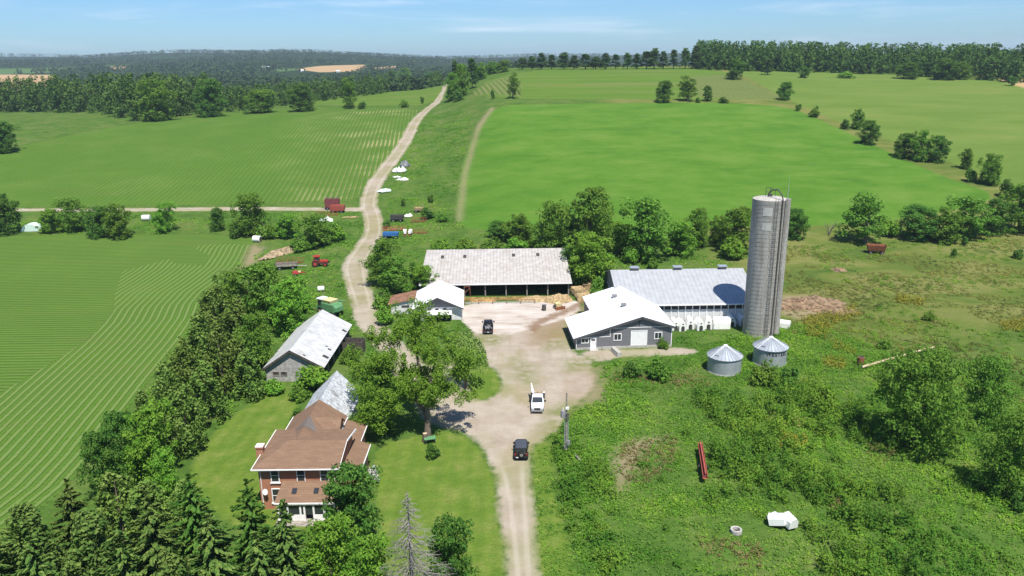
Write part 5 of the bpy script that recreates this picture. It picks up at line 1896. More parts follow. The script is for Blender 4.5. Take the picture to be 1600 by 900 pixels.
# ---- dead spruce, bare grey whorls
dl, dd_ = at(648, 985)
dead_h = height_to(dl, 765)
dead = thing("dead_spruce", (dl.x, dl.y, dl.z - 0.1), 0, "bare grey dead spruce on the lawn at the bottom edge", "tree")
b = MB()
b.tube([(0, 0, 0), (0.05, 0, dead_h * 0.5), (0, 0.05, dead_h)], [0.26, 0.16, 0.02], 7)
b.build("trunk", M["dead_bark"], dead, True)
b = MB()
for k in range(44):
    f = k / 43
    z = dead_h * (0.10 + 0.88 * f)
    rad = 5.6 * (1 - f) ** 0.95 + 0.25
    for j in range(6):
        a = rng.uniform(0, 6.28)
        R = rad * rng.uniform(0.55, 1.12)
        pts = []
        for s in (0, 0.35, 0.7, 1.0):
            pts.append(Vector((math.cos(a) * R * s, math.sin(a) * R * s, z - 0.34 * R * s + 0.16 * R * s * s)))
        b.tube(pts, [0.042, 0.030, 0.020, 0.010], 4, cap=False)
        for q in range(6):
            s = rng.uniform(0.3, 0.95)
            p = pts[0].lerp(pts[3], s)
            p.z = z - 0.34 * R * s + 0.16 * R * s * s
            aa = a + rng.choice((-1, 1)) * rng.uniform(0.4, 1.1)
            l_ = R * rng.uniform(0.15, 0.32)
            b.tube([p, p + Vector((math.cos(aa) * l_, math.sin(aa) * l_, -0.45 * l_))], [0.017, 0.008], 3, cap=False)
b.build("branches", M["dead_bark"], dead)

# ---- bare dead shrub in the right hedgerow
q0, _ = at(1295, 368)
b = MB()
for k in range(16):
    a = rng.uniform(0, 6.28)
    b.tube([(0, 0, 0), (math.cos(a) * 0.7, math.sin(a) * 0.7, 2.0), (math.cos(a) * 1.7, math.sin(a) * 1.7, rng.uniform(3.0, 4.6))], [0.1, 0.07, 0.02], 4)
o = b.build("dead_shrub", M["dead_bark"], None, False, q0)
tag(o, "pale leafless shrub in hedgerow gap right of the silo", "shrub")


# ------------------------------------------------------------------ masses nobody could count
def scatter_poly(poly, n, rng):
    return scatter_world(outline(poly), n, rng)


def scatter_world(P, n, rng):
    lo, hi = P.min(0), P.max(0)
    out = np.zeros((0, 2))
    while len(out) < n:
        q_ = rng.uniform(lo, hi, (n * 2, 2))
        q_ = q_[inside(q_[:, 0], q_[:, 1], P)]
        out = np.concatenate([out, q_])
    return out[:n]


def poly_area(poly):
    P = outline(poly)
    return 0.5 * abs(np.sum(P[:, 0] * np.roll(P[:, 1], -1) - np.roll(P[:, 0], -1) * P[:, 1]))


def ground_at(XY):
    return terrain(XY[:, 0], XY[:, 1])


def clear(XY, gap=0.6):
    """drop points on drive, lawns, crops and under buildings"""
    X, Y = XY[:, 0], XY[:, 1]
    ok = np.ones(len(X), bool)
    for k in ("driveway", "concrete_pad", "lawn", "bean_field", "grain_field"):
        ok &= reg_sdf(k, X, Y, 5.0) > gap * (0.4 + 1.2 * vnoise(X, Y, 2.5, 4))
    for x0, x1, y0, y1 in ((-31, -17.5, 75.8, 106), (-42, -26, 115.5, 137.5), (-25.6, -9.3, 144.5, 159.5), (-21, 14, 160.3, 187.5), (9.6, 30, 128.2, 150), (20, 49.5, 142, 167.5)):
        ok &= ~((X > x0) & (X < x1) & (Y > y0) & (Y < y1))
    for x, y, r in ((SX, SY, 3.6), (34.75, 119.3, 3.0), (43.7, 122.6, 3.0)):
        ok &= (X - x) ** 2 + (Y - y) ** 2 > r * r
    return XY[ok]


def tufts(XY, hgt, rad, per, size, rng, up=0.5, jit=0.5):
    Z = ground_at(XY)
    n = len(XY)
    hh = np.broadcast_to(hgt, (n,)) * rng.uniform(0.5, 1.3, n)
    C = np.repeat(np.stack([XY[:, 0], XY[:, 1], Z], 1), per, 0)
    d = rdir(rng, n * per, 0.5)
    d[:, 2] = np.abs(d[:, 2])
    P = C + d * np.stack([np.repeat(np.broadcast_to(rad, (n,)), per)] * 2 + [np.repeat(hh, per)], 1) * rng.uniform(0.35, 1.0, (n * per, 1))
    N = d + rng.normal(size=d.shape) * jit + np.array([0, 0, up])
    N /= np.linalg.norm(N, axis=1, keepdims=True)
    s = size * rng.uniform(0.6, 1.4, n * per)
    tint = np.clip(0.5 * np.repeat(rng.uniform(0, 1, n), per) + 0.5 * rng.uniform(0, 1, n * per), 0, 1)
    return cards(P, N, s, s * 0.55, rng), tint


def stuff(name, V, t, mt, label, cat):
    o = bpy.data.objects.new(name, leaf_mesh(name, V, t, LM[mt]))
    COL.objects.link(o)
    tag(o, label, cat, kind="stuff")
    return o


rng = np.random.default_rng(101)
FIELD = [(842, 700), (880, 660), (925, 628), (945, 600), (985, 575), (1060, 552), (1130, 530), (1240, 505), (1320, 522), (1400, 556), (1500, 580), (1640, 600), (1700, 980), (905, 980), (880, 850), (846, 760)]
ar = poly_area(FIELD)
XY = clear(scatter_poly(FIELD, int(ar * 4.2), rng))
dn = 0.6 * vnoise(XY[:, 0], XY[:, 1], 9.0, 3) + 0.4 * vnoise(XY[:, 0], XY[:, 1], 3.2, 5)
soil = reg_sdf("bare_soil", XY[:, 0], XY[:, 1], 8.0)
keep = (dn + rng.uniform(-0.12, 0.12, len(XY)) > 0.36) & (soil > -0.3 + 2.2 * rng.uniform(0, 1, len(XY)))
XY, dn = XY[keep], dn[keep]
V, tt_ = tufts(XY, 0.2 + 2.2 * np.clip(dn - 0.36, 0, 1), 0.50, 15, 0.235, rng)
stuff("weeds", V, tt_, "weeds", "rank green weeds filling the overgrown field right of the driveway", "weeds")

XY = clear(scatter_poly(FIELD, int(ar * 5.0), rng), 0.2)
dn = 0.6 * vnoise(XY[:, 0], XY[:, 1], 9.0, 3) + 0.4 * vnoise(XY[:, 0], XY[:, 1], 3.2, 5)
XY = XY[(dn < 0.46) & (reg_sdf("bare_soil", XY[:, 0], XY[:, 1], 8.0) > -1.2 * rng.uniform(0, 1, len(XY)))]
V, tt_ = tufts(XY, 0.35, 0.30, 6, 0.24, rng, up=0.8, jit=0.6)
VERGE = [(838, 705), (862, 692), (868, 760), (900, 860), (910, 960), (855, 960), (846, 850), (836, 770)]
X2 = scatter_poly(VERGE, 900, rng)
X2 = X2[(reg_sdf("driveway", X2[:, 0], X2[:, 1], 5.0) > -0.5) & (vnoise(X2[:, 0], X2[:, 1], 2.2, 3) > 0.4)]
V2, t2_ = tufts(X2, 0.22, 0.32, 8, 0.20, rng, up=0.9, jit=0.6)
V, tt_ = np.concatenate([V, V2]), np.concatenate([tt_, t2_])
stuff("field_grass", V, tt_, "grass", "short bright grass between the weeds of the overgrown field", "grass")

THICK = [[(1120, 690), (1200, 668), (1262, 690), (1290, 740), (1280, 800), (1240, 800), (1170, 775), (1105, 790), (1110, 740)],
         [(1290, 740), (1400, 770), (1470, 850), (1480, 960), (1360, 960), (1270, 890), (1255, 830)],
         [(1210, 600), (1290, 610), (1350, 650), (1350, 700), (1270, 690), (1190, 640)],
         [(1090, 610), (1170, 620), (1240, 660), (1180, 680), (1100, 665)],
         [(850, 760), (905, 780), (960, 850), (960, 960), (905, 960), (880, 860)],
         [(846, 700), (890, 690), (950, 740), (960, 800), (900, 790), (850, 745)]]
Vs, ts_ = [], []
for k, pl in enumerate(THICK):
    A = poly_area(pl)
    XY = clear(scatter_poly(pl, int(A * (0.36 if k < 4 else 0.30)), rng))
    big = 0.45 + 0.9 * rng.uniform(0, 1, len(XY)) ** 1.3
    V, t_ = tufts(XY, (3.2 if k < 4 else 1.7) * big, 1.25 * big, 180, 0.30, rng, up=0.35)
    Vs.append(V)
    ts_.append(t_)
XY = clear(scatter_poly(FIELD, int(ar * 0.022), rng))
big = 0.35 + 0.8 * rng.uniform(0, 1, len(XY)) ** 1.5
V, t_ = tufts(XY, 1.5 * big, 1.2 * big, 130, 0.27, rng, up=0.4)
Vs.append(V)
ts_.append(t_)
stuff("thicket", np.concatenate(Vs), np.concatenate(ts_), "bramble", "dense waist high bramble thickets in the overgrown right field", "thicket")

DRY = [[(955, 582), (1100, 588), (1115, 606), (1040, 604), (950, 598)], [(975, 690), (1060, 682), (1050, 740), (1000, 760), (960, 740)], [(1290, 768), (1335, 790), (1330, 815), (1300, 800)], [(1350, 690), (1400, 700), (1390, 725), (1355, 715)], [(1180, 640), (1260, 655), (1250, 672), (1185, 655)], [(1090, 840), (1200, 850), (1190, 890), (1100, 880)]]
Vs, ts_ = [], []
for pl in DRY:
    XY = clear(scatter_poly(pl, int(poly_area(pl) * 2.6) + 10, rng))
    V, t_ = tufts(XY, 0.6, 0.4, 10, 0.24, rng, up=0.7)
    Vs.append(V)
    ts_.append(t_)
stuff("dry_grass", np.concatenate(Vs), np.concatenate(ts_), "drygrass", "dry brown and ochre grass patches in the overgrown field", "grass")

GOLD = [[(1252, 498), (1290, 490), (1335, 478), (1345, 492), (1300, 510), (1290, 530), (1262, 526)], [(1284, 560), (1320, 562), (1322, 578), (1288, 576)], [(1300, 535), (1338, 548), (1332, 556), (1300, 545)], [(1560, 505), (1600, 500), (1605, 520), (1566, 516)], [(1210, 680), (1260, 684), (1256, 702), (1214, 698)], [(1400, 462), (1450, 470), (1440, 480), (1400, 474)]]
Vs, ts_ = [], []
for pl in GOLD:
    XY = clear(scatter_poly(pl, int(poly_area(pl) * 4.5) + 10, rng))
    V, t_ = tufts(XY, 1.15, 0.5, 13, 0.24, rng, up=0.8)
    Vs.append(V)
    ts_.append(t_)
stuff("goldenrod", np.concatenate(Vs), np.concatenate(ts_), "gold", "yellow flowering goldenrod patches right of the silo", "wildflowers")

MEAD = [(1225, 385), (1400, 378), (1640, 372), (1740, 600), (1640, 640), (1500, 610), (1400, 575), (1320, 545), (1240, 520), (1225, 470)]
XY = clear(scatter_poly(MEAD, int(poly_area(MEAD) * 1.1), rng))
dn = vnoise(XY[:, 0], XY[:, 1], 7.0, 9)
XY = XY[dn > 0.42]
V, tt_ = tufts(XY, 0.42, 0.60, 13, 0.28, rng, up=1.0)
stuff("meadow_grass", V, tt_, "olive", "tall olive meadow grass behind the silo on the right", "grass")
XY = clear(scatter_poly(MEAD, int(poly_area(MEAD) * 0.25), rng))
XY = XY[vnoise(XY[:, 0], XY[:, 1], 12.0, 19) > 0.52]
V, tt_ = tufts(XY, 0.7, 0.9, 26, 0.28, rng, up=0.7)
stuff("meadow_herbs", V, tt_, "weeds", "green herb clumps scattered through the right hand meadow", "weeds")

ROUGH = [[(1055, 514), (1165, 525), (1238, 508), (1240, 540), (1130, 560), (1100, 549), (1058, 541)], [(925, 568), (1060, 558), (1100, 552), (1060, 575), (985, 582), (938, 592)],
         [(596, 470), (560, 400), (600, 330), (620, 260), (660, 180), (735, 175), (712, 340), (760, 372), (690, 380), (660, 420), (625, 470)],
         [(395, 372), (300, 345), (300, 334), (560, 332), (572, 352), (530, 420), (548, 470), (560, 520), (600, 560), (540, 560), (530, 490), (480, 480), (470, 440), (400, 430)],
         [(0, 370), (0, 334), (300, 334), (330, 364), (100, 368)],
         [(960, 470), (900, 400), (720, 372), (780, 360), (1100, 358), (1170, 372), (1170, 415), (960, 420)],
         [(580, 580), (600, 520), (600, 480), (640, 505), (740, 505), (738, 545), (680, 565)],
         [(300, 470), (480, 480), (420, 600), (470, 640), (330, 720), (280, 830), (440, 850), (420, 960), (-100, 960), (0, 850), (150, 720), (240, 600)],
         [(440, 830), (600, 720), (610, 960), (420, 960)],
         [(430, 600), (560, 560), (560, 640), (600, 700), (590, 740), (540, 700), (540, 640), (500, 640), (440, 680)]]
Vs, ts_ = [], []
for pl in ROUGH:
    XY = clear(scatter_poly(pl, int(poly_area(pl) * 1.15), rng), 0.3)
    dn = 0.65 * vnoise(XY[:, 0], XY[:, 1], 6.5, 6) + 0.35 * vnoise(XY[:, 0], XY[:, 1], 2.5, 7)
    k_ = dn > 0.44
    XY, dn = XY[k_], dn[k_]
    V, t_ = tufts(XY, 0.2 + 1.5 * (dn - 0.44), 0.5, 9, 0.36, rng)
    Vs.append(V)
    ts_.append(t_)
stuff("rough_grass", np.concatenate(Vs), np.concatenate(ts_), "weeds", "rough grass and weeds along the lane and around the sheds", "grass")

# hilltop wood, left wood and the wooded valley beyond
def wood(poly, n, hh, ww, per, size, rng, edge=1.0):
    n = int(n * 1.35)
    XY = scatter_world(poly, n, rng)
    Z = ground_at(XY)
    cl_ = 8
    H_ = hh * rng.uniform(0.55, 1.2, n)
    C = np.repeat(np.stack([XY[:, 0], XY[:, 1], Z], 1), cl_, 0)
    a = rng.uniform(0, 6.28, n * cl_)
    f = np.tile(np.linspace(0.05, 0.92, cl_), n)
    r = ww * 0.32 * np.sin(np.pi * np.clip(f * 0.85 + 0.12, 0, 1)) * rng.uniform(0.3, 1, n * cl_)
    C = C + np.stack([np.cos(a) * r, np.sin(a) * r, f * np.repeat(H_, cl_)], 1)
    return puffs(C, ww * rng.uniform(0.16, 0.26, n * cl_), per, size, rng)


def band(pts, deep):
    """outline running along surveyed foot line pts and deep times farther from there"""
    A = outline(pts)
    return np.concatenate([A, (A * deep)[::-1]])


V, t_ = wood(band([(1085, 109), (1180, 112), (1300, 114), (1420, 119), (1520, 125), (1620, 132), (1780, 142)], 1.16), 700, 18.0, 9.5, 20, 1.5, rng)
stuff("hilltop_wood", V, t_, "far", "dark mixed wood covering the hilltop skyline on the right", "wood")
V1, t1_ = wood(band([(-320, 186), (0, 176), (150, 177), (194, 191), (330, 179)], 1.30), 460, 21.5, 11.0, 22, 1.6, rng)
V2, t2_ = wood(band([(330, 178), (400, 172), (490, 160), (600, 146)], 1.35), 180, 14.0, 9.5, 18, 1.4, rng)
V3, t3_ = wood(band([(480, 163), (640, 143), (690, 137)], 1.5) * 1.04, 60, 13.0, 8.0, 14, 1.4, rng)
stuff("left_wood", np.concatenate([V1, V2, V3]), np.concatenate([t1_, t2_, t3_]), "far", "dark wood in the hollow behind the left hand fields", "wood")
n = 15000
Yh = 700 * (4600 / 700) ** rng.uniform(0, 1, n)
Xh = Yh * rng.uniform(-0.95, 0.12, n)
XY = np.stack([Xh, Yh], 1)
ok = (vnoise(Xh, Yh, 260, 11) > 0.30) & (reg_sdf("wheat_field", Xh, Yh, 60) > 12) & (reg_sdf("far_meadow", Xh, Yh, 60) > 12)
ok &= ~((Yh < 900) & (Xh / Yh > -0.10))
XY = XY[ok]
Z = ground_at(XY)
sc_ = 7.0 + XY[:, 1] / 900.0
V, t_ = puffs(np.stack([XY[:, 0], XY[:, 1], Z + sc_ * 0.7], 1), sc_, 13, 5.2, rng, up=0.9)
stuff("valley_forest", V, t_, "farhill", "distant forest covering the valley and far ridge", "forest")


# ------------------------------------------------------------------ vehicles, machines and farm clutter
def rrect(y, hw, z0, z1, r=0.12):
    """rounded cross-section in the x-z plane at y"""
    r = min(r, hw * 0.9, (z1 - z0) * 0.45)
    k = r * 0.3
    return [(-hw + r, y, z0), (hw - r, y, z0), (hw - k, y, z0 + k), (hw, y, z0 + r), (hw, y, z1 - r), (hw - k, y, z1 - k), (hw - r, y, z1),
            (-hw + r, y, z1), (-hw + k, y, z1 - k), (-hw, y, z1 - r), (-hw, y, z0 + r), (-hw + k, y, z0 + k)]


def wheel(parent, x, y, r, wd, rim="rim_metal", z=None, name="wheel"):
    b = MB()
    b.tube([(x - wd / 2, y, r if z is None else z), (x - wd / 2 + 0.03, y, r if z is None else z), (x + wd / 2 - 0.03, y, r if z is None else z), (x + wd / 2, y, r if z is None else z)], [r * 0.9, r, r, r * 0.9], 18)
    w_ = b.build(name, M["rubber"], parent, True)
    b = MB()
    b.tube([(x - wd / 2 - 0.012, y, r if z is None else z), (x + wd / 2 + 0.012, y, r if z is None else z)], r * 0.55, 14)
    b.build("rim", M[rim], w_, True)
    return w_


def part(parent, name, mt, fn, smooth=False):
    b = MB()
    fn(b)
    return b.build(name, M[mt], parent, smooth)


def boxes(parent, name, mt, *bx):
    return part(parent, name, mt, lambda b: [b.box(*q_) for q_ in bx])


def ground_thing(name, px, py, rz, label, cat, group=None):
    p, _ = at(px, py)
    return thing(name, p, rz, label, cat, group)


# ---- black four door off-roader
su = ground_thing("sport_utility_vehicle", 814.5, 708, R_(-1.5), "black boxy off-roader with rear spare wheel on the driveway", "car")
part(su, "body", "black_paint", lambda b: b.loft([rrect(-2.05, 0.80, 0.48, 1.08, 0.1), rrect(-1.95, 0.84, 0.42, 1.12), rrect(0.75, 0.84, 0.42, 1.12), rrect(0.95, 0.78, 0.42, 1.12), rrect(2.0, 0.70, 0.45, 1.04), rrect(2.12, 0.66, 0.5, 0.98)]), True)
part(su, "cabin", "black_paint", lambda b: b.loft([rrect(-2.0, 0.80, 1.10, 1.74, 0.06), rrect(0.35, 0.80, 1.10, 1.76, 0.06), rrect(0.82, 0.80, 1.10, 1.16, 0.03)]), True)
part(su, "roof", "charcoal_top", lambda b: b.loft([rrect(-2.0, 0.70, 1.75, 1.84, 0.04), rrect(-1.9, 0.72, 1.75, 1.86, 0.04), rrect(0.2, 0.72, 1.75, 1.86, 0.04), rrect(0.34, 0.68, 1.75, 1.82, 0.03)]), True)
part(su, "windscreen", "glass", lambda b: b.face([(-0.70, 0.42, 1.70), (0.70, 0.42, 1.70), (0.72, 0.835, 1.20), (-0.72, 0.835, 1.20)]))
part(su, "rear_window", "glass", lambda b: b.face([(-0.62, -2.012, 1.22), (0.62, -2.012, 1.22), (0.60, -2.012, 1.66), (-0.60, -2.012, 1.66)]))
for sx in (-1, 1):
    for y0, y1 in ((-1.85, -1.2), (-1.1, -0.35), (-0.25, 0.38)):
        part(su, "side_window", "glass", lambda b: b.face([(sx * 0.806, y0, 1.2), (sx * 0.806, y1, 1.2), (sx * 0.806, y1, 1.66), (sx * 0.806, y0, 1.66)]))
    for y in (-1.45, 1.42):
        wheel(su, sx * 0.80, y, 0.41, 0.27)
        part(su, "fender", "black_plastic", lambda b: b.loft([[(sx * 0.7, y + 0.56 * math.cos(a), 0.42 + 0.50 * math.sin(a)), (sx * 0.97, y + 0.56 * math.cos(a), 0.42 + 0.50 * math.sin(a)), (sx * 0.97, y + 0.50 * math.cos(a), 0.40 + 0.45 * math.sin(a)), (sx * 0.7, y + 0.50 * math.cos(a), 0.40 + 0.45 * math.sin(a))] for a in np.linspace(0.1, math.pi - 0.1, 9)]))
    boxes(su, "mirror", "black_plastic", (sx * 0.98 - 0.12, sx * 0.98 + 0.12, 0.42, 0.52, 1.15, 1.36))
    boxes(su, "tail_light", "light_red", (sx * 0.72 - 0.08, sx * 0.72 + 0.08, -2.09, -2.0, 0.82, 1.08))
    part(su, "headlight", "lamp_glass", lambda b: b.tube([(sx * 0.5, 2.08, 0.82), (sx * 0.5, 2.15, 0.82)], 0.11, 12))
boxes(su, "rear_bumper", "black_plastic", (-0.85, 0.85, -2.25, -2.07, 0.45, 0.66))
boxes(su, "front_bumper", "black_plastic", (-0.75, 0.75, 2.14, 2.32, 0.45, 0.66))
sp_ = part(su, "spare_wheel", "rubber", lambda b: b.tube([(0.05, -2.36, 0.98), (0.05, -2.33, 0.98), (0.05, -2.10, 0.98)], [0.36, 0.40, 0.40], 20), True)
part(sp_, "rim", "rim_metal", lambda b: b.tube([(0.05, -2.375, 0.98), (0.05, -2.355, 0.98)], 0.2, 14))
boxes(su, "number_plate", "white_paint", (-0.66, -0.36, -2.268, -2.252, 0.52, 0.66))


# ---- pickup trucks
def pickup(root, paint, bed=True):
    part(root, "body", paint, lambda b: b.loft([rrect(-0.55, 0.95, 0.45, 1.08), rrect(1.05, 0.95, 0.45, 1.10), rrect(2.45, 0.92, 0.46, 1.10, 0.2), rrect(2.75, 0.82, 0.52, 0.98, 0.2)]), True)
    part(root, "cab", paint, lambda b: b.loft([rrect(-0.62, 0.80, 1.06, 1.70, 0.14), rrect(-0.45, 0.82, 1.06, 1.84, 0.16), rrect(0.72, 0.82, 1.06, 1.86, 0.16), rrect(1.45, 0.90, 1.06, 1.14, 0.03)]), True)
    part(root, "windscreen", "glass", lambda b: b.face([(-0.70, 0.82, 1.80), (0.70, 0.82, 1.80), (0.80, 1.42, 1.19), (-0.80, 1.42, 1.19)]))
    part(root, "rear_window", "glass", lambda b: b.face([(-0.62, -0.60, 1.70), (-0.68, -0.64, 1.25), (0.68, -0.64, 1.25), (0.62, -0.60, 1.70)]))
    for sx in (-1, 1):
        part(root, "side_window", "glass", lambda b: b.face([(sx * 0.845, -0.45, 1.70), (sx * 0.865, -0.45, 1.2), (sx * 0.90, 1.15, 1.2), (sx * 0.845, 0.75, 1.70)]))
        for y in (-1.85, 1.75):
            wheel(root, sx * 0.82, y, 0.40, 0.27)
        boxes(root, "mirror", "black_plastic", (sx * 1.12 - 0.14, sx * 1.12 + 0.14, 0.95, 1.05, 1.15, 1.42))
        boxes(root, "headlight", "lamp_glass", (sx * 0.66 - 0.16, sx * 0.66 + 0.16, 2.70, 2.785, 0.74, 0.92))
    boxes(root, "grille", "black_plastic", (-0.46, 0.46, 2.72, 2.79, 0.66, 0.92))
    boxes(root, "front_bumper", "rim_metal", (-0.95, 0.95, 2.78, 2.93, 0.42, 0.62))


bt = ground_thing("pickup_truck", 763, 515, R_(1.0), "black pickup with rubbish filled bed on the concrete yard", "pickup truck")
pickup(bt, "black_paint")
boxes(bt, "bed", "black_paint", (-0.95, -0.87, -2.75, -0.58, 0.5, 1.12), (0.87, 0.95, -2.75, -0.58, 0.5, 1.12), (-0.869, 0.869, -0.68, -0.58, 0.5, 1.12), (-0.869, 0.869, -2.75, -0.69, 0.5, 0.62))
boxes(bt, "tailgate", "black_paint", (-0.86, 0.86, -2.82, -2.76, 0.55, 1.12))
for sx in (-1, 1):
    boxes(bt, "tail_light", "light_red", (sx * 0.90 - 0.05, sx * 0.90 + 0.05, -2.80, -2.755, 0.72, 1.02))
boxes(bt, "rear_bumper", "dark_steel", (-0.95, 0.95, -3.0, -2.83, 0.45, 0.62))
boxes(bt, "number_plate", "white_paint", (-0.16, 0.16, -3.015, -3.002, 0.47, 0.60))
p0 = bt.location
rg = np.random.default_rng(3)


def junk(b):
    for k in range(26):
        x, y = rg.uniform(-0.6, 0.6), rg.uniform(-2.5, -0.95)
        a = rg.uniform(-0.5, 0.5)
        l_ = rg.uniform(0.4, 1.1)
        b.tube([(x - math.sin(a) * l_ / 2, y - l_ / 2 * math.cos(a), 0.75 + rg.uniform(0, 0.4)), (x + math.sin(a) * l_ / 2, y + l_ / 2 * math.cos(a), 0.9 + rg.uniform(0, 0.4))], rg.uniform(0.04, 0.1), 5)


b = MB()
junk(b)
jk = b.build("scrap_load", M["grey_steel"], None, False, p0, bt.rotation_euler.z)
tag(jk, "grey scrap lengths heaped in the black pickup's bed", "scrap", kind="stuff")

wt = ground_thing("flatbed_truck", 840, 634, R_(180 - 3), "white flatbed pickup with raised white side panels on the gravel", "pickup truck")
pickup(wt, "white_paint")
boxes(wt, "flatbed", "dark_steel", (-1.08, 1.08, -3.1, -0.72, 0.82, 0.95))
boxes(wt, "headboard", "dark_steel", (-1.08, 1.08, -0.86, -0.76, 0.951, 1.75))
part(wt, "bed_floor", "hay", lambda b: b.box(-1.0, 1.0, -3.0, -0.9, 0.952, 1.0))
part(wt, "side_panel", "white_plastic", lambda b: b.hexa([(0.86, -0.9, 1.0), (1.02, -0.9, 1.0), (1.06, -3.3, 1.0), (0.94, -3.3, 1.0)], [(0.5, -0.9, 1.75), (0.9, -0.9, 1.8), (1.1, -3.3, 2.3), (0.98, -3.3, 2.3)]))
part(wt, "side_panel", "white_plastic", lambda b: b.hexa([(-1.04, -0.9, 1.0), (-0.6, -0.9, 1.0), (-0.8, -1.9, 1.0), (-1.04, -1.9, 1.0)], [(-1.06, -0.9, 1.6), (-0.6, -0.9, 1.6), (-0.9, -1.9, 1.5), (-1.06, -1.9, 1.5)]))

# ---- red tractor with its wagon
tr_ = ground_thing("tractor", 497, 416, R_(-83), "red tractor with dark cab and big rear wheels in the weeds", "tractor")
part(tr_, "hood", "red_paint", lambda b: b.loft([rrect(0.5, 0.42, 0.95, 1.75, 0.1), rrect(2.4, 0.38, 0.95, 1.60, 0.15), rrect(2.6, 0.34, 1.0, 1.5, 0.15)]), True)
boxes(tr_, "chassis", "dark_steel", (-0.35, 0.35, -1.1, 2.5, 0.55, 0.949), (-0.8, 0.8, 1.75, 1.95, 0.5, 0.7), (-0.85, 0.85, -0.75, -0.45, 0.7, 0.95))
part(tr_, "cab", "glass", lambda b: b.box(-0.72, 0.72, -0.85, 0.55, 1.15, 2.55, tx=0.06, ty=0.06))
boxes(tr_, "cab_roof", "red_paint", (-0.82, 0.82, -0.98, 0.68, 2.56, 2.76))
boxes(tr_, "cab_base", "red_paint", (-0.74, 0.74, -0.87, 0.49, 0.951, 1.149))
for sx in (-1, 1):
    wheel(tr_, sx * 0.95, -0.55, 0.86, 0.48, "red_paint")
    wheel(tr_, sx * 0.80, 1.85, 0.56, 0.36, "red_paint")
    part(tr_, "fender", "red_paint", lambda b: b.loft([[(sx * 0.72, -0.55 + 0.98 * math.cos(a), 0.86 + 0.98 * math.sin(a)), (sx * 1.15, -0.55 + 0.98 * math.cos(a), 0.86 + 0.98 * math.sin(a)), (sx * 1.15, -0.55 + 0.93 * math.cos(a), 0.86 + 0.93 * math.sin(a)), (sx * 0.72, -0.55 + 0.93 * math.cos(a), 0.86 + 0.93 * math.sin(a))] for a in np.linspace(0.5, 2.6, 8)]))
part(tr_, "exhaust", "dark_steel", lambda b: b.tube([(0.3, 1.3, 1.7), (0.3, 1.3, 2.6)], 0.05, 8))
boxes(tr_, "front_weight", "black_plastic", (-0.35, 0.35, 2.61, 2.95, 0.8, 1.15))

wg = ground_thing("hay_wagon", 452, 420, R_(-80), "long rusty flat wagon hitched behind the red tractor", "wagon")
boxes(wg, "deck", "dark_wood", (-1.15, 1.15, -3.2, 2.0, 0.95, 1.1))
boxes(wg, "side_rail", "post_wood", (-1.2, -1.151, -3.2, 2.0, 0.96, 1.5), (1.151, 1.2, -3.2, 2.0, 0.96, 1.5), (-1.15, 1.15, -3.25, -3.2, 0.96, 1.5))
part(wg, "drawbar", "grey_steel", lambda b: b.tube([(0, 1.6, 0.8), (0, 4.4, 0.6)], 0.09, 6))
for sx in (-1, 1):
    for y in (-2.2, 1.0):
        wheel(wg, sx * 0.95, y, 0.42, 0.25)
im = ground_thing("farm_implement", 463, 430, R_(-70), "small red and yellow farm implement below the hay wagon", "farm implement")
part(im, "frame", "red_paint", lambda b: (b.tube([(-0.9, -0.6, 0.5), (0.9, -0.6, 0.5), (0.6, 1.2, 0.6), (0, 2.2, 0.5), (-0.6, 1.2, 0.6), (-0.9, -0.6, 0.5)], 0.09, 6), b.box(-0.7, 0.7, -0.9, 0.5, 0.6, 1.05, tx=0.12, ty=0.2)))
part(im, "hopper", "yellow_paint", lambda b: b.box(-0.4, 0.4, 0.55, 1.1, 0.62, 0.95, tx=-0.06, ty=-0.06))
for sx in (-1, 1):
    wheel(im, sx * 0.95, -0.3, 0.32, 0.2)

# ---- green combine behind the drive shed
cm = ground_thing("combine_harvester", 516, 491, R_(55), "faded green combine harvester with pale yellow top behind the drive shed", "combine")
part(cm, "body", "green_paint", lambda b: b.loft([rrect(-3.0, 1.0, 1.2, 2.1, 0.2), rrect(-2.4, 1.25, 0.9, 2.7, 0.15), rrect(1.0, 1.25, 0.8, 2.7, 0.15), rrect(1.3, 1.2, 0.9, 2.5, 0.15)]))
part(cm, "grain_tank", "yellow_paint", lambda b: b.box(-1.0, 1.0, -1.4, 0.8, 2.701, 3.3, tx=-0.15, ty=-0.15))
cb_ = part(cm, "cab", "green_paint", lambda b: b.box(-0.85, 0.85, 1.31, 2.7, 1.5, 3.1, tx=0.05, ty=0.05))
boxes(cb_, "cab_window", "glass", (-0.7, 0.7, 2.66, 2.72, 1.8, 2.9), (-0.86, -0.82, 1.5, 2.55, 1.8, 2.9), (0.82, 0.86, 1.5, 2.55, 1.8, 2.9))
boxes(cm, "cab_roof", "white_paint", (-0.95, 0.95, 1.25, 2.85, 3.101, 3.3))
part(cm, "unloading_auger", "green_paint", lambda b: b.tube([(1.35, 0.6, 2.8), (1.5, -3.2, 2.9)], 0.16, 8))
boxes(cm, "feeder_house", "green_paint", (-0.6, 0.6, 2.0, 3.6, 0.6, 1.3))
for sx in (-1, 1):
    wheel(cm, sx * 1.35, 1.2, 0.80, 0.5, "yellow_paint")
    wheel(cm, sx * 1.1, -2.2, 0.5, 0.32, "yellow_paint")


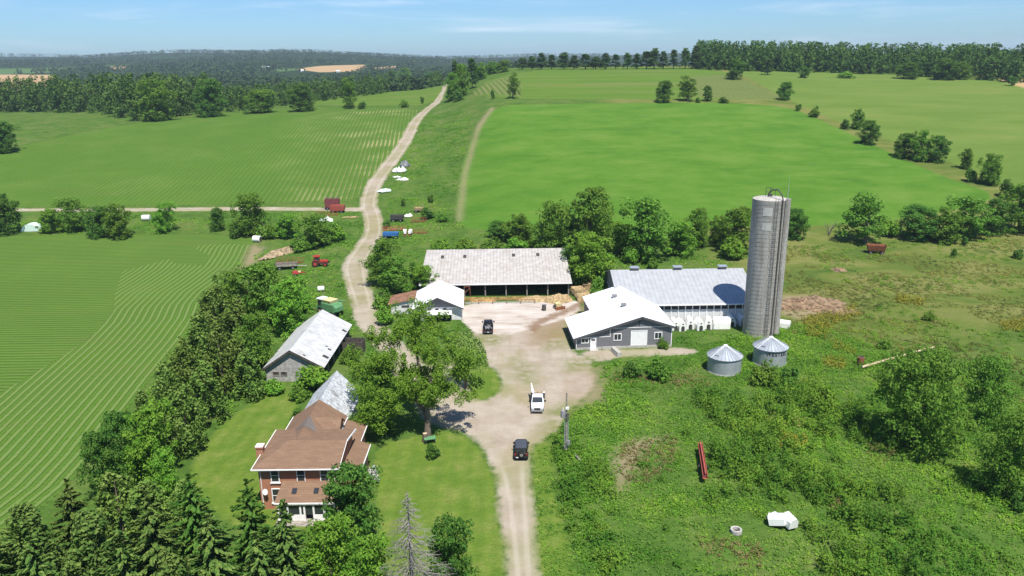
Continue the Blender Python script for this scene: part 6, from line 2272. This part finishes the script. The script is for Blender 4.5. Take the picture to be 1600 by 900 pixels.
# ---- box wagons
def box_wagon(px, py, rz, size, body, floor_, label, rails=False, slope=0.12, name="wagon", empty=True):
    L_, W2, H_ = size
    o = ground_thing(name, px, py, rz, label, "wagon")
    t_ = 0.07

    def walls(b):
        for (x0, y0), (x1, y1) in (((-1, -1), (1, -1)), ((1, -1), (1, 1)), ((1, 1), (-1, 1)), ((-1, 1), (-1, -1))):
            p = lambda sx, sy, k, z: (sx * (W2 / 2 - k), sy * (L_ / 2 - k), z)
            lo, hi = slope + 0.001, 0.0
            b.hexa([p(x0, y0, lo, 0.8), p(x1, y1, lo, 0.8), p(x1, y1, lo + t_, 0.8), p(x0, y0, lo + t_, 0.8)], [p(x0, y0, hi, 0.8 + H_), p(x1, y1, hi, 0.8 + H_), p(x1, y1, hi + t_, 0.8 + H_), p(x0, y0, hi + t_, 0.8 + H_)])
    part(o, "box", body, walls)
    boxes(o, "floor", floor_, (-W2 / 2 + slope + t_, W2 / 2 - slope - t_, -L_ / 2 + slope + t_, L_ / 2 - slope - t_, 0.72, 0.9 if empty else 0.75 + H_ * 0.8))
    boxes(o, "axle", "dark_steel", (-0.1, 0.1, -L_ / 2, L_ / 2 + 1.4, 0.45, 0.6), (-W2 / 2, W2 / 2, -L_ * 0.3 - 0.06, -L_ * 0.3 + 0.06, 0.35, 0.449), (-W2 / 2, W2 / 2, L_ * 0.3 - 0.06, L_ * 0.3 + 0.06, 0.35, 0.449))
    for sx in (-1, 1):
        for y in (-L_ * 0.3, L_ * 0.3):
            wheel(o, sx * (W2 / 2 - 0.05), y, 0.4, 0.24)
    if rails:
        def rl(b):
            for k in range(9):
                y = -L_ / 2 + L_ * k / 8
                b.tube([(-W2 / 2, y, 0.8 + H_), (-W2 / 2, y, 0.8 + H_ + 0.8)], 0.035, 5)
                b.tube([(W2 / 2, y, 0.8 + H_), (W2 / 2, y, 0.8 + H_ + 0.8)], 0.035, 5)
            for z in (0.4, 0.8):
                for sx in (-1, 1):
                    b.tube([(sx * W2 / 2, -L_ / 2, 0.8 + H_ + z), (sx * W2 / 2, L_ / 2, 0.8 + H_ + z)], 0.03, 5)
        part(o, "rails", "dark_steel", rl)
    return o


box_wagon(520, 327, R_(88), (4.6, 2.4, 2.6), "maroon", "dark_wood", "tall maroon box wagon with dark slatted top rail by lane junction", rails=True, name="forage_wagon")
box_wagon(528, 332, R_(87), (4.6, 2.4, 1.6), "faded_red", "faded_red", "bright red box wagon in front of the maroon box wagon", name="gravity_wagon", empty=False)
box_wagon(621, 346, R_(86), (4.0, 2.2, 1.2), "dark_steel", "dark_steel", "dark grey box wagon standing beside the lane bend", name="box_wagon")
box_wagon(611, 372, R_(87), (4.4, 2.2, 0.9), "blue_paint", "dark_steel", "blue sided box wagon beside lane above the roadside trees", name="box_wagon")
box_wagon(656, 332, R_(86), (3.4, 2.0, 0.8), "hay", "hay", "small tan wooden wagon in the weeds beyond the dark wagon", name="box_wagon", empty=False)
box_wagon(1368, 396, R_(74), (4.6, 2.4, 1.5), "rust", "dark_steel", "rusty red dump wagon alone in the right hand meadow", slope=0.35, name="dump_wagon")


def gate(px, py, rz, w_, mt, label, name, cat, lean=0.5):
    o = ground_thing(name, px, py, rz, label, cat)

    def bars(b):
        for z in (0.15, 0.5, 0.85, 1.2):
            b.tube([(-w_ / 2, z * lean, z), (w_ / 2, z * lean, z)], 0.05, 5)
        for x in np.linspace(-w_ / 2, w_ / 2, 6):
            b.tube([(x, 0.05, 0.1), (x, 1.25 * lean, 1.25)], 0.05, 5)
    part(o, "bars", mt, bars)
    part(o, "beam", mt, lambda b: b.box(-w_ / 2, w_ / 2, -0.4, -0.15, 0.1, 0.4))
    return o


gate(616, 360, R_(3), 6.5, "faded_red", "red harrow lying behind the blue sided wagon", "harrow", "farm implement")
gate(652, 365, R_(-4), 6.0, "rust", "orange rusty bar implement right of the two white seed boxes", "cultivator", "farm implement")
gate(510, 337, R_(2), 7.0, "rust", "orange rusty implement in grass below the red wagons", "cultivator", "farm implement", 1.2)
gate(654, 347, R_(0), 4.6, "rust", "rusty frame in the weeds below the small tan wagon", "cultivator", "farm implement", 1.0)
gate(452, 411, R_(-6), 7.0, "rust", "orange rusty frame lying behind the hay wagon", "harrow", "farm implement", 1.3)


def seed_box(px, py, rz, label):
    o = ground_thing("seed_box", px, py, rz, label, "seed box", "white seed boxes beside the blue wagon")
    part(o, "hopper", "white_plastic", lambda b: b.loft([rrect(-0.9, 0.35, 0.7, 1.3), rrect(0.9, 0.5, 0.5, 1.7)]))
    boxes(o, "legs", "rust", (-0.4, 0.4, -1.3, -0.91, 0.05, 0.5), (-0.3, 0.3, 0.5, 0.9, 0.0, 0.499))


seed_box(633, 368, R_(8), "left of two white seed boxes beside the blue wagon")
seed_box(641, 368, R_(-6), "right of two white seed boxes beside the blue wagon")


# ---- white silage tarps and bits along the lane
def tarp(px, py, rz, lx, ly, h, mt, label, seed, name="plastic_sheet", cat="plastic sheet"):
    g_ = np.random.default_rng(seed)
    b = MB()
    n_ = 9
    P = {}
    for i_ in range(n_):
        for j_ in range(n_):
            u_, v_ = i_ / (n_ - 1) * 2 - 1, j_ / (n_ - 1) * 2 - 1
            ed = max(abs(u_), abs(v_))
            P[i_, j_] = (u_ * lx / 2 * (1 + 0.24 * g_.normal()), v_ * ly / 2 * (1 + 0.24 * g_.normal()), 0.06 + h * (1 - ed ** 2) * g_.uniform(0.1, 1.9) + 0.05)
    for i_ in range(n_ - 1):
        for j_ in range(n_ - 1):
            b.face([P[i_, j_], P[i_ + 1, j_], P[i_ + 1, j_ + 1], P[i_, j_ + 1]])
    o = b.build(name, M[mt], None, False, at(px, py)[0], rz)
    return tag(o, label, cat)


tarp(624, 268, 0.5, 5.0, 4.0, 1.4, "tarp_white", "crumpled white plastic sheet heap, largest beside the lane", 1)
tarp(632, 260, 0.2, 4.0, 3.0, 1.6, "grey_steel", "grey scrap metal heap behind the largest white sheet", 2, "scrap_heap", "scrap heap")
tarp(630, 281, 0.3, 3.6, 3.4, 0.5, "tarp_white", "flat white sheet just below the scrap metal heap", 3)
tarp(620, 277, 0.0, 2.4, 2.2, 0.25, "tarp_white", "small white sheet left of the flat white sheet", 4)
tarp(597, 299, 0.2, 2.8, 5.0, 0.5, "tarp_pale_green", "left of two pale green sheets at the lane edge", 5)
tarp(604, 298, 0.2, 3.0, 5.2, 0.5, "tarp_pale_green", "right of two pale green sheets at the lane edge", 6)
tarp(638, 338, 0.1, 2.4, 2.0, 0.6, "tarp_white", "small white bundle right of the dark grey wagon", 7, "bundle", "bundle")
tarp(511, 345, 0.1, 3.4, 2.8, 1.0, "tarp_white", "white covered heap in bushes below the red wagons", 8, "covered_heap", "heap")
tarp(548, 340, 0.1, 5.0, 1.2, 0.2, "hay", "strip of pale boards in grass beside the lane junction", 9, "board_strip", "boards")

# ---- pale dome tent at the field edge
b = MB()
prof = [(math.cos(a) * 2.6, math.sin(a) * 2.2 + 0.0) for a in np.linspace(0, math.pi, 11)]
b.prism(prof, -1.7, 1.7)
dt = b.build("shelter", M["tarp_pale_green"], None, False, at(51, 360)[0], R_(8))
tag(dt, "pale green arched tarp shelter at the left field edge", "shelter")

# ---- tanks and cylinders
def tank(px, py, rz, r, L_, mt, label, name="tank", end="white_paint"):
    o = ground_thing(name, px, py, rz, label, "tank")
    part(o, "shell", mt, lambda b: b.tube([(-L_ / 2 - 0.1, 0, r), (-L_ / 2, 0, r), (L_ / 2, 0, r), (L_ / 2 + 0.1, 0, r)], [r * 0.8, r, r, r * 0.8], 16), True)
    boxes(o, "skid", "dark_steel", (-L_ * 0.35, -L_ * 0.25, -r * 0.8, r * 0.8, 0.0, r * 0.35), (L_ * 0.25, L_ * 0.35, -r * 0.8, r * 0.8, 0.0, r * 0.35))
    if end != mt:
        part(o, "open_end", end, lambda b: b.tube([(L_ / 2 + 0.101, 0, r), (L_ / 2 + 0.12, 0, r)], r * 0.72, 14))
    return o


tank(229, 345, R_(5), 0.95, 2.2, "white_paint", "white cylindrical tank in the mid-field hedge gap")
tank(402, 378, R_(-12), 0.9, 2.0, "white_plastic", "white drum with dark open end beside the bare field corner", "drum", "inside_dark")
tank(502, 455, R_(10), 0.6, 1.3, "white_paint", "small white tank in grass above the green combine")
o = ground_thing("barrel", 1344, 570, 0, "rusty brown barrel in weeds near the fallen pole", "barrel")
part(o, "shell", "rust", lambda b: b.lathe([(0.55, 0), (0.58, 0.3), (0.55, 0.6), (0.58, 0.9), (0.55, 1.4), (0.5, 1.42)], 18), True)
part(o, "mouth", "inside_dark", lambda b: b.lathe([(0.46, 1.421), (0.02, 1.43)], 16))
o = ground_thing("barrel", 850, 485, 0, "dark grey barrel standing on the concrete feed yard", "barrel")
part(o, "shell", "dark_steel", lambda b: b.lathe([(0.42, 0), (0.45, 0.4), (0.42, 0.8), (0.45, 1.1), (0.40, 1.3)], 16), True)
part(o, "lid", "grey_steel", lambda b: b.lathe([(0.38, 1.301), (0.02, 1.34)], 14))

# ---- fallen pale pole in the meadow
A_, _ = at(1346, 578)
B_, _ = at(1458, 549)
b = MB()
b.tube([A_ + Vector((0, 0, 0.5)), (A_ + B_) / 2 + Vector((0, 0, 0.75)), B_ + Vector((0, 0, 0.8))], [0.22, 0.20, 0.15], 10)
fp = b.build("fallen_pole", M["cut_wood"], None, True)
tag(fp, "long pale pole lying in weeds behind the huge broad tree", "pole")

# ---- red elevator auger lying in the weeds
A_, _ = at(1101, 758)
B_, _ = at(1093, 705)
dv = (B_ - A_)
ag = thing("grain_auger", A_ + Vector((0, 0, 0.55)), math.atan2(-dv.x, dv.y), "long faded red grain auger lying in the tall weeds", "auger")
La = dv.length
part(ag, "trough", "faded_red", lambda b: (b.box(-0.30, -0.24, 0, La, 0.3, 0.8), b.box(0.24, 0.30, 0, La, 0.3, 0.8), b.box(-0.239, 0.239, 0, La, 0.3, 0.36)))
part(ag, "conveyor", "maroon", lambda b: [b.box(-0.22, 0.22, y, y + 0.1, 0.362, 0.6) for y in np.arange(0.2, La - 0.2, 0.45)])
part(ag, "tube", "faded_red", lambda b: b.tube([(0.05, 0.2, 0.95), (0.0, La - 0.3, 0.95)], 0.11, 8))
for sx in (-1, 1):
    wheel(ag, sx * 0.55, La * 0.35, 0.3, 0.16)

# ---- white box hutches tipped in the weeds, and a well ring
def box_hutch(px, py, rz, label, tilt=0.0, size=(2.2, 1.4, 1.3)):
    o = ground_thing("calf_hutch", px, py, rz, label, "calf hutch", "white hutches dumped in the weeds")
    o.rotation_euler = (tilt, 0, rz)
    o.location.z += 0.55
    L_, W2, H_ = size
    part(o, "shell", "white_plastic", lambda b: b.prism([(-W2 / 2, 0), (W2 / 2, 0), (W2 / 2 * 0.92, H_ * 0.7), (W2 * 0.22, H_), (-W2 * 0.22, H_), (-W2 / 2 * 0.92, H_ * 0.7)], -L_ / 2, L_ / 2))
    part(o, "doorway", "inside_dark", lambda b: b.box(-W2 * 0.2, W2 * 0.2, L_ / 2 + 0.002, L_ / 2 + 0.012, 0.05, H_ * 0.6))
    return o


box_hutch(1215, 824, R_(62), "white hutch tipped on its side, left in the weedy pair", R_(-16), (1.7, 1.2, 1.1))
box_hutch(1232, 826, R_(20), "white hutch with square side, right in the weedy pair", R_(8), (1.4, 1.2, 1.2))
tank(1207, 812, R_(35), 0.42, 1.0, "white_plastic", "small white drum perched behind the dumped white hutches", "drum")
b = MB()
b.lathe([(0.62, 0), (0.62, 0.42), (0.40, 0.42), (0.40, 0.05)], 24, cap=False)
wr = b.build("well_ring", M["concrete"], None, True, at(1150, 833)[0] + Vector((0, 0, 0.1)))
tag(wr, "pale round concrete ring in grass left of dumped hutches", "ring")
b = MB()
b.lathe([(0.38, 0.1), (0.02, 0.11)], 18)
wi = b.build("opening", M["inside_dark"], wr)

# ---- row of calf hutches along the cattle barn
HUT = ["first calf hutch from the charcoal barn, half behind its corner", "second calf hutch from the charcoal barn", "third calf hutch from the charcoal barn, narrow doorway", "fourth calf hutch from the charcoal barn", "fifth calf hutch from the charcoal barn, turned slightly", "wide plain hutch turned sideways in the calf hutch row", "shaded calf hutch right of the wide plain hutch", "last shaded calf hutch, nearest the silo"]
hb = None
for k, (px, py, rz) in enumerate(((1053, 513, 4), (1063, 514, 8), (1077, 511, -4), (1092, 513, 3), (1106, 511, -10), (1126, 512, 90), (1141, 507, 0), (1157, 506, 6))):
    p, _ = at(px, py)
    if hb is None:
        hb = thing("calf_hutch", p, R_(rz), HUT[0], "calf hutch", "calf hutches along the cattle barn")
        part(hb, "shell", "white_plastic", lambda b: b.loft([[(-0.62 * s_, y, 0), (0.62 * s_, y, 0), (0.60 * s_, y, 0.75), (0.36 * s_, y, 1.25 * s_), (0.12 * s_, y, 1.42 * s_), (-0.12 * s_, y, 1.42 * s_), (-0.36 * s_, y, 1.25 * s_), (-0.60 * s_, y, 0.75)] for y, s_ in ((-1.1, 0.96), (-0.9, 1.0), (0.9, 1.04), (1.1, 0.96))]))
        part(hb, "doorway", "inside_dark", lambda b: b.prism([(-0.28, 0.05), (0.28, 0.05), (0.26, 0.65), (0.0, 0.82), (-0.26, 0.65)], -1.125, -1.103))
        part(hb, "vent", "inside_dark", lambda b: b.box(-0.13, 0.13, -1.12, -1.102, 1.0, 1.15))
        cur = hb
    else:
        cur = copy_tree(hb)
        cur["label"] = HUT[k]
        cur.location = p
        cur.rotation_euler = (0, 0, R_(rz))
    s_ = 1.25 if k != 5 else 1.45
    cur.scale = (s_, s_, s_ * 1.06)
box_ = at(1224, 511)[0]
o = thing("calf_hutch", box_, R_(60), "lone white hutch in weeds right of the silo", "calf hutch")
part(o, "shell", "white_plastic", lambda b: b.prism([(-0.8, 0), (0.8, 0), (0.75, 1.0), (0.3, 1.4), (-0.3, 1.4), (-0.75, 1.0)], -1.2, 1.2))
part(o, "doorway", "inside_dark", lambda b: b.box(-0.2, 0.2, -1.212, -1.202, 0.5, 0.9))

# ---- utility pole with transformer and its wire
pb_, pdp = at(884.5, 708)
ph = height_to(pb_, 613)
up_ = thing("utility_pole", pb_, 0, "grey wooden utility pole with transformer beside the driveway", "utility pole")
part(up_, "pole", "post_wood", lambda b: b.tube([(0, 0, -0.4), (0, 0, ph * 0.5), (0, 0, ph)], [0.16, 0.13, 0.10], 10), True)
part(up_, "riser_pipe", "galvanised", lambda b: b.tube([(0.24, -0.02, 0.2), (0.22, -0.02, ph * 0.62)], 0.06, 6))
part(up_, "riser_pipe", "galvanised", lambda b: b.tube([(-0.24, -0.05, 0.5), (-0.22, -0.05, ph * 0.60)], 0.05, 6))
tx_ = part(up_, "transformer", "grey_steel", lambda b: b.lathe([(0.1, ph * 0.60), (0.34, ph * 0.61), (0.34, ph * 0.70), (0.28, ph * 0.715), (0.05, ph * 0.725)], 14, c=(-0.45, -0.15)), True)
part(tx_, "bushing", "white_paint", lambda b: b.tube([(-0.45, -0.15, ph * 0.72), (-0.45, -0.15, ph * 0.76)], 0.06, 8))
boxes(up_, "bracket", "dark_steel", (-0.3, 0.35, -0.3, -0.18, ph * 0.64, ph * 0.67))
boxes(up_, "bracket", "dark_steel", (-0.15, 0.3, -0.34, -0.16, ph * 0.58, ph * 0.60))
boxes(up_, "meter_box", "grey_steel", (0.1, 0.5, -0.42, -0.19, 1.4, 2.0))
boxes(up_, "cutout_switch", "white_paint", (-0.12, 0.3, -0.3, -0.14, ph * 0.735, ph * 0.775))
pl2, _ = at(900, 716)
b = MB()
b.tube([pl2 + Vector((-0.4, 1.2, 0.35)), pl2 + Vector((0.5, -0.9, 0.15))], 0.12, 8)
lg = b.build("log", M["dead_bark"], None, True)
tag(lg, "short grey log lying at foot of the utility pole", "log")

# ---- concrete trough block in front of the barn
b = MB()
b.hexa([(-0.5, -1.5, 0), (0.5, -1.5, 0), (0.5, 1.5, 0), (-0.5, 1.5, 0)], [(-0.34, -1.5, 0.8), (0.34, -1.5, 0.8), (0.34, 1.5, 0.8), (-0.34, 1.5, 0.8)])
tb = b.build("barrier_block", M["concrete"], None, False, at(963, 553)[0], R_(14))
tag(tb, "pale concrete barrier block in front of the charcoal barn", "block")

# ---- mounds, bales
def mound(px, py, rz, lx, ly, h, mt, label, seed, name, cat, kind=None):
    g_ = np.random.default_rng(seed)
    b = MB()
    n_ = 22
    P = {}
    for i_ in range(n_):
        for j_ in range(n_):
            u_, v_ = i_ / (n_ - 1) * 2 - 1, j_ / (n_ - 1) * 2 - 1
            r2 = u_ * u_ + v_ * v_
            z = h * max(0.0, 1 - r2) ** 0.8 * (0.7 + 0.6 * float(vnoise(np.array([u_ * 3 + seed]), np.array([v_ * 3]), 0.8, seed)[0])) - 0.05
            P[i_, j_] = (u_ * lx / 2, v_ * ly / 2, z + g_.normal() * 0.07 * (r2 < 1))
    for i_ in range(n_ - 1):
        for j_ in range(n_ - 1):
            if ((i_ + 0.5) / (n_ - 1) * 2 - 1) ** 2 + ((j_ + 0.5) / (n_ - 1) * 2 - 1) ** 2 < 1.05:
                b.face([P[i_, j_], P[i_ + 1, j_], P[i_ + 1, j_ + 1], P[i_, j_ + 1]])
    o = b.build(name, M[mt], None, True, at(px, py)[0], rz)
    return tag(o, label, cat, kind=kind)


mound(452, 392, R_(-28), 4.2, 22.0, 1.5, "brush_pile", "long pale brush and hay mound above the red tractor", 1, "hay_mound", "mound")
mound(1262, 476, R_(10), 17.0, 8.0, 1.5, "earth_pile", "wide brown earth mound behind the silo on the right", 2, "earth_mound", "mound")
mound(1302, 486, R_(-8), 11.0, 5.0, 0.8, "earth_pile", "smaller brown earth heap right of the wide mound", 3, "earth_mound", "mound")
mound(1310, 422, 0, 4.0, 4.0, 0.4, "earth_pile", "small bare tan heap in the meadow behind silo", 4, "earth_mound", "mound")
mound(873, 470, R_(10), 6.5, 4.0, 1.5, "hay", "loose hay heap before the pole shed's right end", 5, "hay_heap", "hay heap")
mound(846, 468, 0, 11.0, 3.4, 0.75, "hay", "low spread of hay along the pole shed's front", 6, "hay_heap", "hay heap")
mound(755, 470, 0, 6.0, 3.0, 0.45, "straw_face", "low straw heap before the pole shed's left part", 7, "hay_heap", "hay heap")
for px, py, rz, lb, h in ((904, 461, 20, "left hay bale of the stack beside pole shed", 1.6), (920, 456, -10, "right hay bale of the stack beside pole shed", 1.9), (912, 468, 5, "front broken hay bale beside the pole shed", 1.1), (928, 463, 35, "small hay bale at right of stack by pole shed", 1.2)):
    g_ = np.random.default_rng(px)
    b = MB()
    b.loft([[(x * (1 + 0.06 * g_.normal()), y * (1 + 0.06 * g_.normal()), z * (1 + 0.05 * g_.normal())) for _, x, z in [(0, *q_) for q_ in ((-1.5, 0), (1.5, 0), (1.6, h * 0.5), (1.3, h), (0.2, h * 1.15), (-1.3, h), (-1.6, h * 0.5))]] for y in (-1.2, -0.5, 0.5, 1.2)])
    o = b.build("hay_bale", M["hay"], None, False, at(px, py)[0], R_(rz))
    tag(o, lb, "hay bale", "hay bales beside the pole shed")

# feed rail with posts between garage and pole shed yard
fr_ = ground_thing("feed_fence", 690, 476, 0, "low pipe feed fence across the yard before pole shed", "fence")
x0 = fr_.location.x
for k in range(9):
    part(fr_, "post", "rust", lambda b: b.tube([(k * 3.0 - 4.0, 0, 0), (k * 3.0 - 4.0, 0, 0.9)], 0.06, 6))
part(fr_, "rail", "rust", lambda b: b.tube([(-4.0, 0, 0.85), (20.0, 0.3, 0.85)], 0.05, 6))
part(fr_, "curb", "concrete", lambda b: b.box(-4.0, 20.0, 0.35, 0.6, -0.05, 0.3))
o = ground_thing("hay_rack", 730, 468, R_(10), "tall rusty rack leaning by the garage's right corner", "rack")
part(o, "frame", "rust", lambda b: (b.tube([(-0.8, 0, 0), (-0.6, 0, 2.9)], 0.07, 6), b.tube([(0.8, 0, 0), (0.6, 0, 2.9)], 0.07, 6), b.tube([(-0.6, 0, 2.9), (0.6, 0, 2.9)], 0.07, 6), b.tube([(-0.75, 0, 1.2), (0.6, 0, 2.6)], 0.06, 6)))
o = ground_thing("manure_scraper", 872, 482, R_(25), "small yellow and rusty machine at the manure trail", "farm implement")
boxes(o, "body", "yellow_paint", (-0.6, 0.6, -0.4, 0.7, 0.5, 1.2))
boxes(o, "blade", "rust", (-1.1, 1.1, -1.1, -0.95, 0.0, 0.7), (-0.3, 0.3, -0.95, -0.41, 0.3, 0.5))
for sx in (-1, 1):
    for y in (-0.1, 0.5):
        wheel(o, sx * 0.72, y, 0.35, 0.2)

# green table lid by the clipped shrub, satellite sign boards by the willow
o = ground_thing("garden_table", 672, 692, R_(15), "small green topped garden table beside the clipped shrub", "table")
boxes(o, "table_top", "green_paint", (-0.8, 0.8, -0.5, 0.5, 0.72, 0.78))
for sx in (-0.65, 0.65):
    for sy in (-0.35, 0.35):
        part(o, "leg", "dark_steel", lambda b: b.box(sx - 0.04, sx + 0.04, sy - 0.04, sy + 0.04, 0.0, 0.719))

# distant farmstead buildings in the valley
for px, py, sz, mt, lb in ((415, 107, (18, 8, 5), "white_wall", "distant white farm building in the wooded valley"), (473, 112, (9, 6, 4), "white_wall", "tiny far white house left of the tan valley field"), (528, 113, (8, 6, 4), "white_wall", "tiny far white house below the tan valley field")):
    p, _ = at(px, py)
    o = thing("farm_building", p + Vector((0, 0, 0)), R_(10), lb, "building")
    part(o, "wall", mt, lambda b: b.prism([(-sz[0] / 2, 0), (sz[0] / 2, 0), (sz[0] / 2, sz[2] * 0.7), (-sz[0] / 2, sz[2] * 0.7)], -sz[1] / 2, sz[1] / 2))
    part(o, "roof", "white_metal_roof", lambda b: b.prism([(-sz[1] / 2 - 0.5, sz[2] * 0.7 + 0.01), (sz[1] / 2 + 0.5, sz[2] * 0.7 + 0.01), (0, sz[2] * 1.15)], -sz[0] / 2 - 0.5, sz[0] / 2 + 0.5, axis="x"))

# ------------------------------------------------------------------ air: one even box of thin haze round everything
hz = bpy.data.materials.new("haze_air")
hz.use_nodes = True
t = NT(hz.node_tree)
pv = t.n("ShaderNodeVolumePrincipled")
pv.inputs["Color"].default_value = (0.72, 0.87, 1.0, 1)
pv.inputs["Density"].default_value = 0.00011
pv.inputs["Anisotropy"].default_value = 0.2
ho = t.n("ShaderNodeOutputMaterial")
t.nt.links.new(pv.outputs[0], ho.inputs["Volume"])
zmin = float(GZ.min()) - 1.5
b = MB()
b.box(-9100, 9100, -9100, 9100, zmin, max(135.0, float(GZ.max()) + 25))
o = b.build("haze", hz)
o["kind"] = "stuff"
